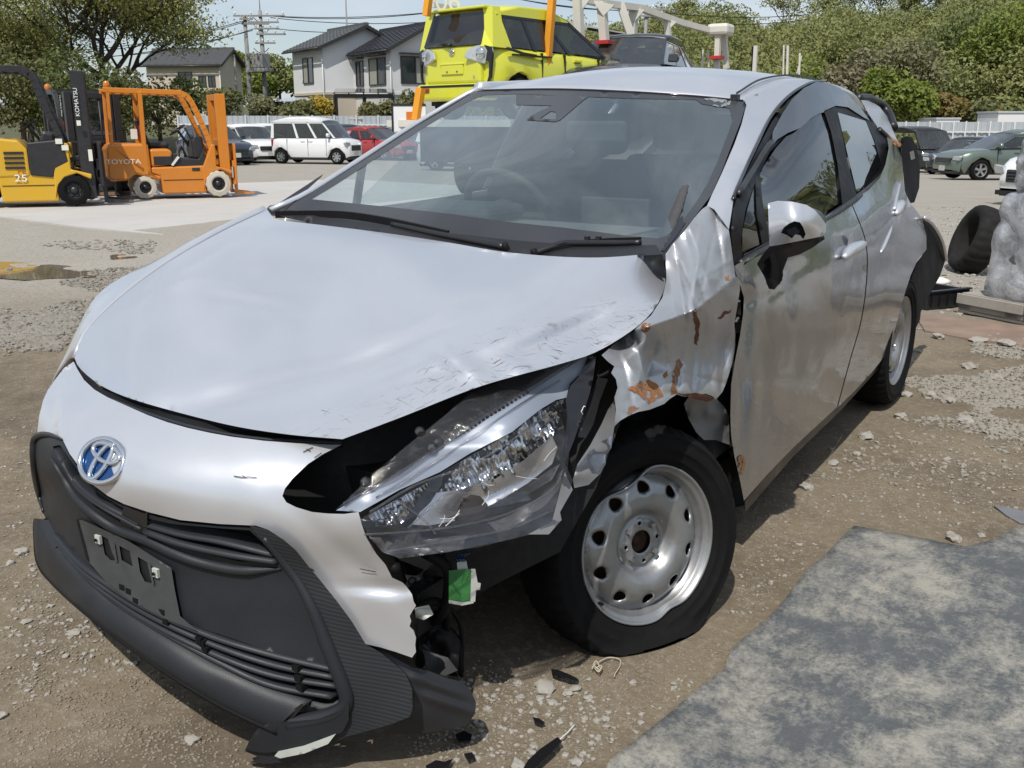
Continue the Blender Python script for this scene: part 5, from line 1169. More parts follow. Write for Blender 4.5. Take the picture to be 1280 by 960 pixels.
# ================================================================= background vehicles
MT['white_paint'] = paint_mat('white vehicle paint', (.72, .73, .73), 0.0, .30, .6)
MT['navy_paint'] = paint_mat('navy vehicle paint', (.020, .032, .055), .3, .3, .8)
MT['red_paint'] = paint_mat('red vehicle paint', (.38, .030, .035), .2, .3, .8)
MT['black_paint'] = paint_mat('black vehicle paint', (.016, .018, .022), .3, .3, .8)
MT['sage_paint'] = paint_mat('grey green vehicle paint', (.155, .195, .165), .55, .32, .8)
MT['yellow_paint'] = paint_mat('lemon yellow vehicle paint', (.62, .63, .040), .0, .30, .8, dust=.05)
MT['grey_paint'] = paint_mat('dark grey vehicle paint', (.045, .050, .058), .5, .32, .8)
MT['pearl_paint'] = paint_mat('silver blue vehicle paint', (.34, .38, .42), .5, .3, .8)
MT['carglass'] = glass_mat('tinted car glass', (.10, .12, .125), .05)
MT['carglass2'] = glass_mat('clear car glass', (.34, .40, .40), .05)
MT['alloy'] = plain('alloy wheel', (.42, .43, .44), .32, .8, var=.1)
MT['redlamp'] = plain('red lamp plastic', (.30, .012, .012), .18, var=.2, coat=.5)
MT['headlamp'] = plain('clear headlamp', (.55, .57, .58), .12, .5, var=.25, scale=20, coat=.6)
MT['amber'] = plain('amber lamp plastic', (.55, .16, .01), .25, var=.2, coat=.4)

def car_wheel(c, r, w_, parent, side, mat='alloy', spokes=5, tyre='rubber'):
    """c: hub centre at the outer face; side: +1 / -1 along local y"""
    ax = (0, side, 0); k = r/.32; m = MB()
    m.lathe([(.20*k, .0), (.215*k, .006), (.27*k, .012), (.305*k, .0), (.32*k, -.03), (.32*k, -w_+.03), (.30*k, -w_), (.2*k, -w_)], c, ax, 28); t = m.build('tyre', MT[tyre], parent, True)
    m = MB(); m.lathe([(.0005, -.02), (.04*k, -.018), (.05*k, -.03)], c, ax, 16); m.lathe([(.205*k, .004), (.20*k, .004), (.185*k, -.02), (.18*k, -.08)], c, ax, 28)
    cc = V(*c)
    for i in range(spokes):
        a = 2*math.pi*i/spokes+.3; d = V(math.cos(a), 0, math.sin(a)); e = V(-math.sin(a), 0, math.cos(a)); y = V(0, side, 0)
        p = [cc+d*.03*k-e*.028*k-y*.022, cc+d*.03*k+e*.028*k-y*.022, cc+d*.195*k+e*.040*k-y*.012, cc+d*.195*k-e*.040*k-y*.012]
        m.add(p+[q-y*.03 for q in p], [(0, 1, 2, 3), (7, 6, 5, 4), (0, 4, 5, 1), (1, 5, 6, 2), (2, 6, 7, 3), (3, 7, 4, 0)])
    m.build('rim', MT[mat], t, False)
    m = MB(); m.lathe([(.0005, -.075), (.19*k, -.075)], c, ax, 20); m.build('brake_drum', MT['void'], t)
    return t

def make_car(name, label, loc, rz, paint, spec, group=None, cat='car', lamps=True, parent_scale=1.0):
    """local x: forward, y: left, z: up. spec gives the side profile"""
    e = empty(name, loc, rz); tag(e, label, cat, group)
    Lf, Lr, W = spec['front'], spec['rear'], spec['width']/2      # x of the two ends from the centre
    hood = spec['hood']; gh = spec['green']; zb = spec['belt']; sill = spec.get('sill', .20)
    axf, axr, wr = spec['axf'], spec['axr'], spec.get('wheel', .32)
    # lower body: sections along x, each a half ring from the sill to the centre line
    xs = sorted(set([Lr, Lr+.04, Lr+.14, Lr+.35, Lf-.35, Lf-.14, Lf-.04, Lf]+list(np.linspace(Lr+.5, Lf-.5, 12))+[axf-wr-.05, axf, axf+wr+.05, axr-wr-.05, axr, axr+wr+.05]))
    tx = [p[0] for p in hood]; tz = [p[1] for p in hood]
    o_ = np.argsort(tx); tx = np.array(tx)[o_]; tz = np.array(tz)[o_]
    secs = []
    for x in xs:
        df, dr = (Lf-x), (x-Lr); k = min(df, dr); wk = W*(1-.30*max(0, 1-df/spec.get('nose', .55))**2.2-.16*max(0, 1-dr/.4)**2.2)
        zt = np.interp(x, tx, tz); zlow = sill+.10*max(0, 1-k/.25)
        for c_ in (axf, axr):
            d = abs(x-c_)
            if d < wr+.055: zlow = max(zlow, .02+math.sqrt(max(0, (wr+.06)**2-d*d))+wr*.95-.0)
        zm = sill+.34; zlow = min(zlow, zt-.12)
        zq = max(zlow+.02, min(zm, zt-.1)); zsh = max(zq+.01, zt-.07)
        secs.append([(x, wk*.93, zlow), (x, wk*.985, max(zlow+.01, zlow*.6+zq*.4)), (x, wk, zq), (x, wk*.985, .5*(zq+zsh)), (x, wk*.955, zsh), (x, wk*.90, zt-.012), (x, wk*.80, zt), (x, wk*.4, zt+.02), (x, 0, zt+.03)])
    A = np.array(secs); full = np.concatenate([A, A[:, -2::-1]*V(1, -1, 1)], 1)
    m = MB(); n_ = full.shape[1]; m.add(full.reshape(-1, 3), grid_faces(len(xs), n_)+[tuple(range(n_)), tuple(range((len(xs)-1)*n_, len(xs)*n_))[::-1]])
    body = m.build('body', MT[paint], e, True); autosmooth(body, 50)
    m = MB(); m.box((Lr+.15, -W*.88, sill-.05), (Lf-.2, W*.88, zb-.25)); m.build('underbody', MT['void'], e)
    # greenhouse
    (x1, z1), (x2, z2), (x3, z3), (x4, z4) = gh; wt = W*spec.get('tumble', .80); wb = W*.93; roofz = spec['roof']
    def P_(x, s_, z, t): return V(x, s_*(wb+(wt-wb)*t), z)
    xr = [x2, x2*.7+x3*.3, x2*.3+x3*.7, x3]; zr = [z2, roofz, roofz-.005, z3]
    rows = []
    for x, z in zip(xr, zr): rows.append([V(x, wt*s_, z-.055*abs(s_)**3) for s_ in (1, .93, .6, .2, -.2, -.6, -.93, -1)])
    m = MB(); R_ = np.array(rows); m.add(R_.reshape(-1, 3), grid_faces(4, 8)); rf = m.build('roof', MT[paint], e, True); solid(rf, .05, 0)
    for s_, c_ in ((1, 0), (-1, 7)):
        vs = []
        for x, rw_ in zip(xr, rows):
            k = min(1, max(0, (x-x2)/(x3-x2))); vs += [rw_[c_], V(x, wt*s_, (z2-.055)*(1-k)+(z3-.055)*k-.01)]
        m = MB(); m.add(vs, [(0, 2, 3, 1), (2, 4, 5, 3), (4, 6, 7, 5)]); solid(m.build('roof_side', MT[paint], e), .03, 0)
    pil = spec.get('pillars', [.36])
    base = {1: [P_(x1, 1, z1, 0), P_(x4, 1, z4, 0)], -1: [P_(x1, -1, z1, 0), P_(x4, -1, z4, 0)]}
    for s_ in (1, -1):
        b0, b1 = P_(x1, s_, z1, 0), P_(x4, s_, z4, 0); t0, t1 = P_(x2, s_, z2-.055, 1), P_(x3, s_, z3-.055, 1)
        def S_(u_, v_): return (b0*(1-u_)+b1*u_)*(1-v_)+(t0*(1-u_)+t1*u_)*v_
        m = MB()
        us = [0]+list(pil)+[1]
        # pillars
        for i, u_ in enumerate(us):
            w_ = .018 if 0 < i < len(us)-1 else .012
            d_ = V(0, s_, 0)
            if i == 0: a0, a1, c0, c1 = S_(0, 0), S_(0, 1), S_(.035, 0), S_(.03, 1)
            elif i == len(us)-1: q_ = spec.get('cpillar', .07); a0, a1, c0, c1 = S_(1-q_, 0), S_(1-q_*.8, 1), S_(1, 0), S_(1, 1)
            else: a0, a1, c0, c1 = S_(u_-w_, 0), S_(u_-w_, 1), S_(u_+w_, 0), S_(u_+w_, 1)
            m.add([a0, a1, c1, c0, a0-d_*.05, a1-d_*.05, c1-d_*.05, c0-d_*.05], [(0, 1, 2, 3), (7, 6, 5, 4), (0, 4, 5, 1), (1, 5, 6, 2), (2, 6, 7, 3), (3, 7, 4, 0)])
        a0, a1, c0, c1 = S_(0, .90), S_(0, 1), S_(1, .90), S_(1, 1); d_ = V(0, s_, 0); m.add([a0, a1, c1, c0, a0-d_*.05, a1-d_*.05, c1-d_*.05, c0-d_*.05], [(0, 1, 2, 3), (7, 6, 5, 4), (0, 4, 5, 1), (2, 6, 7, 3)])
        m.build('window_frame', MT[spec.get('pillarmat', paint)], e)
        for i in range(len(us)-1):
            ua, ub = us[i]+(.018 if i else .03), us[i+1]-(.018 if i < len(us)-2 else spec.get('cpillar', .07))
            d_ = V(0, -s_*.008, 0)
            m = MB(); m.add([S_(ua, .02)+d_, S_(ub, .02)+d_, S_(ub, .92)+d_, S_(ua, .92)+d_], [(0, 1, 2, 3)]); m.build('side_window', MT['carglass' if i > 0 else spec.get('fglass', 'carglass2')], e)
    m = MB(); a = [P_(x1, 1, z1, 0), P_(x1, -1, z1, 0), P_(x2, -1, z2-.03, 1), P_(x2, 1, z2-.03, 1)]; mid0, mid1 = V(x1+.10, 0, z1+.02), V(x2+.04, 0, z2-.005)
    m.add([a[0], mid0, a[1], a[2], mid1, a[3]], [(0, 1, 4, 5), (1, 2, 3, 4)]); m.build('windshield', MT['carglass2'], e, True)
    m = MB(); q_ = .12; a = [P_(x4, 1, z4, 0)*V(1, .9, 1), P_(x4, -1, z4, 0)*V(1, .9, 1), P_(x3, -1, z3-.06, 1)*V(1, .93, 1), P_(x3, 1, z3-.06, 1)*V(1, .93, 1)]
    m.add(a, [(0, 1, 2, 3)]); m.build('rear_window', MT['carglass'], e)
    m = MB(); m.box((x4+.1, -W*.8, zb-.5), (x1-.4, W*.8, zb-.05)); m.build('cabin_trim', MT['interior'], e)
    for y in (.36, -.36):
        m = MB(); xx = x1-.95 if x1-x4 > 1.6 else x1-.7; m.box((xx-.12, y-.22, zb-.3), (xx, y+.22, zb+.22)); m.box((xx-.1, y-.12, zb+.24), (xx-.02, y+.12, zb+.42)); m.build('front_seat', MT['seat'], e)
    # wheels, arches
    for x in (axf, axr):
        for s_ in (1, -1): car_wheel((x, s_*(W-.02), wr), wr, .20, e, s_, spec.get('rimmat', 'alloy'), spec.get('spokes', 5))
    # lamps, grille, plates, mirrors, handles
    zf = np.interp(Lf-.3, tx, tz)
    if lamps:
        for s_ in (1, -1):
            m = MB(); yo = W*.80; m.prism([(-.17, -.06), (.10, -.09), (.17, .02), (.14, .07), (-.12, .06)], (Lf-.13, s_*yo, zf-.16), (-.28, s_*.95, .05), (0, 0, 1), (.09, 0, 0)); bev(m.build('headlight', MT['headlamp'], e), .02)
            m = MB(); zt_ = np.interp(Lr+.1, tx, tz); m.box((Lr-.015, s_*(W*.66), zt_-.32), (Lr+.10, s_*(W*.88), zt_-.05)); bev(m.build('taillight', MT['redlamp'], e), .02)
            if s_ > 0 or True:
                m = MB(); m.prism([(0, -.05), (.16, -.06), (.19, .02), (.15, .09), (.02, .08)], (x1-.22, s_*W*.95, zb+.10), (0, s_, 0), (0, 0, 1), (-.10, 0, 0)); bev(m.build('mirror', MT[paint], e), .02)
        gz0, gz1 = spec.get('grille', (.38, .60))
        m = MB(); m.box((Lf-.06, -W*.55, gz0), (Lf+.012, W*.55, gz1)); gm = bev(m.build('grille', MT['satin_black'], e), .02)
        for k in range(4):
            z = gz0+(gz1-gz0)*(k+.5)/4; m = MB(); m.box((Lf+.005, -W*.52, z-.012), (Lf+.025, W*.52, z+.012)); m.build('slat', MT['grey_paint'], gm)
        m = MB(); m.box((Lf+.005, -.165, .30), (Lf+.03, .165, .30+.165)) if not spec.get('noplate') else m.box((Lf+.0, -.165, .30), (Lf+.02, .165, .42)); m.build('licence_plate', MT['satin_black' if spec.get('noplate') else 'whitebox'], e)
        m = MB(); m.box((Lf-.30, -W*.80, sill-.02), (Lf-.02, W*.80, sill+.06)); m.build('front_lip', MT['satin_black'], e)
    for s_ in (1, -1):
        for i, u_ in enumerate(spec.get('handles', (.30, .66))):
            x = x1+(x4-x1)*u_; m = MB(); m.box((x-.09, s_*(W*.955), zb-.13), (x+.09, s_*(W*1.0), zb-.10)); m.build('door_handle', MT[paint], e)
        for u_ in spec.get('seams', (.08, .40, .72)):
            x = x1+(x4-x1)*u_; m = MB(); m.box((x-.006, s_*(W*.94), sill+.12), (x+.006, s_*(W*1.004), zb-.03)); m.build('door_seam', MT['void'], e)
        m = MB(); m.box((axr+wr+.1, s_*W*.93, sill-.03), (axf-wr-.1, s_*W*.985, sill+.05)); m.build('side_skirt', MT['satin_black'], e)
    return e
kei = dict(front=1.70, rear=-1.69, width=1.475, hood=[(-1.7, .98), (.95, .98), (1.25, .97), (1.55, .90), (1.70, .70)], green=[(1.18, .98), (.62, 1.66), (-1.62, 1.66), (-1.69, .98)], roof=1.785, belt=.98, axf=1.20, axr=-1.26, wheel=.28, sill=.20, pillars=[.30, .58], cpillar=.05, tumble=.90, spokes=7, grille=(.50, .72), nose=.35, seams=(.14, .42, .74), handles=(.38, .50))
suv = dict(front=2.15, rear=-2.15, width=1.77, hood=[(-2.15, .95), (-1.6, 1.03), (.7, .99), (1.1, 1.0), (1.6, .95), (2.0, .84), (2.15, .62)], green=[(1.02, 1.0), (.12, 1.50), (-1.55, 1.47), (-2.0, 1.06)], roof=1.60, belt=1.0, axf=1.30, axr=-1.31, wheel=.335, sill=.24, pillars=[.40, .72], cpillar=.10, tumble=.76, grille=(.55, .72))
sedan = dict(front=2.1, rear=-2.1, width=1.70, hood=[(-2.1, .86), (-1.5, .93), (.7, .90), (1.1, .90), (1.7, .82), (2.0, .70), (2.1, .52)], green=[(.95, .90), (.10, 1.40), (-1.2, 1.38), (-1.75, .96)], roof=1.47, belt=.90, axf=1.28, axr=-1.27, wheel=.31, sill=.20, pillars=[.42, .74], tumble=.76, grille=(.40, .62))
wagon = dict(front=2.1, rear=-2.1, width=1.69, hood=[(-2.1, .92), (.8, .93), (1.2, .93), (1.75, .86), (2.03, .74), (2.1, .5)], green=[(1.0, .93), (.25, 1.44), (-1.95, 1.44), (-2.08, .95)], roof=1.525, belt=.93, axf=1.27, axr=-1.28, wheel=.30, sill=.20, pillars=[.34, .62], tumble=.82, grille=(.50, .68))
hiace = dict(front=2.3, rear=-2.3, width=1.70, hood=[(-2.3, 1.05), (1.6, 1.05), (1.95, 1.0), (2.2, .92), (2.3, .66)], green=[(1.95, 1.04), (1.25, 1.83), (-2.2, 1.85), (-2.29, 1.05)], roof=1.98, belt=1.05, axf=1.28, axr=-1.29, wheel=.33, sill=.24, pillars=[.30, .64], tumble=.86, grille=(.62, .82), nose=.4, fglass='carglass')

# left row, beyond the apron
make_car('parked_car', 'navy blue car with its nose to the orange forklift, in front of the white estate', GD(268, 38.5), yaw_to((.62, -.78)), 'navy_paint', sedan, 'cars parked along the far fence')
make_car('parked_car', 'white estate car with black bumper between the navy car and the white van', GD(312, 41.3), yaw_to((.62, -.78)), 'white_paint', wagon, 'cars parked along the far fence')
make_car('parked_car', 'white tall car half hidden behind the white estate', GD(338, 47), yaw_to((.75, -.66)), 'white_paint', suv, 'cars parked along the far fence')
make_car('parked_van', 'boxy white kei van with dark rear windows, side on to the view', GD(397, 39.5), yaw_to((.95, -.30)), 'white_paint', kei, 'cars parked along the far fence', 'van')
make_car('parked_car', 'red hatchback behind the nose of the white van', GD(470, 46), yaw_to((.80, -.6)), 'red_paint', sedan, 'cars parked along the far fence')
make_car('parked_car', 'black sedan beyond the red hatchback', GD(475, 47), yaw_to((.75, -.66)), 'black_paint', sedan, 'cars parked along the far fence')
make_car('parked_car', 'dark grey sport utility beyond the red hatchback, by the pale fence', GD(440, 50), yaw_to((.75, -.66)), 'grey_paint', suv, 'cars parked along the far fence')
make_car('parked_car', 'silver blue hatchback just under the truck tail marker', GD(505, 48), yaw_to((.8, -.6)), 'pearl_paint', sedan, 'cars parked along the far fence')
make_car('parked_car', 'dark grey sedan in front of the pale fence, behind the navy car', GD(285, 49), yaw_to((.7, -.7)), 'grey_paint', sedan, 'cars parked along the far fence')
make_car('parked_car', 'white wagon seen through the windows of the silver car', GD(600, 33), yaw_to((.85, -.5)), 'white_paint', wagon, 'cars parked along the far fence')
# right yard
make_car('parked_car', 'grey green sport utility with silver alloy wheels in front of the white fence', GD(1257, 33.0), yaw_to((-.99, -.10)), 'sage_paint', suv, 'cars in the right yard')
make_car('parked_van', 'black van facing the view against the white fence', GD(1143, 45), yaw_to((.12, -1)), 'black_paint', hiace, 'cars in the right yard', 'van')
make_car('parked_car', 'dark blue sedan behind the grey green sport utility', GD(1208, 41), yaw_to((-.75, -.66)), 'grey_paint', sedan, 'cars in the right yard')
make_car('parked_car', 'white car with dark mirror cut off by the right edge, behind the wrapped bundle', GD(1400, 17.5), yaw_to((-.93, -.37)), 'white_paint', sedan, 'cars in the right yard')

# ---- yellow van on the car carrier: its own builder, seen from behind
def sienta():
    dpt = 15.5; b = GD(573, dpt); zdeck = 1.33
    rz = yaw_to((.68, .73))
    e = make_car('yellow_minivan', 'lemon yellow minivan standing on the car carrier, tail to the view', (b[0], b[1], zdeck), rz, 'yellow_paint',
        dict(front=3.55, rear=-.02, width=1.69, hood=[(-.02, 1.06), (2.2, 1.0), (2.7, .96), (3.3, .85), (3.55, .6)], green=[(2.72, 1.0), (1.75, 1.55), (.10, 1.56), (-.01, 1.04)], roof=1.675, belt=1.02, axf=2.80, axr=.55, wheel=.31, sill=.26, pillars=[.36, .66], cpillar=.06, tumble=.86, pillarmat='gloss_black', seams=(.1, .42, .62)), cat='minivan', lamps=False)
    W = .845
    def bx(nm, lo, hi, mat, b_=.02, par=e): m = MB(); m.box(lo, hi); return bev(m.build(nm, MT[mat], par), b_, 3)
    bx('tailgate', (-.10, -.60, .52), (.06, .60, 1.08), 'yellow_paint', .05)
    bx('rear_bumper', (-.14, -.80, .27), (.10, .80, .53), 'yellow_paint', .06)
    bx('bumper_strip', (-.15, -.70, .475), (.0, .70, .51), 'satin_black', .01)
    bx('roof_spoiler', (-.04, -.62, 1.585), (.22, .62, 1.625), 'yellow_paint', .015)
    m = MB(); m.add([(-.10, -.62, 1.07), (-.10, .62, 1.07), (.02, .60, 1.30), (.045, .54, 1.54), (.045, -.54, 1.54), (.02, -.60, 1.30)], [(0, 1, 2, 3, 4, 5)]); solid(m.build('tailgate_glass', MT['carglass'], e), .02)
    for s_ in (1, -1):
        m = MB(); m.prism([(-.10, -.01), (.22, -.11), (.36, .0), (.34, .15), (.20, .19), (-.04, .11)], (-.10, s_*.42, .90), (.30, s_*1.05, .0), (0, 0, 1), (-.05, 0, 0)); tl = bev(m.build('taillight', MT['headlamp'], e), .02)
        m = MB(); m.lathe([(.001, .02), (.06, .018), (.075, 0)], (-.13, s_*.62, .945), (-1, s_*.3, 0), 14); m.build('lamp_bulb', MT['chrome'], tl, True)
        m = MB(); m.prism([(.22, .16), (.32, .13), (.34, .02), (.31, -.30), (.24, -.42), (.29, -.28), (.30, -.06), (.24, -.07), (.27, .08)], (-.10, s_*.44, .90), (.26, s_*1.05, .0), (0, 0, 1), (-.05, 0, 0)); m.build('lamp_surround', MT['satin_black'], e)
        bx('reflector', (-.155, s_*.62-.13, .40), (-.12, s_*.62+.13, .465), 'redlamp', .01)
        m = MB(); m.tube([(.2, s_*.865, 1.02), (.55, s_*.868, .96), (.85, s_*.865, .94)], .022, 6); m.build('side_moulding', MT['satin_black'], e, True)
        bx('slide_rail', (.35, s_*.83-.02, .93), (1.25, s_*.83+.02, .95), 'satin_black', .005)
    for s_ in (1, -1):
        m = MB(); m.add([(-.10, s_*.60, 1.04), (-.03, s_*.792, 1.03), (.36, s_*.800, 1.02), (.20, s_*.745, 1.40), (.17, s_*.735, 1.60), (.06, s_*.70, 1.60), (.05, s_*.52, 1.59), (.035, s_*.56, 1.50), (-.0, s_*.60, 1.28)], [(0, 1, 5, 7, 8), (1, 2, 3, 4, 5), (5, 6, 7)]); solid(m.build('rear_pillar', MT['yellow_paint'], e), .03, 0)
    bx('plate_recess', (-.12, -.24, .66), (-.085, .24, .80), 'yellow_paint', .01); bx('recess_shadow_lip', (-.125, -.26, .80), (-.07, .26, .825), 'yellow_paint', .008)
    m = MB()
    for a_, b_, cx in ((.055, .04, 0), (.034, .015, .012), (.014, .036, 0)):
        m.tube([(-.115, a_*math.cos(t), .985+(cx if b_ == .015 else 0)+b_*math.sin(t)) for t in np.linspace(0, 6.283, 25)], .006, 6, False)
    m.build('badge', MT['chrome'], e, True)
    m = MB(); m.tube([(-.13, -.0, 1.08), (-.15, .05, 1.10), (-.13, .30, 1.16)], [.03, .02, .01], 6); m.build('rear_wiper', MT['satin_black'], e, True)
    text_mesh('model_badge', '2L', .05, MT['chrome'], e, (-.112, -.47, .62), (0, -1, 0), (0, 0, 1))
    for y in (-.12, .10): m = MB(); m.lathe([(.0005, .01), (.012, .01), (.012, 0)], (-.12, y, .70), (-1, 0, 0), 8); m.build('plate_screw', MT['satin_black'], e)
    return e
sienta()
make_car('carried_car', 'dark grey car farther along the carrier deck behind the white posts', (*GD(785, 17.6)[:2], 1.30), yaw_to((-.36, -.93)), 'grey_paint', sedan)
make_car('carried_car', 'dark blue car on the carrier deck at the front posts', (*GD(850, 21.5)[:2], 1.0), yaw_to((.3, -.95)), 'navy_paint', sedan)

# ---- car carrier: deck, posts, rails
MT['carrier_white'] = plain('chalky white carrier steel', (.62, .60, .53), .55, .1, var=.12, scale=5, bump=.1)
MT['carrier_orange'] = plain('faded orange carrier steel', (.72, .30, .02), .5, var=.15, scale=5)
MT['red_tape'] = plain('red tape', (.45, .03, .03), .5)
def carrier():
    e = empty('car_carrier', GD(640, 16)); tag(e, 'white and orange car carrier truck loaded behind the silver car', 'truck')
    o_ = np.array(e.location)
    def rel(p): return np.array(p)-o_
    def at(u_, v_, d): return rel(AT(u_, v_, d*.77))
    def beam(px, d0, d1, w_, mat='carrier_white', name='rail', h_=None):
        m = MB(); n_ = len(px); P = [at(a, b, d0+(d1-d0)*i/max(1, n_-1)) for i, (a, b) in enumerate(px)]
        w_ *= .78
        for i in range(n_-1): m.bar(P[i], P[i+1], w_, h_ or w_)
        return m.build(name, MT[mat], e)
    # orange tail posts
    beam([(683, 92), (691, -12)], 20.6, 20.6, .13, 'carrier_orange', 'tail_post'); beam([(520, 150), (526, 110)], 20.0, 20.0, .14, 'carrier_orange', 'tail_post')
    beam([(533, 20), (537, -12)], 20.2, 20.2, .12, 'carrier_orange', 'tail_post'); beam([(672, 62), (668, 88)], 20.7, 20.7, .05, 'red_tape', 'tie_strap')
    # near side rail: falls away to the right with its posts
    beam([(690, -10), (745, 3), (800, 10), (850, 28), (898, 41)], 21.5, 27.0, .14, name='upper_rail')
    for (u0, v0, u1, v1, d) in ((722, -5, 726, 88, 22.0), (752, 2, 758, 84, 22.8), (792, 12, 789, 84, 24.2), (775, 4, 794, 60, 23.6), (834, 24, 837, 84, 25.2), (898, 40, 896, 86, 26.6), (905, 40, 908, 86, 26.9)):
        b = beam([(u0, v0), (u1, v1)], d, d, .17 if u0 < 800 else .13, name='post')
    for (u0, v0, d) in ((726, 53, 21.9), (756, 53, 22.6), (791, 70, 24.1), (896, 72, 26.5)):
        m = MB(); p = at(u0, v0, d); m.box(p-V(.12, .12, .03), p+V(.12, .12, .03)); m.build('tape_band', MT['red_tape'], e)
    # gussets between posts and rail
    for pts, d in (([(712, -6), (738, -2), (726, 14)], 22.0), ([(740, 0), (768, 6), (754, 20)], 22.7), ([(782, 8), (806, 12), (792, 28)], 24.1), ([(824, 20), (846, 27), (835, 38)], 25.2)):
        P = [at(a, b, d-.02) for a, b in pts]; m = MB(); m.add(P+[p+V(-.02, .05, 0) for p in P], [(0, 1, 2), (5, 4, 3), (0, 3, 4, 1), (1, 4, 5, 2), (2, 5, 3, 0)]); m.build('gusset', MT['carrier_white'], e)
    # round ends at the front post
    p = at(901, 38, 26.7); m = MB(); m.box(p-V(.22, .22, .10), p+V(.22, .22, .12)); bev(m.build('rail_end', MT['carrier_white'], e), .06)
    # far rail behind the yellow van
    beam([(541, 6), (600, 16), (640, 20), (700, 26), (760, 40), (800, 46)], 22.5, 28.0, .09, name='far_rail')
    for (u0, v0, v1, d) in ((706, 26, 84, 25.6), (640, 18, 60, 24.5)): beam([(u0, v0), (u0, v1)], d, d, .09, name='post')
    beam([(735, 36), (780, 44), (820, 45)], 26, 28, .06, 'darkplastic', 'hydraulic_pipe')
    beam([(541, 3), (546, -12)], 21.5, 21.5, .07, name='ladder')
    # thin stakes to the right of the front post
    for (u0, v0, u1, v1, d, w_) in ((879, 62, 879, 84, 27, .04), (885, 63, 886, 84, 27, .04), (945, 57, 943, 90, 29, .10), (980, 56, 979, 94, 30, .04), (985, 57, 984, 94, 30, .06), (1000, 66, 999, 94, 31, .05), (996, 92, 1002, 70, 31, .03)):
        beam([(u0, v0), (u1, v1)], d, d, w_, name='stake')
    beam([(941, 58), (940, 88)], 29.1, 29.1, .04, 'darkplastic', 'stake')
    # deck and chassis, mostly hidden by the silver car
    b0, b1 = rel((*GD(558, 14.9)[:2], 0)), rel((*GD(880, 23.5)[:2], 0)); d = b1-b0; d[2] = 0; ln = np.linalg.norm(d); d /= ln; n = V(-d[1], d[0], 0)
    for w_, z0, z1, nm, mt in ((1.15, 1.22, 1.32, 'deck', 'carrier_white'), (.5, .70, 1.22, 'chassis', 'satin_black')):
        m = MB(); p = [b0-n*w_, b1-n*w_, b1+n*w_, b0+n*w_]; m.add([q+V(0, 0, z0) for q in p]+[q+V(0, 0, z1) for q in p], [(0, 3, 2, 1), (4, 5, 6, 7), (0, 1, 5, 4), (1, 2, 6, 5), (2, 3, 7, 6), (3, 0, 4, 7)]); m.build(nm, MT[mt], e)
    for k in (2.2, 3.4, ln-1.6):
        for s_ in (1, -1):
            m = MB(); m.lathe([(.05, 0), (.25, .0), (.40, .02), (.50, -.03), (.50, -.25), (.4, -.28)], b0+d*k+n*s_*1.15+V(0, 0, .5), tuple(n*s_), 24); m.build('truck_wheel', MT['rubber'], e, True)
    # white tail board with orange marker
    p = at(508, 146, 20.0); rr_, uu = _r, V(0, 0, 1)
    m = MB(); m.prism([(-.20, -.22), (.30, -.22), (.30, .16), (-.20, .16)], p, rr_, uu, tuple(_f*.08)); tb = m.build('tail_board', MT['white_paint'], e)
    m = MB(); m.prism([(.0, -.16), (.22, -.16), (.22, .07), (.0, .07)], p-_f*.02, rr_, uu, tuple(_f*.03)); m.build('marker_board', MT['amber'], tb)
    m = MB(); m.prism([(-.23, -.22), (-.20, -.22), (-.20, .19), (-.23, .19)], p-_f*.01, rr_, uu, tuple(_f*.1)); m.prism([(-.23, .16), (.3, .16), (.3, .19), (-.23, .19)], p-_f*.01, rr_, uu, tuple(_f*.1)); m.build('board_frame', MT['satin_black'], tb)
    text_mesh('deck_sign', '06', .42, MT['carrier_white'], e, at(560, 3, 21.4), _r, (0, 0, 1), .03)
carrier()
# ================================================================= forklifts
MT['fork_orange'] = paint_mat('orange forklift paint', (.60, .20, .012), 0, .4, .4, dust=.10)
MT['fork_yellow'] = paint_mat('yellow forklift paint', (.62, .36, .012), 0, .4, .4, dust=.10)
MT['fork_black'] = plain('black mast steel', (.022, .022, .024), .45, var=.4, scale=9)
MT['white_tyre'] = plain('off white solid tyre', (.52, .48, .40), .85, var=.25, scale=12)
MT['text_white'] = plain('white lettering', (.78, .78, .76), .5, var=.03)
MT['extinguisher'] = plain('red extinguisher', (.45, .02, .02), .3)
MT['paper'] = plain('pale paper label', (.70, .69, .62), .7, var=.08)
def ztyre(c, r, w_, e, mat, hubmat):
    m = MB(); prof = [(.5*r, .0), (.62*r, .012), (.92*r, .0), (r, -.03), (r, -w_+.03), (.92*r, -w_), (.5*r, -w_)]; n = 48; vs = []
    for k in range(n):
        a = 2*math.pi*k/n
        for i, (rr_, h) in enumerate(prof):
            q = rr_*(.945 if (k % 4 >= 2 and 3 <= i <= 4) else 1); vs.append((c[0]+q*math.cos(a), c[1]-h, c[2]+q*math.sin(a)))
    m.add(vs, [(k*7+i, k*7+i+1, ((k+1) % n)*7+i+1, ((k+1) % n)*7+i) for k in range(n) for i in range(6)]); t = m.build('tyre', MT[mat], e, False); autosmooth(t, 30)
    m = MB(); m.lathe([(.0005, -.01), (.20*r, -.01), (.24*r, -.05), (.46*r, -.05), (.52*r, .004)], c, (0, -1, 0), 24); m.build('rim', MT[hubmat], t, True)
    for k in range(6):
        a = k*math.pi/3; m = MB(); m.lathe([(.0005, .02), (.02, .02), (.02, 0)], (c[0]+.34*r*math.cos(a), c[1]+.05, c[2]+.34*r*math.sin(a)), (0, -1, 0), 6); m.build('wheel_nut', MT['fork_black'], t)
def bxm(e, nm, lo, hi, mat, b_=.02): m = MB(); m.box(lo, hi); o = m.build(nm, MT[mat], e); return bev(o, b_, 2) if b_ else o
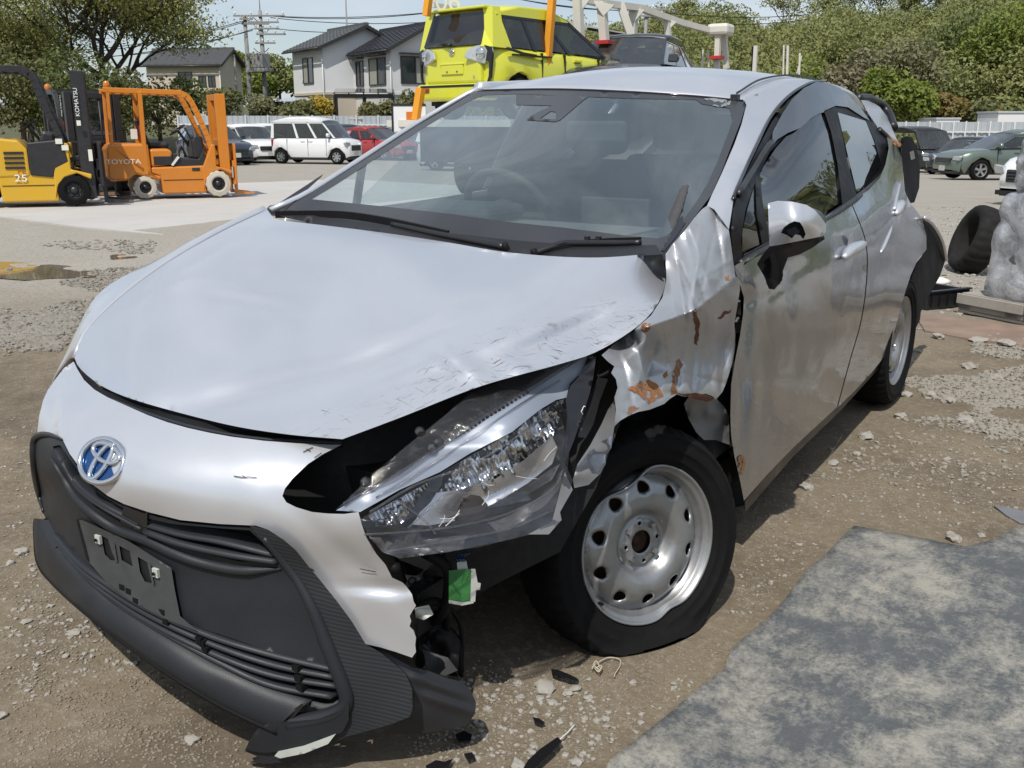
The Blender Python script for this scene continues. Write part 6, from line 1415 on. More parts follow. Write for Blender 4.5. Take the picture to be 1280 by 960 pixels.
def prism(e, nm, poly, y0, y1, mat, b_=.02):
    m = MB(); m.prism(poly, (0, y0, 0), (1, 0, 0), (0, 0, 1), (0, y1-y0, 0)); o = m.build(nm, MT[mat], e); return bev(o, b_, 2) if b_ else o
def barm(e, nm, p, q, w_, h_, mat, b_=.008): m = MB(); m.bar(p, q, w_, h_); o = m.build(nm, MT[mat], e); return bev(o, b_, 1) if b_ else o
def forklift(label, loc, rz, body, guard, mast, tyre, hub, text=None, mast_text=None, textmat='text_white', vents=False, num=None, dx=0.0, hgt=1.95):
    e = empty('forklift', loc, rz); tag(e, label, 'forklift', 'forklifts on the apron')
    W = .56
    # counterweight and chassis (x from the tail, forward)
    prism(e, 'counterweight', [(0, .42), (.02, .92), (.10, 1.02), (.78, 1.02), (.80, .45), (.98, .42), (.95, .32), (.50, .46), (.36, .34), (.05, .34)], -W, W, body, .05)
    prism(e, 'chassis', [(.98, .08), (.95, .42), (.80, .47), (.80, .58), (1.80, .60), (1.78, .44), (1.80, .08)], -W+.02, W-.02, body, .03)
    prism(e, 'front_fender', [(1.74, .10), (1.76, .58), (1.95, 1.0), (2.02, .98), (2.02, .58), (2.32, .50), (2.30, .42), (2.10, .52), (1.92, .46), (1.80, .32)], -W, -W+.14, body, .02)
    prism(e, 'front_fender', [(1.74, .10), (1.76, .58), (1.95, 1.0), (2.02, .98), (2.02, .58), (2.32, .50), (2.30, .42), (2.10, .52), (1.92, .46), (1.80, .32)], W-.14, W, body, .02)
    bxm(e, 'chassis_seam', (1.0, -W+.012, .335), (1.76, -W+.03, .345), 'void', 0); bxm(e, 'chassis_slot', (1.55, -W+.010, .50), (1.70, -W+.03, .56), 'fork_black', .005)
    prism(e, 'battery_hood', [(.80, .92), (.80, .58), (1.18, .62), (1.22, .86), (1.15, .92)], -W+.06, W-.06, body, .05)
    bxm(e, 'hood_vent', (.86, -W+.05, .62), (1.20, -W+.08, .78), 'fork_black', .01)
    prism(e, 'footwell', [(1.18, .58), (1.22, .84), (1.40, .74), (1.70, .72), (1.82, .95), (1.84, .58)], -W+.05, W-.05, 'fork_black', .02)
    prism(e, 'step', [(1.20, .60), (1.34, .76), (1.30, .78), (1.17, .62)], -W+.01, -W+.10, 'paper', .0)
    # seat
    bxm(e, 'seat', (.80, -.24, .92), (1.20, .24, 1.04), 'fork_black', .05); prism(e, 'seat_back', [(.74, 1.0), (.86, 1.0), (.72, 1.45), (.62, 1.44)], -.24, .24, 'fork_black', .04)
    # dashboard, column, wheel
    prism(e, 'dashboard', [(1.62, .72), (1.84, .72), (1.82, 1.14), (1.66, 1.18), (1.60, 1.05)], -.42, .42, 'fork_black', .04)
    sc = V(1.42, .10, 1.26); ax = V(-.55, 0, .83); a_ = V(0, 1, 0); b_ = np.cross(ax, a_)
    m = MB(); m.tube([sc+.17*(math.cos(t)*a_+math.sin(t)*b_) for t in np.linspace(0, 6.2832, 25)], .016, 6, False); m.bar(sc-.16*a_, sc+.16*a_, .03, .02); m.build('steering_wheel', MT['fork_black'], e, True)
    barm(e, 'steering_column', sc, sc-ax*.4, .05, .05, 'fork_black')
    for k in (0, .07, .14): barm(e, 'lever', (1.62, -.30+k, 1.1), (1.52, -.30+k, 1.30), .02, .02, 'fork_black', 0)
    # overhead guard
    for s_ in (-1, 1):
        y = s_*(W-.06)
        barm(e, 'guard_post', (.70, y, .45 if s_ < 0 else .95), (.72, y, hgt), .13, .08, guard); barm(e, 'guard_post', (.14, y, 1.0), (.16, y, hgt), .08, .06, guard)
        P = spl([(1.46, y, hgt-.02), (1.60, y, hgt-.10), (1.74, y, 1.55), (1.90, y, 1.10), (2.0, y, .62)], 14); m = MB()
        for i in range(13): m.bar(P[i], P[i+1]+(P[i+1]-P[i])*.1, .07, .10)
        m.build('guard_post', MT[guard], e)
        barm(e, 'guard_beam', (.08, y, hgt+.02), (1.48, y, hgt-.01), .08, .09, guard)
    for k in range(9): x = .14+k*.165; barm(e, 'guard_bar', (x, -W+.08, hgt+.03), (x, W-.08, hgt+.03), .05, .03, guard, 0)
    bxm(e, 'rear_window', (.735, -W+.12, 1.05), (.745, W-.12, hgt-.15), 'carglass2', 0)
    m = MB(); m.lathe([(.05, 0), (.06, .02), (.055, .10), (.03, .13), (.0005, .135)], (.16, -.40, hgt+.05), (0, 0, 1), 14); m.build('beacon', MT['amber'], e, True)
    m = MB(); m.lathe([(.0005, -.02), (.05, -.02), (.06, .03), (.05, .05), (.0005, .05)], (1.62, -W+.10, hgt-.22), (1, 0, 0), 14); m.build('work_lamp', MT['fork_black'], e, True)
    m = MB(); m.lathe([(.0005, 0), (.05, 0), (.05, .30), (.02, .36), (.0005, .37)], (.72, -W+.26, 1.04), (0, 0, 1), 12); m.build('fire_extinguisher', MT['extinguisher'], e, True)
    bxm(e, 'warning_label', (.50, -W+.16, 1.10), (.62, -W+.17, 1.28), 'paper', 0)
    # mast
    for s_ in (-1, 1):
        barm(e, 'mast_rail', (2.20+dx, s_*.42, .12), (2.19+dx, s_*.42, hgt-.02), .12, .20, mast); barm(e, 'inner_rail', (2.21+dx, s_*.30, .15), (2.20+dx, s_*.30, hgt-.05), .10, .15, mast)
        m = MB(); m.tube([(2.30+dx, s_*.20, .3), (2.26+dx, s_*.20, 1.35)], .035, 8); m.build('lift_cylinder', MT['fork_black'], e, True)
        m = MB(); m.tube([(2.28+dx, s_*.12, .4), (2.22+dx, s_*.12, hgt-.1)], .018, 6); m.build('lift_chain', MT['fork_black'], e, True)
        barm(e, 'tilt_cylinder', (1.80, s_*.30, .66), (2.18+dx, s_*.30, .78), .07, .07, 'fork_black')
        # forks and carriage
        prism(e, 'fork', [(2.40+dx, .85), (2.44+dx, .85), (2.45+dx, .09), (2.78+dx, .045), (2.78+dx, .03), (2.40+dx, .03)], s_*.26-.06, s_*.26+.06, mast if mast != 'fork_orange' else body, 0)
        barm(e, 'backrest_post', (2.40+dx, s_*.46, .30), (2.40+dx, s_*.46, .98), .05, .05, mast)
    for z in (.15, hgt-.08, 1.02): bxm(e, 'mast_crossbar', (2.12+dx, -.34, z-.06), (2.26+dx, .34, z+.06), mast, .01)
    for z in (.28, .62): bxm(e, 'carriage_bar', (2.34+dx, -.48, z-.06), (2.40+dx, .48, z+.06), mast, .01)
    for k in range(5): barm(e, 'backrest_bar', (2.40+dx, -.36+k*.18, .62), (2.40+dx, -.36+k*.18, .98), .03, .03, mast, 0)
    barm(e, 'backrest_rail', (2.40+dx, -.47, .98), (2.40+dx, .47, .98), .05, .05, mast)
    ztyre((.66, -W+.0, .215), .215, .20, e, tyre, hub); ztyre((.66, W, .215), .215, .20, e, tyre, hub)
    ztyre((2.03, -W-.02, .25), .25, .22, e, tyre, hub); ztyre((2.03, W-.2, .25), .25, .22, e, tyre, hub)
    if text: text_mesh('maker_name', text, .12, MT[textmat], e, (.31, -W-.003, .69), (1, 0, 0), (0, 0, 1), .004, 1.25)
    if mast_text: text_mesh('mast_name', mast_text, .085, MT['text_white'], e, (2.15+dx, -.42-.102, 1.62), (0, 0, 1), (-1, 0, 0), .004, 1.1)
    if vents:
        for k in range(6): bxm(e, 'vent_slat', (.06, -W-.008, .66+.04*k), (.34, -W+.01, .685+.04*k), 'fork_black', 0)
    if num: text_mesh('capacity_number', num, .12, MT['text_white'], e, (.62, -W-.004, .66), (1, 0, 0), (0, 0, 1), .004, 1.2)
    return e
def fork_at(u_, d, du, off): # off: local x of the part standing in column u
    rz = yaw_to(du); p = GD(u_, d); return (p[0]-off*math.cos(rz), p[1]-off*math.sin(rz), p[2]+.015), rz
l_, z_ = fork_at(174, 18.0, (.90, .44), .62)
fo_ = forklift('orange forklift with off-white tyres and orange guard and mast', l_, z_, 'fork_orange', 'fork_orange', 'fork_orange', 'white_tyre', 'fork_black', 'TOYOTA'); fo_.scale = (.93, .93, .95)
l_, z_ = fork_at(89, 16.3, (.93, .36), 2.03)
fy = forklift('yellow forklift with black mast, cut off by the left edge', l_, z_, 'fork_yellow', 'fork_black', 'fork_black', 'rubber', 'fork_black', None, 'KOMATSU', vents=False, dx=.06, hgt=2.12)
for k in range(4): bxm(fy, 'vent_slat', (1.08, -.57, .60+.075*k), (1.36, -.55, .64+.075*k), 'fork_black', 0)
prism(fy, 'engine_hood', [(.70, .46), (.72, 1.10), (1.30, 1.04), (1.42, .90), (1.42, .48)], -.555, .555, 'fork_yellow', .03)
text_mesh('model_letters', 'FE', .11, MT['amber'], fy, (1.30, -.562, .565), (1, 0, 0), (0, 0, 1), .004, 1.2)
text_mesh('capacity_number', '25', .15, MT['text_white'], fy, (1.28, -.562, .455), (1, 0, 0), (0, 0, 1), .004, 1.3)
prism(fy, 'side_cover', [(1.42, .50), (1.42, 1.0), (1.95, 1.05), (2.0, .70), (1.80, .60), (1.74, .46)], -.565, -.50, 'fork_black', .02)
for (x, z, w_, h_) in ((1.84, 1.02, .10, .08), (1.92, .92, .10, .08), (2.18, 1.3, .06, .08), (2.30, .8, .06, .18)): bxm(fy, 'sticker', (x, -.585, z-h_/2), (x+w_, -.57, z+h_/2), 'paper', 0)
l_, z_ = fork_at(120, 18.6, (.55, -.83), 2.2)
forklift('black forklift with a tall black mast, squeezed between the yellow and the orange one', l_, z_, 'fork_black', 'fork_black', 'fork_black', 'rubber', 'fork_black', None, 'TOYOTA', dx=.05, hgt=1.90)
# battery crate and plank in front of the black forklift
e = empty('battery_case', gp(139, 240.5)); e.rotation_euler.z = yaw_to((.95, .3)); tag(e, 'dark green battery case with pale lettering between the two forklifts', 'battery')
bxm(e, 'case', (-.24, -.25, .05), (.24, .25, .42), 'navy_paint', .02); bxm(e, 'lid', (-.26, -.27, .42), (.26, .27, .47), 'fork_black', .015)
text_mesh('lettering', 'GEM 55', .085, MT['text_white'], e, (0, -.254, .30), (1, 0, 0), (0, 0, 1), .003, 1.0)
m = MB(); p = gp(136, 245); rz = yaw_to((.97, .25)); o = m.box((-.40, -.10, .0), (.40, .10, .06)).build('timber_plank', plain('weathered brown timber', (.20, .13, .085), .85, var=.3, scale=14), None); o.location = (p[0], p[1], p[2]+.02); o.rotation_euler.z = rz; tag(o, 'brown timber plank on the apron between the forklifts', 'plank')
# ================================================================= fences, houses, poles, trees, hill
MT['fence'] = plain('pale grey sheet steel', (.44, .47, .49), .45, .2, var=.08, scale=1.2)
MT['fence_post'] = plain('white fence post', (.66, .67, .66), .5, var=.08)
def fence(label, P0, P1, top, n, mat='fence', railz=(.25, .8), front=True, rib=.25):
    P0, P1 = V(*P0), V(*P1); e = empty('fence', P0); tag(e, label, 'fence'); d = P1-P0; ln = np.linalg.norm(d[:2]); ux = d/ln; nrm = V(ux[1], -ux[0], 0)
    if nrm[:2]@(CAM[:2]-P0[:2]) < 0: nrm = -nrm
    for k in range(n):
        a0, a1 = ln*k/n, ln*(k+1)/n; m = MB(); c = max(2, int((a1-a0)/rib)); vs = []
        for i in range(c*4+1):
            s_ = a0+(a1-a0-.01)*i/(c*4); dd = .03*(1 if (i % 4) in (1, 2) else 0); b_ = ux*s_+nrm*dd; vs += [b_, V(b_[0], b_[1], top-P0[2])]
        vs = [V(v[0], v[1], v[2]) for v in vs]; m.add(vs, [(2*i, 2*i+2, 2*i+3, 2*i+1) for i in range(c*4)]); solid(m.build('panel', MT[mat], e), .004, 0)
        q = ux*a0+nrm*.10; m = MB(); m.box(q-V(.03, .03, .1), V(q[0]+.03, q[1]+.03, top-P0[2]+.04)); m.build('post', MT['fence_post'], e)
    for rz_ in railz:
        m = MB(); h = (top-P0[2])*rz_; m.bar(nrm*.09+V(0, 0, h), ux*ln+nrm*.09+V(0, 0, h)+V(0, 0, 0), .05, .06); m.build('rail', MT['fence_post'], e)
    return e
fence('white and pale grey sheet fence with white posts across the right of the yard', (*GD(1085, 48)[:2], -.92), (*GD(1420, 46)[:2], -.92), 1.37, 22)
fence('low pale grey sheet fence behind the parked cars on the left', (*GD(226, 50)[:2], -.4), (*GD(660, 52)[:2], -.45), 1.68, 16)

# ---- houses
MT['wall_white'] = plain('off white rendered wall', (.70, .71, .71), .85, var=.06, scale=.8, bump=.05)
MT['wall_beige'] = plain('beige rendered wall', (.52, .46, .37), .85, var=.12, scale=.8)
MT['wall_grey'] = plain('grey beige rendered wall', (.62, .62, .61), .85, var=.1, scale=.8)
def tiles(name, col):
    t = NT(name); c = t.mix(t.noise(3, 5), mul(col, .75), mul(col, 1.3)); return t.end(t.bsdf(c, .42, 0, t.bump(t.noise(20, 3), .2, .02)))
MT['tile_grey'] = tiles('grey roof tile', (.085, .088, .092)); MT['tile_black'] = tiles('dark roof tile', (.028, .030, .036))
MT['window_dark'] = plain('dark window glass', (.035, .042, .046), .06, var=.3, scale=1.5, coat=.5)
MT['curtain'] = plain('pale curtain', (.33, .33, .28), .8)
MT['alu'] = plain('dark bronze window frame', (.03, .03, .03), .4)
class House:
    def __init__(s, label, corner, ang, A, B, H, Hr, walls, roofmat, z0):
        """corner: nearest corner on the ground; a runs along the front wall (left and away), b along the gable (right and away)"""
        s.e = empty('house', (corner[0], corner[1], z0)); tag(s.e, label, 'house')
        a = -math.cos(R(ang))*_r[:2]+math.sin(R(ang))*_h; b = math.sin(R(ang))*_r[:2]+math.cos(R(ang))*_h
        s.a, s.b, s.A, s.B, s.H, s.Hr = V(a[0], a[1], 0), V(b[0], b[1], 0), A, B, H, Hr
        z = V(0, 0, 1); m = MB(); a, b = s.a, s.b; low = H*.48
        def pt(i, j, k): return a*i+b*j+z*k
        s.pt = pt
        m.add([pt(0, 0, 0), pt(A, 0, 0), pt(A, B, 0), pt(0, B, 0), pt(0, 0, low), pt(A, 0, low), pt(A, B, low), pt(0, B, low)], [(0, 1, 5, 4), (1, 2, 6, 5), (2, 3, 7, 6), (3, 0, 4, 7)]); m.build('wall', MT[walls[1]], s.e)
        m = MB(); g = .03
        m.add([pt(-g, -g, low), pt(A+g, -g, low), pt(A+g, B+g, low), pt(-g, B+g, low), pt(-g, -g, H), pt(A+g, -g, H), pt(A+g, B+g, H), pt(-g, B+g, H), pt(-g, B/2, Hr-.08), pt(A+g, B/2, Hr-.08)],
              [(0, 1, 5, 4), (1, 2, 6, 9, 5), (2, 3, 7, 6), (3, 0, 4, 8, 7), (0, 3, 2, 1)]); m.build('wall', MT[walls[0]], s.e)
        m = MB(); m.bar(pt(-.05, -.05, low), pt(A+.05, -.05, low), .08, .14); m.bar(pt(-.05, -.05, low), pt(-.05, B+.05, low), .08, .14); m.build('band_course', MT[walls[1]], s.e)
        # roof: two slabs with rows of tiles
        o_ = .45; sl = (Hr-H)/(B/2)
        for s_ in (0, 1):
            m = MB(); n = 22; rows = 14
            def rp(i, j): # i along a, j from eave 0 to ridge 1
                bb = -o_+(B/2+o_)*j; hh = H-o_*sl+(Hr-H+o_*sl)*j; return pt(i, bb if s_ == 0 else B-bb, hh)
            vs = []; 
            for r_ in range(rows):
                for q in (0, 1):
                    j = (r_+q)/rows
                    for k in range(n+1):
                        i = -o_+(A+2*o_)*k/n; vs.append(rp(i, j)+z*(.05*(1-q)+.03*(k % 2)))
            F = []
            for r_ in range(rows*2-1):
                for k in range(n): F.append((r_*(n+1)+k, r_*(n+1)+k+1, (r_+1)*(n+1)+k+1, (r_+1)*(n+1)+k))
            m.add(vs, F); solid(m.build('roof', MT[roofmat], s.e), .08, 0)
        m = MB(); m.bar(pt(-o_, B/2, Hr+.08), pt(A+o_, B/2, Hr+.08), .25, .18); m.build('ridge', MT[roofmat], s.e)
        m = MB(); m.tube([pt(-o_, -o_-.05, H-o_*sl-.03), pt(A+o_, -o_-.05, H-o_*sl-.03)], .06, 6); m.build('gutter', MT['alu'], s.e, True)
        m = MB(); m.tube([pt(-.08, -.08, H-.1), pt(-.08, -.08, 0)], .04, 6); m.build('downpipe', MT['wall_grey'], s.e, True)
        # bargeboards on the gable
        for s_ in (0, 1):
            m = MB(); m.bar(pt(-o_, -o_ if s_ == 0 else B+o_, H-o_*sl-.04), pt(-o_, B/2, Hr-.04), .05, .18); m.build('bargeboard', MT['alu'], s.e)
    def window(s, wall, c, k, w_, h_, curtain=True, hood=False):
        pt = s.pt
        if wall == 'a': o_ = lambda i, kk, out: pt(c+i, -.03-out, k+kk)
        else: o_ = lambda i, kk, out: pt(-.03-out, c+i, k+kk)
        m = MB()
        def quad(i0, i1, k0, k1, d0, d1): m.add([o_(i0, k0, d0), o_(i1, k0, d0), o_(i1, k1, d0), o_(i0, k1, d0), o_(i0, k0, d1), o_(i1, k0, d1), o_(i1, k1, d1), o_(i0, k1, d1)], [(0, 1, 2, 3), (7, 6, 5, 4), (0, 4, 5, 1), (1, 5, 6, 2), (2, 6, 7, 3), (3, 7, 4, 0)])
        w2 = w_/2
        for (i0, i1, k0, k1) in ((-w2-.06, -w2, -.06, h_+.06), (w2, w2+.06, -.06, h_+.06), (-w2, w2, -.06, 0), (-w2, w2, h_, h_+.06), (-.03, .03, 0, h_)): quad(i0, i1, k0, k1, -.02, .06)
        f = m.build('window', MT['alu'], s.e)
        for i0, i1, mt in ((-w2+.005, -.035, 'window_dark'), (.035, w2-.005, 'curtain' if curtain else 'window_dark')):
            m = MB(); quad(i0, i1, .005, h_-.005, .0, .02); m.build('pane', MT[mt], f)
        if hood: m = MB(); quad(-w2-.15, w2+.15, h_+.16, h_+.22, -.01, .45); m.build('window_hood', MT['alu'], f)
        return f
d1 = 58
h1 = House('pale two-storey house with grey roof, behind the white van', GD(409, d1), 55, 4.3, 5.3, 5.10, 6.25, ('wall_white', 'wall_beige'), 'tile_grey', .55)
h1.window('a', 2.05, 3.1, 1.35, 1.35, True); 
h2 = House('pale two-storey house with black tiled roof beside the yellow minivan', GD(492, 55.5), 55, 5.0, 4.6, 4.80, 6.0, ('wall_grey', 'wall_grey'), 'tile_black', .6)
h2.window('a', 3.75, 2.85, .85, 1.3, False, True); h2.window('a', 1.55, 2.85, 1.9, 1.35, True, True); h2.window('b', 1.5, 2.9, 1.75, 1.35, True, True); h2.window('a', 1.0, .9, 1.2, .4, False)
h3 = House('beige two-storey house half hidden by the big tree', GD(281, 80), 10, 6.2, 4.0, 4.8, 5.9, ('wall_beige', 'wall_beige'), 'tile_grey', 1.2)
# its long side faces the view
for c_, w_ in ((2.9, 1.1), (1.45, .55), (.65, .5)): h3.window('a', c_, 3.0, w_, 1.05 if w_ > 1 else .75, False)
# carports: dark frames with flat roofs
def pergola(label, c, ang, w_, dp, h_, z0, slats=4):
    e = empty('carport', (c[0], c[1], z0)); tag(e, label, 'carport'); a = math.cos(R(ang))*_r[:2]+math.sin(R(ang))*_h; b = -math.sin(R(ang))*_r[:2]+math.cos(R(ang))*_h; a, b = V(a[0], a[1], 0), V(b[0], b[1], 0)
    for i in (0, .5, 1):
        for j in (0, 1): p = a*w_*i+b*dp*j; barm(e, 'post', p, p+V(0, 0, h_), .10, .10, 'alu', 0)
    for j in (0, 1): barm(e, 'beam', b*dp*j+V(0, 0, h_), a*w_+b*dp*j+V(0, 0, h_), .12, .16, 'alu', 0)
    for k in range(slats+1): p = a*w_*k/slats+V(0, 0, h_+.1); barm(e, 'rafter', p-b*.3, p+b*(dp+.3)+V(0, 0, .25), .06, .08, 'alu', 0)
    m = MB(); m.add([V(0, 0, h_+.15)-b*.35, a*w_+V(0, 0, h_+.15)-b*.35, a*w_+b*(dp+.35)+V(0, 0, h_+.42), b*(dp+.35)+V(0, 0, h_+.42)], [(0, 1, 2, 3)]); solid(m.build('roof_sheet', MT['carglass2'], e), .02)
    for k in (.3, 1.0): barm(e, 'rail', V(0, 0, k), a*w_+V(0, 0, k), .05, .05, 'alu', 0)
    for k in range(9): barm(e, 'baluster', a*w_*k/8+V(0, 0, .3), a*w_*k/8+V(0, 0, 1.0), .025, .025, 'alu', 0)
    return e
pergola('dark framed glazed carport against the pale house', GD(348, 55), -3, 2.75, 2.0, 1.75, .55)
pergola('dark carport roof on the front of the black-roofed house', GD(421, 53.5), 6, 3.1, 1.4, 2.15, .6)
# shed and garden fence
e = empty('garden_shed', (*GD(415, 51)[:2], .35), yaw_to((1, 0))); tag(e, 'small dirty white steel shed in front of the houses', 'shed')
bxm(e, 'wall', (0, 0, 0), (1.55, 1.2, 1.15), 'white_paint', .02); bxm(e, 'roof', (-.06, -.06, 1.15), (1.61, 1.26, 1.22), 'wall_beige', .01)
bxm(e, 'door', (1.0, -.02, .05), (1.5, .01, 1.1), 'fence', .005); bxm(e, 'door_seam', (.5, -.012, .03), (.515, .0, 1.12), 'void', 0); bxm(e, 'door_handle', (1.06, -.04, .5), (1.09, -.01, .7), 'alu', 0)
e = empty('garden_fence', (*GD(455, 51.5)[:2], .4), yaw_to((1, 0))); tag(e, 'brown board fence right of the shed', 'fence')
for k in range(9): bxm(e, 'board', (k*.17, 0, 0), (k*.17+.16, .03, 1.05), 'timber' if 'timber' in MT else 'wall_beige', 0)
barm(e, 'rail', (0, .04, .3), (1.5, .04, .3), .05, .04, 'alu', 0); barm(e, 'rail', (0, .04, .85), (1.5, .04, .85), .05, .04, 'alu', 0)
# bank under the houses
m = MB(); pk = [GD(-260, 53), GD(700, 54), GD(760, 130), GD(-400, 130)]; m.add([(p[0], p[1], z) for p, z in zip(pk, (-.3, -.3, 3.5, 3.5))], [(0, 1, 2, 3)])
MT['grassbank'] = plain('scrubby bank', (.085, .085, .035), .95, var=.4, scale=.8)
bk = m.build('embankment', MT['grassbank']); tag(bk, 'scrubby bank beyond the fence', kind='structure')
# small buildings behind the right fence
for (u0, u1, v0, d, lab) in ((1243, 1330, 139, 55, 'white flat cabin roof showing over the fence at the right edge'), (1167, 1196, 147, 57, 'small white box showing over the fence below the hill')):
    p, q = GD(u0, d), GD(u1, d); e = empty('site_cabin', (p[0], p[1], -.9), yaw_to((1, 0))); tag(e, lab, 'cabin'); w_ = np.hypot(q[0]-p[0], q[1]-p[1]); ht = AT(u0, v0, d)[2]+.9
    bxm(e, 'wall', (0, 0, 0), (w_, 2.5, ht-.12), 'white_paint', .02); bxm(e, 'roof', (-.05, -.05, ht-.12), (w_+.05, 2.55, ht), 'fence', .02)

# ---- poles and wires
MT['pole'] = plain('grey concrete pole', (.24, .24, .235), .8, var=.1)
def pole(label, u_, d, vtop, arms, r_=.14):
    p = GD(u_, d); top = AT(u_, vtop, d); e = empty('utility_pole', (p[0], p[1], 0)); tag(e, label, 'pole'); h_ = top[2]
    m = MB(); m.tube([(0, 0, -.3), (0, 0, h_*.5), (0, 0, h_)], [r_*1.25, r_*1.1, r_*.8], 10); m.build('pole', MT['pole'], e, True)
    for (vz, w0, w1) in arms:
        z = AT(u_, vz, d)[2]; a = V(_r[0], _r[1], 0); barm(e, 'crossarm', a*w0+V(0, 0, z)-V(_f[0], _f[1], 0)*.15, a*w1+V(0, 0, z)-V(_f[0], _f[1], 0)*.15, .10, .10, 'pole', 0)
        for t in np.linspace(w0+.1, w1-.1, 4): m = MB(); m.lathe([(.0005, .22), (.05, .2), (.06, .1), (.03, .06), (.03, 0)], a*t+V(0, 0, z+.04)-V(_f[0], _f[1], 0)*.15, (0, 0, 1), 8); m.build('insulator', MT['paper'], e, True)
    return e, h_
pa, ha = pole('left one of the two tall grey utility poles by the pale house', 317, 66, 19, [(30, -.2, 1.6), (24, -.3, .5)])
pb_, hb = pole('right one of the two tall grey utility poles, with the highest crossarm', 336, 66, 13, [(20, -1.7, 1.6), (28, -.8, 1.2), (36, -.4, 1.2), (43, -.3, 1.6), (54, -.4, .9)])
m = MB(); m.tube([(0, 0, hb), (0, 0, hb+.9)], .03, 6); m.build('lightning_rod', MT['pole'], pb_, True)
for p_, (uu, vv, w_, h_) in ((pb_, (326, 76, 1.0, .9)), (pb_, (326, 88, 1.7, .25))):
    c_ = AT(uu, vv, 65.6)-np.array(p_.location); m = MB(); m.box(c_-V(w_/2, .35, h_/2), c_+V(w_/2, .35, h_/2)); bev(m.build('transformer', MT['pole'], p_), .05)
pole('thin pale lamp pole left of the utility poles', 301, 63, 68, [], .07); 
pe, he = pole('slim aerial mast behind the house roofs', 440, 64, -30, [], .05)
pole('lattice-like grey pole behind the carrier rail', 802, 60, 6, [(12, -1.2, 1.2), (20, -1.0, 1.0)], .12)
def wire(P, Q, sag, name='overhead_wire', label='thin overhead power wires against the sky'):
    P, Q = V(*P), V(*Q); t = np.linspace(0, 1, 24)[:, None]; pts = P*(1-t)+Q*t; pts[:, 2] -= sag*4*(t*(1-t))[:, 0]; return pts
m = MB()
for (u0, v0, d0, u1, v1, d1_, sg) in ((336, 20, 66, 560, 13, 62, .3), (338, 22, 66, 620, 20, 62, .4), (336, 35, 66, 540, 34, 62, .3), (340, 20, 66, 600, 8, 62, .3), (317, 22, 66, -40, 62, 60, .8), (316, 24, 66, -40, 66, 60, .8), (317, 36, 66, 60, 70, 60, .6), (316, 38, 66, -40, 78, 60, .6), (336, 37, 66, 317, 30, 66, .3), (336, 28, 66, 317, 22, 66, .2), (317, 60, 66, 336, 60, 66, .3),
                                  (802, 12, 60, 1010, 18, 70, .3), (802, 14, 60, 560, -20, 55, .3), (802, 20, 60, 1010, 24, 70, .4), (802, 12, 60, 620, -8, 56, .3)):
    m.tube(wire(AT(u0, v0, d0), AT(u1, v1, d1_), sg), .022, 4)
wo_ = m.build('overhead_wires', MT['void'], None, True); tag(wo_, 'thin dark power wires strung between the poles', 'wires', kind='stuff')

# ---- foliage
def leafmat(name, a, b, c2):
    t = NT(name); n1 = t.noise(.22, 3); n2 = t.noise(3.5, 3, .7)
    c = t.mix(t.ramp(n1, [(.38, 0), (.62, 1)]), a, b); c = t.mix(t.ramp(n2, [(.40, 0), (.70, .8)]), c, c2)
    bs = t.bsdf(c, .6, 0, None, 0, .3)
    tl = t.n('ShaderNodeBsdfTranslucent'); t.l(t.mix(.5, c, (.30, .34, .05)), tl.inputs[0]); mx_ = t.n('ShaderNodeMixShader'); mx_.inputs[0].default_value = .22; t.l(bs, mx_.inputs[1]); t.l(tl.outputs[0], mx_.inputs[2])
    return t.end(mx_.outputs[0])
MT['leaf_big'] = leafmat('young yellow green leaves', (.31, .32, .09), (.25, .28, .08), (.37, .34, .15))
MT['leaf_hill'] = leafmat('mixed hillside leaves', (.135, .17, .05), (.235, .25, .075), (.26, .24, .125))
MT['leaf_lime'] = leafmat('fresh lime leaves', (.16, .205, .035), (.21, .235, .045), (.11, .15, .035))
MT['leaf_dark'] = leafmat('dark evergreen leaves', (.085, .12, .038), (.12, .155, .045), (.14, .145, .065))
MT['leaf_vine'] = leafmat('dry vine tangle', (.20, .175, .105), (.15, .16, .065), (.24, .215, .155))
MT['leaf_rust'] = leafmat('rusty young leaves', (.27, .14, .05), (.19, .15, .05), (.16, .16, .05))
MT['leaf_gold'] = leafmat('golden blossom', (.42, .29, .03), (.24, .21, .05), (.34, .26, .04))
MT['leaf_olive'] = leafmat('olive hedge leaves', (.145, .145, .055), (.10, .12, .04), (.19, .165, .09))
MT['bark'] = plain('grey brown bark', (.075, .060, .048), .9, var=.35, scale=8, bump=.4, bscale=20)
rgl = np.random.default_rng(21)
def leaves(C_, size, rg=rgl, up=.25, squash=1.0):
    """a small pointed leaf (two triangles) at each centre"""
    n = len(C_); nrm = rg.normal(size=(n, 3)); nrm += V(.15, -.55, .85)*.9; nrm /= np.linalg.norm(nrm, axis=1)[:, None]
    a = np.cross(nrm, rg.normal(size=(n, 3))); a /= np.linalg.norm(a, axis=1)[:, None]; b = np.cross(nrm, a)
    s_ = size*(.6+.8*rg.random(n))[:, None]
    v = np.stack([C_-a*s_, C_+b*s_*.55, C_+a*s_, C_-b*s_*.55], 1).reshape(-1, 3); f = np.arange(n*4).reshape(n, 4); return v, f
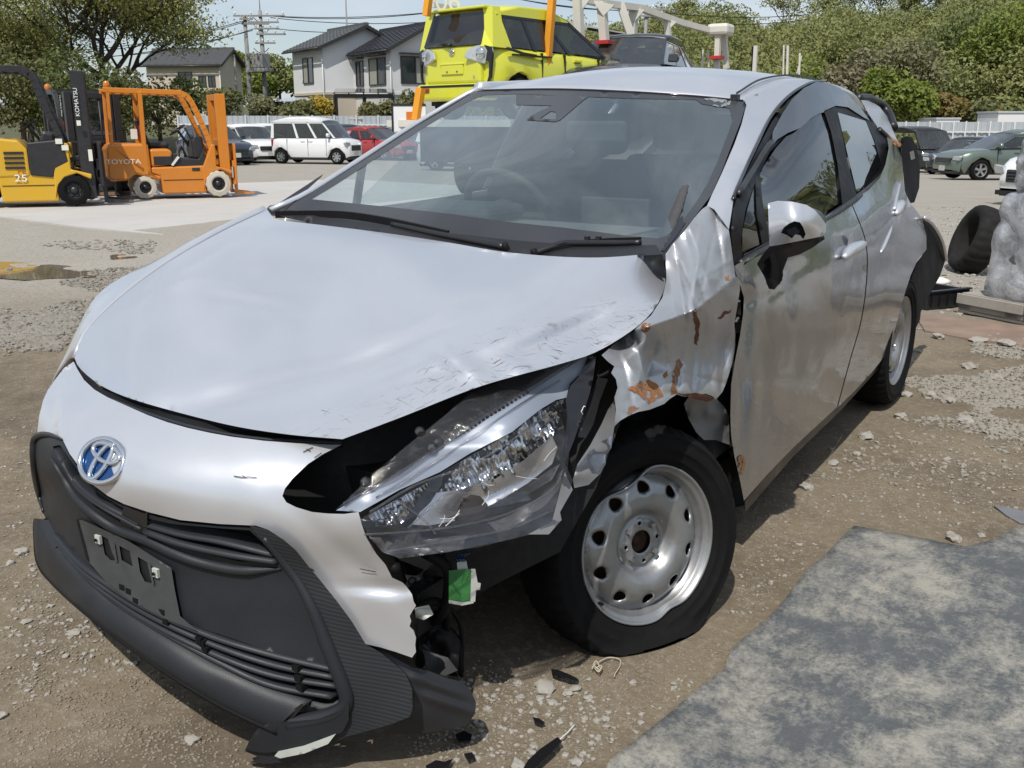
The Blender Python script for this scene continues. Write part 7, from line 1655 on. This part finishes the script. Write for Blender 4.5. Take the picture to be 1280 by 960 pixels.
def fast_mesh(name, v, f, mat, parent=None):
    me = bpy.data.meshes.new(name); me.vertices.add(len(v)); me.vertices.foreach_set('co', v.astype(np.float32).ravel()); n = len(f); k = f.shape[1]
    me.loops.add(n*k); me.loops.foreach_set('vertex_index', f.astype(np.int32).ravel()); me.polygons.add(n); me.polygons.foreach_set('loop_start', np.arange(0, n*k, k, dtype=np.int32)); me.polygons.foreach_set('loop_total', np.full(n, k, np.int32))
    me.materials.append(mat); me.update(calc_edges=True); o = bpy.data.objects.new(name, me); C.objects.link(o)
    if parent: o.parent = parent
    return o
def crownpts(n, c, rad, rg=rgl, lobes=9, shell=.8, fl=.7):
    """leaf centres in lobes on an uneven crown"""
    c = V(*c); rad = V(*rad); out = []
    lc = rg.normal(size=(lobes, 3)); lc /= np.linalg.norm(lc, axis=1)[:, None]; lc[:, 2] = lc[:, 2]*.8+.1; lr = .30+.30*rg.random(lobes)
    k = rg.integers(lobes, size=n); d = rg.normal(size=(n, 3)); d /= np.linalg.norm(d, axis=1)[:, None]
    r_ = (shell+(1-shell)*rg.random(n)**.6)*lr[k]; p = lc[k]*(.62*(.6+.5*rg.random(lobes)))[k][:, None]+d*r_[:, None]
    return c+p*rad
def grow(e, base, h_, spread, levels=4, r0=.22, seed=0, nb=4, lean=(0, 0)):
    """trunk with limbs; returns twig ends"""
    rg = np.random.default_rng(seed); m = MB(); ends = []; trunk = MB()
    def seg(p, d, L_, r_, lev):
        n = 6; pts = [p]; dd = d.copy()
        for i in range(n): dd = dd+rg.normal(0, .10, 3)+V(0, 0, .03); dd /= np.linalg.norm(dd); pts.append(pts[-1]+dd*L_/n)
        (trunk if lev == 0 else m).tube(pts, np.linspace(r_, r_*.55, n+1), 8 if lev < 2 else 5)
        if lev >= levels: ends.extend(pts[2:]); return
        if lev >= levels-1: ends.extend(pts[3:])
        for k in range(nb if lev else nb+2):
            i = n-k % 4 if lev else n-(k % 3); a = rg.random()*6.283; sp = spread*(.6+.7*rg.random()); perp = V(math.cos(a), math.sin(a), .1+.3*rg.random()); nd = dd*(1-.35*sp)+perp*sp; nd /= np.linalg.norm(nd)
            seg(pts[max(1, i)], nd, L_*(.62+.25*rg.random()), r_*.5, lev+1)
    seg(V(*base), V(lean[0], lean[1], 1.0), h_, r0, 0)
    trunk.build('trunk', MT['bark'], e, True); m.build('limb', MT['bark'], e, True); return np.array(ends)
# the big tree at the left, its crown reaching out of the frame
p = GD(150, 57); e = empty('broadleaf_tree', p); e.scale = (1.62, 1.62, 1.62); tag(e, 'large spreading tree with thin yellow green spring leaves behind the forklifts', 'tree')
ends = grow(e, (0, 0, 0), 3.0, 1.0, 4, .20, 4, 4)
ends = ends*V(1.12, 1.12, 1.0)
k = rgl.integers(len(ends), size=46000); cpts = ends[k]+rgl.normal(0, .34, (46000, 3))*V(1, 1, .6)
v, f = leaves(cpts, .056); fast_mesh('crown', v, f, MT['leaf_big'], e)
for i, (u_, d, h_, mt, lab, n_, sd) in enumerate(((40, 56, 3.4, 'leaf_big', 'second spreading tree with yellow green leaves at the left edge', 16000, 9), (-30, 57, 3.7, 'leaf_big', 'broad tree at the left edge behind the yellow forklift', 14000, 12))):
    p = GD(u_, d); e = empty('broadleaf_tree', p); tag(e, lab, 'tree'); en = grow(e, (0, 0, 0), h_, 1.0, 4, .2, sd, 4)
    k = rgl.integers(len(en), size=n_); v, f = leaves(en[k]+rgl.normal(0, .35, (n_, 3)), .08); fast_mesh('crown', v, f, MT[mt], e)
# bushes behind the left fence
def bush(label, u_, d, v0, v1, halfw, mt, n_, name='bush', cat='bush', group=None, leaf=.10):
    """stands at column u, depth d, between picture rows v0 (top) and v1 (foot)"""
    top, bot = AT(u_, v0, d), AT(u_, v1, d); z0 = bot[2]-.2; h_ = top[2]-z0; e = empty(name, (bot[0], bot[1], z0)); tag(e, label, cat, group); w_ = halfw/FPX*d
    rg = np.random.default_rng(abs(int(u_*7+d))); c = crownpts(n_, (0, 0, h_*.55), (w_*1.25, w_*1.0, h_*.62), rg, 14, .82)
    c = c[c[:, 2] > 0]; v, f = leaves(c, leaf, rg); fast_mesh('crown', v, f, MT[mt], e)
    m = MB(); m.tube([(0, 0, -.3), (.05, 0, h_*.3), (0, .05, h_*.7)], [.10*w_**.5, .07*w_**.5, .02], 7); 
    for a in range(5): t = a*1.3; m.tube([(0, 0, h_*.25), (w_*.4*math.cos(t), w_*.4*math.sin(t), h_*.5), (w_*.7*math.cos(t), w_*.7*math.sin(t), h_*.75)], [.05*w_**.5, .03, .012], 5)
    m.build('trunk', MT['bark'], e, True); return e
for i, (u_, d, v0, v1, hw, mt, n_, lab) in enumerate((
        (283, 54, 112, 152, 26, 'leaf_olive', 2600, 'olive green bush behind the fence, right of the orange forklift'), (330, 55, 122, 152, 26, 'leaf_vine', 2600, 'dry brownish bush behind the fence left of the carport'),
        (375, 53, 127, 152, 26, 'leaf_olive', 2200, 'low olive hedge clump in front of the glazed carport'), (402, 53, 124, 152, 16, 'leaf_gold', 1500, 'low yellowish shrub left of the white shed'), (466, 52, 128, 152, 16, 'leaf_olive', 1500, 'low shrub right of the white shed'),
        (490, 52, 127, 152, 16, 'leaf_olive', 1500, 'low shrub under the black-roofed house'), (515, 52, 118, 150, 14, 'leaf_olive', 1500, 'bush beside the orange tail post of the carrier'), (240, 56, 100, 150, 22, 'leaf_dark', 2600, 'dark bush behind the mast of the orange forklift'), (200, 55, 98, 170, 36, 'leaf_olive', 2600, 'bush under the beige house'),
        (155, 53, 92, 172, 38, 'leaf_olive', 4200, 'olive shrub behind the mast of the black forklift'), (-30, 52, 62, 172, 60, 'leaf_olive', 6000, 'olive shrub cut off by the left edge, beyond the fence'), (70, 53, 84, 172, 46, 'leaf_lime', 4800, 'lighter green shrub between the two masts, beyond the fence'), (100, 52, 70, 170, 56, 'leaf_dark', 5200, 'dense dark shrub behind the forklift masts'), (30, 52, 60, 172, 56, 'leaf_olive', 5200, 'tall olive shrub behind the yellow forklift'))):
    bush(lab, u_, d, v0, v1, hw, mt, n_)
for i, (u_, d, v0, v1, hw, mt, n_, lab) in enumerate(((280, 92, 62, 125, 24, 'leaf_hill', 3800, 'round green tree beyond the beige house'), (305, 95, 68, 125, 24, 'leaf_lime', 3600, 'light green tree left of the utility poles'), (350, 96, 74, 125, 28, 'leaf_hill', 3800, 'green tree behind the utility poles'), (255, 90, 60, 120, 18, 'leaf_dark', 2800, 'dark tree right behind the beige house'), (382, 96, 84, 125, 22, 'leaf_lime', 2600, 'light green tree hidden by the pale house'), (325, 88, 92, 128, 24, 'leaf_lime', 3000, 'light green bush at the foot of the utility poles'))):
    bush(lab, u_, d, v0, v1, hw, mt, n_, 'broadleaf_tree', 'tree', None, .17)
# ---- the wooded hill on the right
ridge = [(560, 60), (640, 50), (735, 38), (800, 28), (860, 18), (900, 26), (960, 30), (1010, 26), (1060, 14), (1110, 14), (1160, 6), (1210, -12), (1280, -30), (1360, -55), (1450, -60)]
ru = np.array([q[0] for q in ridge]); rv = np.array([q[1] for q in ridge]); us_ = np.linspace(540, 1460, 60); Vr = []
for u_ in us_:
    vt = np.interp(u_, ru, rv)
    for t in np.linspace(0, 1, 12):
        d = 62+58*t; z0 = -1.0; zt = AT(u_, vt+34, 120)[2]; z = z0+(zt-z0)*(t**.85); g_ = GD(u_, d); Vr.append((g_[0], g_[1], z))
for_base = obj('hill', Vr, grid_faces(60, 12), plain('hill soil under leaves', (.075, .085, .032), .95, var=.3, scale=.5), None, True); tag(for_base, 'wooded hill behind the right of the yard', kind='structure')
rgh = np.random.default_rng(33); Cs = []
for k in range(460):
    u_ = 560+880*rgh.random(); t = rgh.random()**.7; d = 62+58*t; vt = np.interp(u_, ru, rv); zt = AT(u_, vt+30, 120)[2]; z = -1.0+(zt+1.0)*(t**.85); g_ = GD(u_, d); s_ = 1.5+2.0*rgh.random()
    Cs.append(crownpts(int(900*s_/2.2), (g_[0], g_[1], z+s_*.55), (s_, s_, s_*(.75+.5*rgh.random())), rgh, 9, .85))
v, f = leaves(np.vstack(Cs), .15, rgh); fo = fast_mesh('hill_forest', v, f, MT['leaf_hill']); tag(fo, 'mixed green wood covering the hillside', kind='stuff')
for (u_, d, v0, v1, hw, mt, n_, lab) in ((1010, 66, 80, 150, 36, 'leaf_lime', 4200, 'lime green tree just behind the silver car roof'), (1066, 64, 62, 150, 40, 'leaf_vine', 5000, 'tree swathed in dry vines above the black van'), (1098, 62, 88, 150, 26, 'leaf_lime', 3400, 'fresh green vine mound left of the black van'), (1128, 63, 56, 150, 34, 'leaf_vine', 4600, 'tall vine-draped tree with bare grey strands'), (1136, 60, 104, 152, 26, 'leaf_lime', 4200, 'bright green bush at the fence by the black van'),
                                       (1182, 60, 120, 152, 20, 'leaf_rust', 2400, 'rusty orange young bush at the fence'), (1216, 60, 128, 152, 26, 'leaf_olive', 2400, 'olive scrub behind the fence at right'), (1240, 59, 138, 152, 8, 'leaf_gold', 700, 'small golden bush by the white cabin'), (1250, 74, 20, 130, 50, 'leaf_lime', 7000, 'broad bright green tree high on the right of the hill'), (1190, 78, 28, 128, 38, 'leaf_dark', 5200, 'dark green tree left of the broad bright tree'), (1280, 68, 70, 150, 36, 'leaf_hill', 4200, 'green tree at the right edge above the cabin'), (960, 80, 52, 140, 40, 'leaf_hill', 4200, 'green tree behind the carrier stakes')):
    bush(lab, u_, d, v0, v1, hw, mt, n_, 'broadleaf_tree', 'tree', None, .15)
# the same wooded hill goes on round the yard to the right, out of the frame
Vr = []; nA = 34
for i in range(nA):
    a = R(89-145*i/(nA-1)); dv = V(math.cos(a), math.sin(a))
    for t in np.linspace(0, 1, 6): d = 42+46*t; Vr.append((2+dv[0]*d, 8+dv[1]*d, -1.2+11*t**.8+1.5*math.sin(i*.9)*t))
hb_ = obj('hill', Vr, grid_faces(nA, 6), for_base.data.materials[0], None, True); tag(hb_, 'continuation of the wooded hill beyond the right edge', kind='structure')
Cs = []
for k in range(220):
    a = R(89-145*rgh.random()); t = rgh.random(); d = 42+46*t; s_ = 1.8+2.2*rgh.random(); Cs.append(crownpts(150, (2+math.cos(a)*d, 8+math.sin(a)*d, -1.2+11*t**.8+s_*.5), (s_, s_, s_*.9), rgh, 8, .7))
v, f = leaves(np.vstack(Cs), .42, rgh); fo2 = fast_mesh('hill_forest', v, f, MT['leaf_hill']); tag(fo2, 'green wood on the hill beyond the right edge', kind='stuff')
# thin bare trees on the ridge
for (u_, v0, v1) in ((985, -8, 40), (1030, -5, 30), (1068, -12, 30), (1100, -14, 28), (1135, -10, 24), (860, -2, 30), (1155, -16, 20)):
    d = 116; bot = AT(u_, v1, d); top = AT(u_, v0, d); e = empty('ridge_tree', (bot[0], bot[1], bot[2])); tag(e, 'thin sparse tree standing up from the ridge line', 'tree', 'thin trees on the ridge')
    h_ = (top[2]-bot[2]); en = grow(e, (0, 0, -1), h_*.6, .8, 3, .13, int(u_), 3); kk = rgl.integers(len(en), size=1300); v, f = leaves(en[kk]+rgl.normal(0, .35, (1300, 3)), .13); fast_mesh('crown', v, f, MT['leaf_hill'], e)
# ================================================================= things lying round the car
def rubber_sheet():
    t = NT('dusty dark blue rubber sheet')
    n1 = t.noise(1.9, 8, .66, dist=.3); n2 = t.noise(8, 9, .78, dist=.5); n3 = t.noise(90, 6, .8); n4 = t.noise(30, 8, .8, stretch=(1, .55, 1))
    c = t.mix(n3, (.060, .068, .076), (.135, .146, .155))
    c = t.mix(t.ramp(n4, [(.48, 0), (.60, .55)]), c, (.17, .18, .185))
    m_ = t.math('ADD', t.math('ADD', t.math('MULTIPLY', n1, .40), t.math('MULTIPLY', n2, .24)), t.math('ADD', t.math('MULTIPLY', n4, .18), t.math('MULTIPLY', n3, .18)))
    f1 = t.ramp(m_, [(.465, .06), (.51, .5), (.55, .95)])
    c = t.mix(f1, c, t.mix(n2, (.31, .295, .25), (.42, .40, .345)))
    nb = t.bump(n3, .7, .006); nb = t.bump(n4, .5, .008, nb); nb = t.bump(n2, .3, .02, nb)
    return t.end(t.bsdf(c, .85, 0, nb, 0, .25))
MT['sheet'] = rubber_sheet()
mo = [(740, 985), (762, 957), (800, 926), (850, 880), (875, 858), (905, 836), (909, 826), (914, 812), (935, 792), (962, 772), (985, 748), (1003, 728), (1020, 712), (1040, 690), (1052, 676), (1067, 661), (1085, 664), (1120, 671), (1165, 680), (1185, 684), (1205, 688), (1225, 684), (1242, 681), (1258, 672), (1275, 663), (1300, 652), (1500, 700), (1600, 900), (1500, 1050), (900, 1100), (690, 1040)]
hole = [(1071, 701), (1077, 705), (1086, 708), (1098, 703), (1099, 708), (1095, 713), (1084, 715), (1075, 711)]
P2, F2 = tri2d(mo, [], 12)
Pw = np.array([U(a, b, z=.02) for a, b in P2]); edge = resamp(mo, 10); dist = np.array([np.min(np.hypot(*(edge-q).T)) for q in P2])
lift = np.where(P2[:, 1] < 960, .018*vnoise(Pw[:, :2], 1.6)+.010*vnoise(Pw[:, :2]+9, 5), 0); Pw[:, 2] = np.maximum(.012, .022+lift+.004*np.exp(-dist/14))+np.clip(-gheight(Pw[:, :2])*0, 0, 0)
a, b, c = Pw[F2[:, 0]], Pw[F2[:, 1]], Pw[F2[:, 2]]; fl = np.cross(b-a, c-a)[:, 2] < 0; F2 = np.where(fl[:, None], F2[:, ::-1], F2)
sh = obj('rubber_sheet', Pw, F2, MT['sheet'], None, True); solid(sh, .012); tag(sh, 'dark blue grey rubber sheet coated with pale dust at lower right', 'rubber sheet')
def shard(name, label, out, z, mat, cat, th=.004, group=None, dz=None):
    P, F = tri2d(out, [], 7); X = np.array([U(q[0], q[1], z=z+(dz(q) if dz else 0)) for q in P]); a, b, c = X[F[:, 0]], X[F[:, 1]], X[F[:, 2]]; f_ = np.cross(b-a, c-a)[:, 2] < 0; F = np.where(f_[:, None], F[:, ::-1], F)
    o = obj(name, X, F, MT[mat], None, False); solid(o, th); tag(o, label, cat, group); return o
shard('plastic_shard', 'curved black plastic strip in front of the flat tyre', [(689, 836), (697, 837), (710, 842), (722, 848), (724, 851), (718, 851), (706, 846), (690, 844)], .012, 'gloss_black', 'shard', dz=lambda q: .012*math.sin((q[0]-689)/35*3.1))
shard('plastic_shard', 'ribbed black plastic strip at the bottom edge beside the rubber sheet', [(653, 962), (660, 950), (675, 936), (697, 921), (702, 926), (690, 940), (672, 957), (665, 966)], .014, 'gloss_black', 'shard', dz=lambda q: .010*((q[0]-653)/50))
shard('plastic_shard', 'small black shard among the pebbles below the lamp', [(666, 896), (674, 898), (681, 903), (677, 905), (668, 902)], .012, 'gloss_black', 'shard')
shard('plastic_shard', 'black fragment under the tip of the air dam', [(569, 918), (580, 913), (590, 918), (588, 926), (574, 927)], .012, 'gloss_black', 'shard')
shard('plastic_shard', 'jagged black fragment at the bottom edge below the air dam', [(532, 957), (545, 950), (556, 952), (566, 948), (562, 956), (548, 962), (536, 965)], .012, 'gloss_black', 'shard')
shard('plastic_shard', 'blackish chip left of the ribbed strip', [(580, 942), (590, 940), (594, 946), (585, 950)], .012, 'gloss_black', 'shard')
m = MB(); m.tube(spl([U(740, 836, z=.012), U(745, 826, z=.02), U(751, 838, z=.012), U(743, 832, z=.02), U(748, 828, z=.012), U(760, 822, z=.01), U(774, 824, z=.01), U(775, 832, z=.008), U(769, 842, z=.008), U(768, 846, z=.008)], 60), .0016, 5)
m.tube(spl([U(741, 832, z=.012), U(748, 840, z=.016), U(752, 832, z=.02), U(744, 836, z=.012), U(750, 839, z=.012)], 30), .0016, 5); tw = m.build('twine', plain('pale frayed twine', (.45, .40, .30), .9), None, True); tag(tw, 'curl of pale frayed twine by the flat tyre', 'twine')
m = MB(); m.tube(spl([U(700, 924, z=.015), U(710, 915, z=.01), U(719, 905, z=.008)], 8), .0014, 5); st = m.build('straw', MT['paper'], None, True); tag(st, 'thin dry straw beside the ribbed black strip', 'straw')
shard('cloth_scrap', 'flattened pale scrap at the right edge above the rubber sheet', [(1243, 632), (1256, 633), (1285, 640), (1285, 655), (1274, 653), (1258, 644)], .012, 'flap', 'scrap')
# loose tyre
def loose_tyre():
    c = U(1220, 300, y=7.3); e = empty('loose_tyre', (c[0], c[1], 0)); tag(e, 'worn black tyre standing tilted beside the wrapped bundle', 'tyre')
    cz = .285; n = V(*(-.97*_r[:2]+.10*_h), .34); n /= np.linalg.norm(n); m = MB(); k = .300/.303; prof = [(.196, -.01), (.215, .012), (.258, .02), (.285, .005), (.300, -.030), (.303, -.095), (.300, -.160), (.285, -.195), (.25, -.206), (.205, -.195), (.196, -.18), (.188, -.1)]
    a = np.cross(n, V(0, 0, 1)); a /= np.linalg.norm(a); b = np.cross(n, a); vs = []
    for q in range(96):
        t = 2*math.pi*q/96
        for i, (r_, h) in enumerate(prof):
            rr_ = r_*k-(.011 if (3 <= i <= 4 and q % 4 < 1) or (6 <= i <= 7 and q % 4 == 2) else 0)-(.009 if i == 5 and q % 4 == 1 else 0); vs.append(V(0, 0, cz)+rr_*(math.cos(t)*a+math.sin(t)*b)+(h+.09)*n)
    m.add(vs, [(q*12+i, q*12+(i+1) % 12, ((q+1) % 96)*12+(i+1) % 12, ((q+1) % 96)*12+i) for q in range(96) for i in range(12)]); m.build('tyre_body', MT['dusty_rubber'], e, True); return e
lt = loose_tyre()
# pallet and wrapped bundle
def timb(): return plain('weathered pallet wood', (.30, .275, .24), .88, var=.3, scale=9, bump=.3, bscale=50)
MT['timber'] = timb()
pr0, pr1 = U(1198, 382, z=.05), U(1300, 402, z=.05); ax_ = pr1-pr0; ax_ /= np.linalg.norm(ax_); bx_ = V(-ax_[1], ax_[0], 0)
if bx_[:2]@_h < 0: bx_ = -bx_
e = empty('pallet', (pr0[0], pr0[1], 0), math.atan2(ax_[1], ax_[0])); tag(e, 'weathered timber pallet under the wrapped bundle', 'pallet')
sg = 1 if V(-math.sin(e.rotation_euler.z), math.cos(e.rotation_euler.z))@_h > 0 else -1
def by(lo, hi): return (lo[0], min(sg*lo[1], sg*hi[1]), lo[2]), (hi[0], max(sg*lo[1], sg*hi[1]), hi[2])
for k in range(6): bxm(e, 'board', *by((0, .02+k*.18, .118), (1.1, .02+k*.18+.14, .140)), 'timber', .004)
for y in (0, .5, 1.0): bxm(e, 'bearer', *by((0, y, .03), (1.1, y+.05, .116)), 'timber', .004)
bxm(e, 'fascia_board', *by((-.005, -.022, .070), (.50, -.002, .138)), 'timber', .004); bxm(e, 'fascia_board', *by((.515, -.022, .072), (1.1, -.002, .135)), 'timber', .004)
for x_ in (.0, .36, .74): bxm(e, 'block', *by((x_, 0, .028), (x_+.10, .10, .072)), 'timber', .004); bxm(e, 'bottom_board', *by((0, 0, .006), (1.1, .10, .028)), 'timber', .004)
def film():
    t = NT('cloudy stretch film'); tr = t.n('ShaderNodeBsdfTransparent'); tr.inputs[0].default_value = (.85, .86, .88, 1)
    nb = t.bump(t.noise(9, 5, .6, dist=1.5, stretch=(1, 1, .5)), .5, .03); bs = t.bsdf((.47, .485, .51), .12, 0, nb, .5, .9); mx_ = t.n('ShaderNodeMixShader'); t.l(t.ramp(t.noise(7, 5, .65), [(.36, .42), (.60, .92)]), mx_.inputs[0]); t.l(tr.outputs[0], mx_.inputs[1]); t.l(bs, mx_.inputs[2]); return t.end(mx_.outputs[0])
MT['film'] = film()
bd = empty('wrapped_bundle', (pr0[0], pr0[1], 0), e.rotation_euler.z); tag(bd, 'stack of grey bags wrapped in cloudy stretch film at the right edge', 'bundle')
bag = plain('dark grey plastic parts', (.09, .094, .10), .4, var=.25, scale=7)
for k, (cx, cy, cz_, hx, hy, hz, amp) in enumerate(((.66, .46, .47, .53, .44, .37, .22), (.70, .46, 1.00, .50, .42, .20, .07))):
    bm = bmesh.new(); bmesh.ops.create_cube(bm, size=1); bmesh.ops.subdivide_edges(bm, edges=bm.edges, cuts=19, use_grid_fill=True)
    v = np.array([q.co for q in bm.verts]); f = [[q.index for q in p.verts] for p in bm.faces]; bm.free()
    v = v*2; nr = (np.abs(v)**7).sum(1)**(1/7); v = v/nr[:, None]; cr_ = V(cx, sg*cy, cz_); sc_ = V(hx, hy, hz)
    o = obj('sack', v*sc_*.95*(1+.05*fbm(v+k*5, 1.4, 3))[:, None]+cr_, f, bag, bd, True)
    w_ = v*sc_*(1.0+amp*.55*(np.abs(vnoise(v*V(1.6, 1.6, .8)+k*9, 1.5))-.3)+.045*(np.abs(vnoise(v*V(1.5, 1.5, .7)+k*3+(.5*fbm(v, 1.2, 2))[:, None], 3.2))-.3)+.018*np.abs(vnoise(v+k, 8)))[:, None]; obj('stretch_film', w_+cr_, f, MT['film'], bd, True)
# black crate, rusty steel strip
cr = U(1158, 388, z=0); e = empty('plastic_crate', (cr[0], cr[1], 0), yaw_to((.90, .44))); tag(e, 'low black plastic crate between the tyre and the silver car', 'crate')
for (lo, hi) in (((0, 0, 0), (.42, .02, .12)), ((0, .48, 0), (.42, .50, .12)), ((0, .02, 0), (.02, .48, .12)), ((.40, .02, 0), (.42, .48, .12))): bxm(e, 'side', lo, hi, 'satin_black', .006)
bxm(e, 'base', (.02, .02, .0), (.40, .48, .02), 'darkplastic', 0)
for k in range(5): bxm(e, 'rib', (.03+k*.08, -.006, .02), (.045+k*.08, -.001, .11), 'darkplastic', 0)
for lo, hi in (((-.01, -.012, .12), (.43, .025, .132)), ((-.01, .475, .12), (.43, .512, .132))): bxm(e, 'rim', lo, hi, 'satin_black', .003)
MT['rusty_steel'] = plain('pink brown rusty steel', (.225, .16, .12), .85, var=.55, scale=5, bump=.2)
P = [U(1146, 396, z=.015), U(1152, 393, z=.02), U(1285, 407, z=.02), U(1285, 432, z=.015), U(1220, 425, z=.012), U(1156, 413, z=.012)]
rs = obj('steel_plate', P, [(0, 1, 2, 3, 4, 5)], MT['rusty_steel']); bm = bmesh.new(); bm.from_mesh(rs.data); bmesh.ops.recalc_face_normals(bm, faces=bm.faces)
if list(bm.faces)[0].normal.z < 0: bmesh.ops.reverse_faces(bm, faces=bm.faces)
bm.to_mesh(rs.data); bm.free(); solid(rs, .012); tag(rs, 'flat rusty pink steel plate lying in the gravel at right', 'steel plate')
o = obj('foam_lump', *(lambda vf: (vf[0]*V(.10, .10, .07)+V(*U(1172, 352, z=.06)), vf[1]))(ico(5, 2)), MT['paper'], None, True); tag(o, 'white foam lump behind the black crate', 'foam')
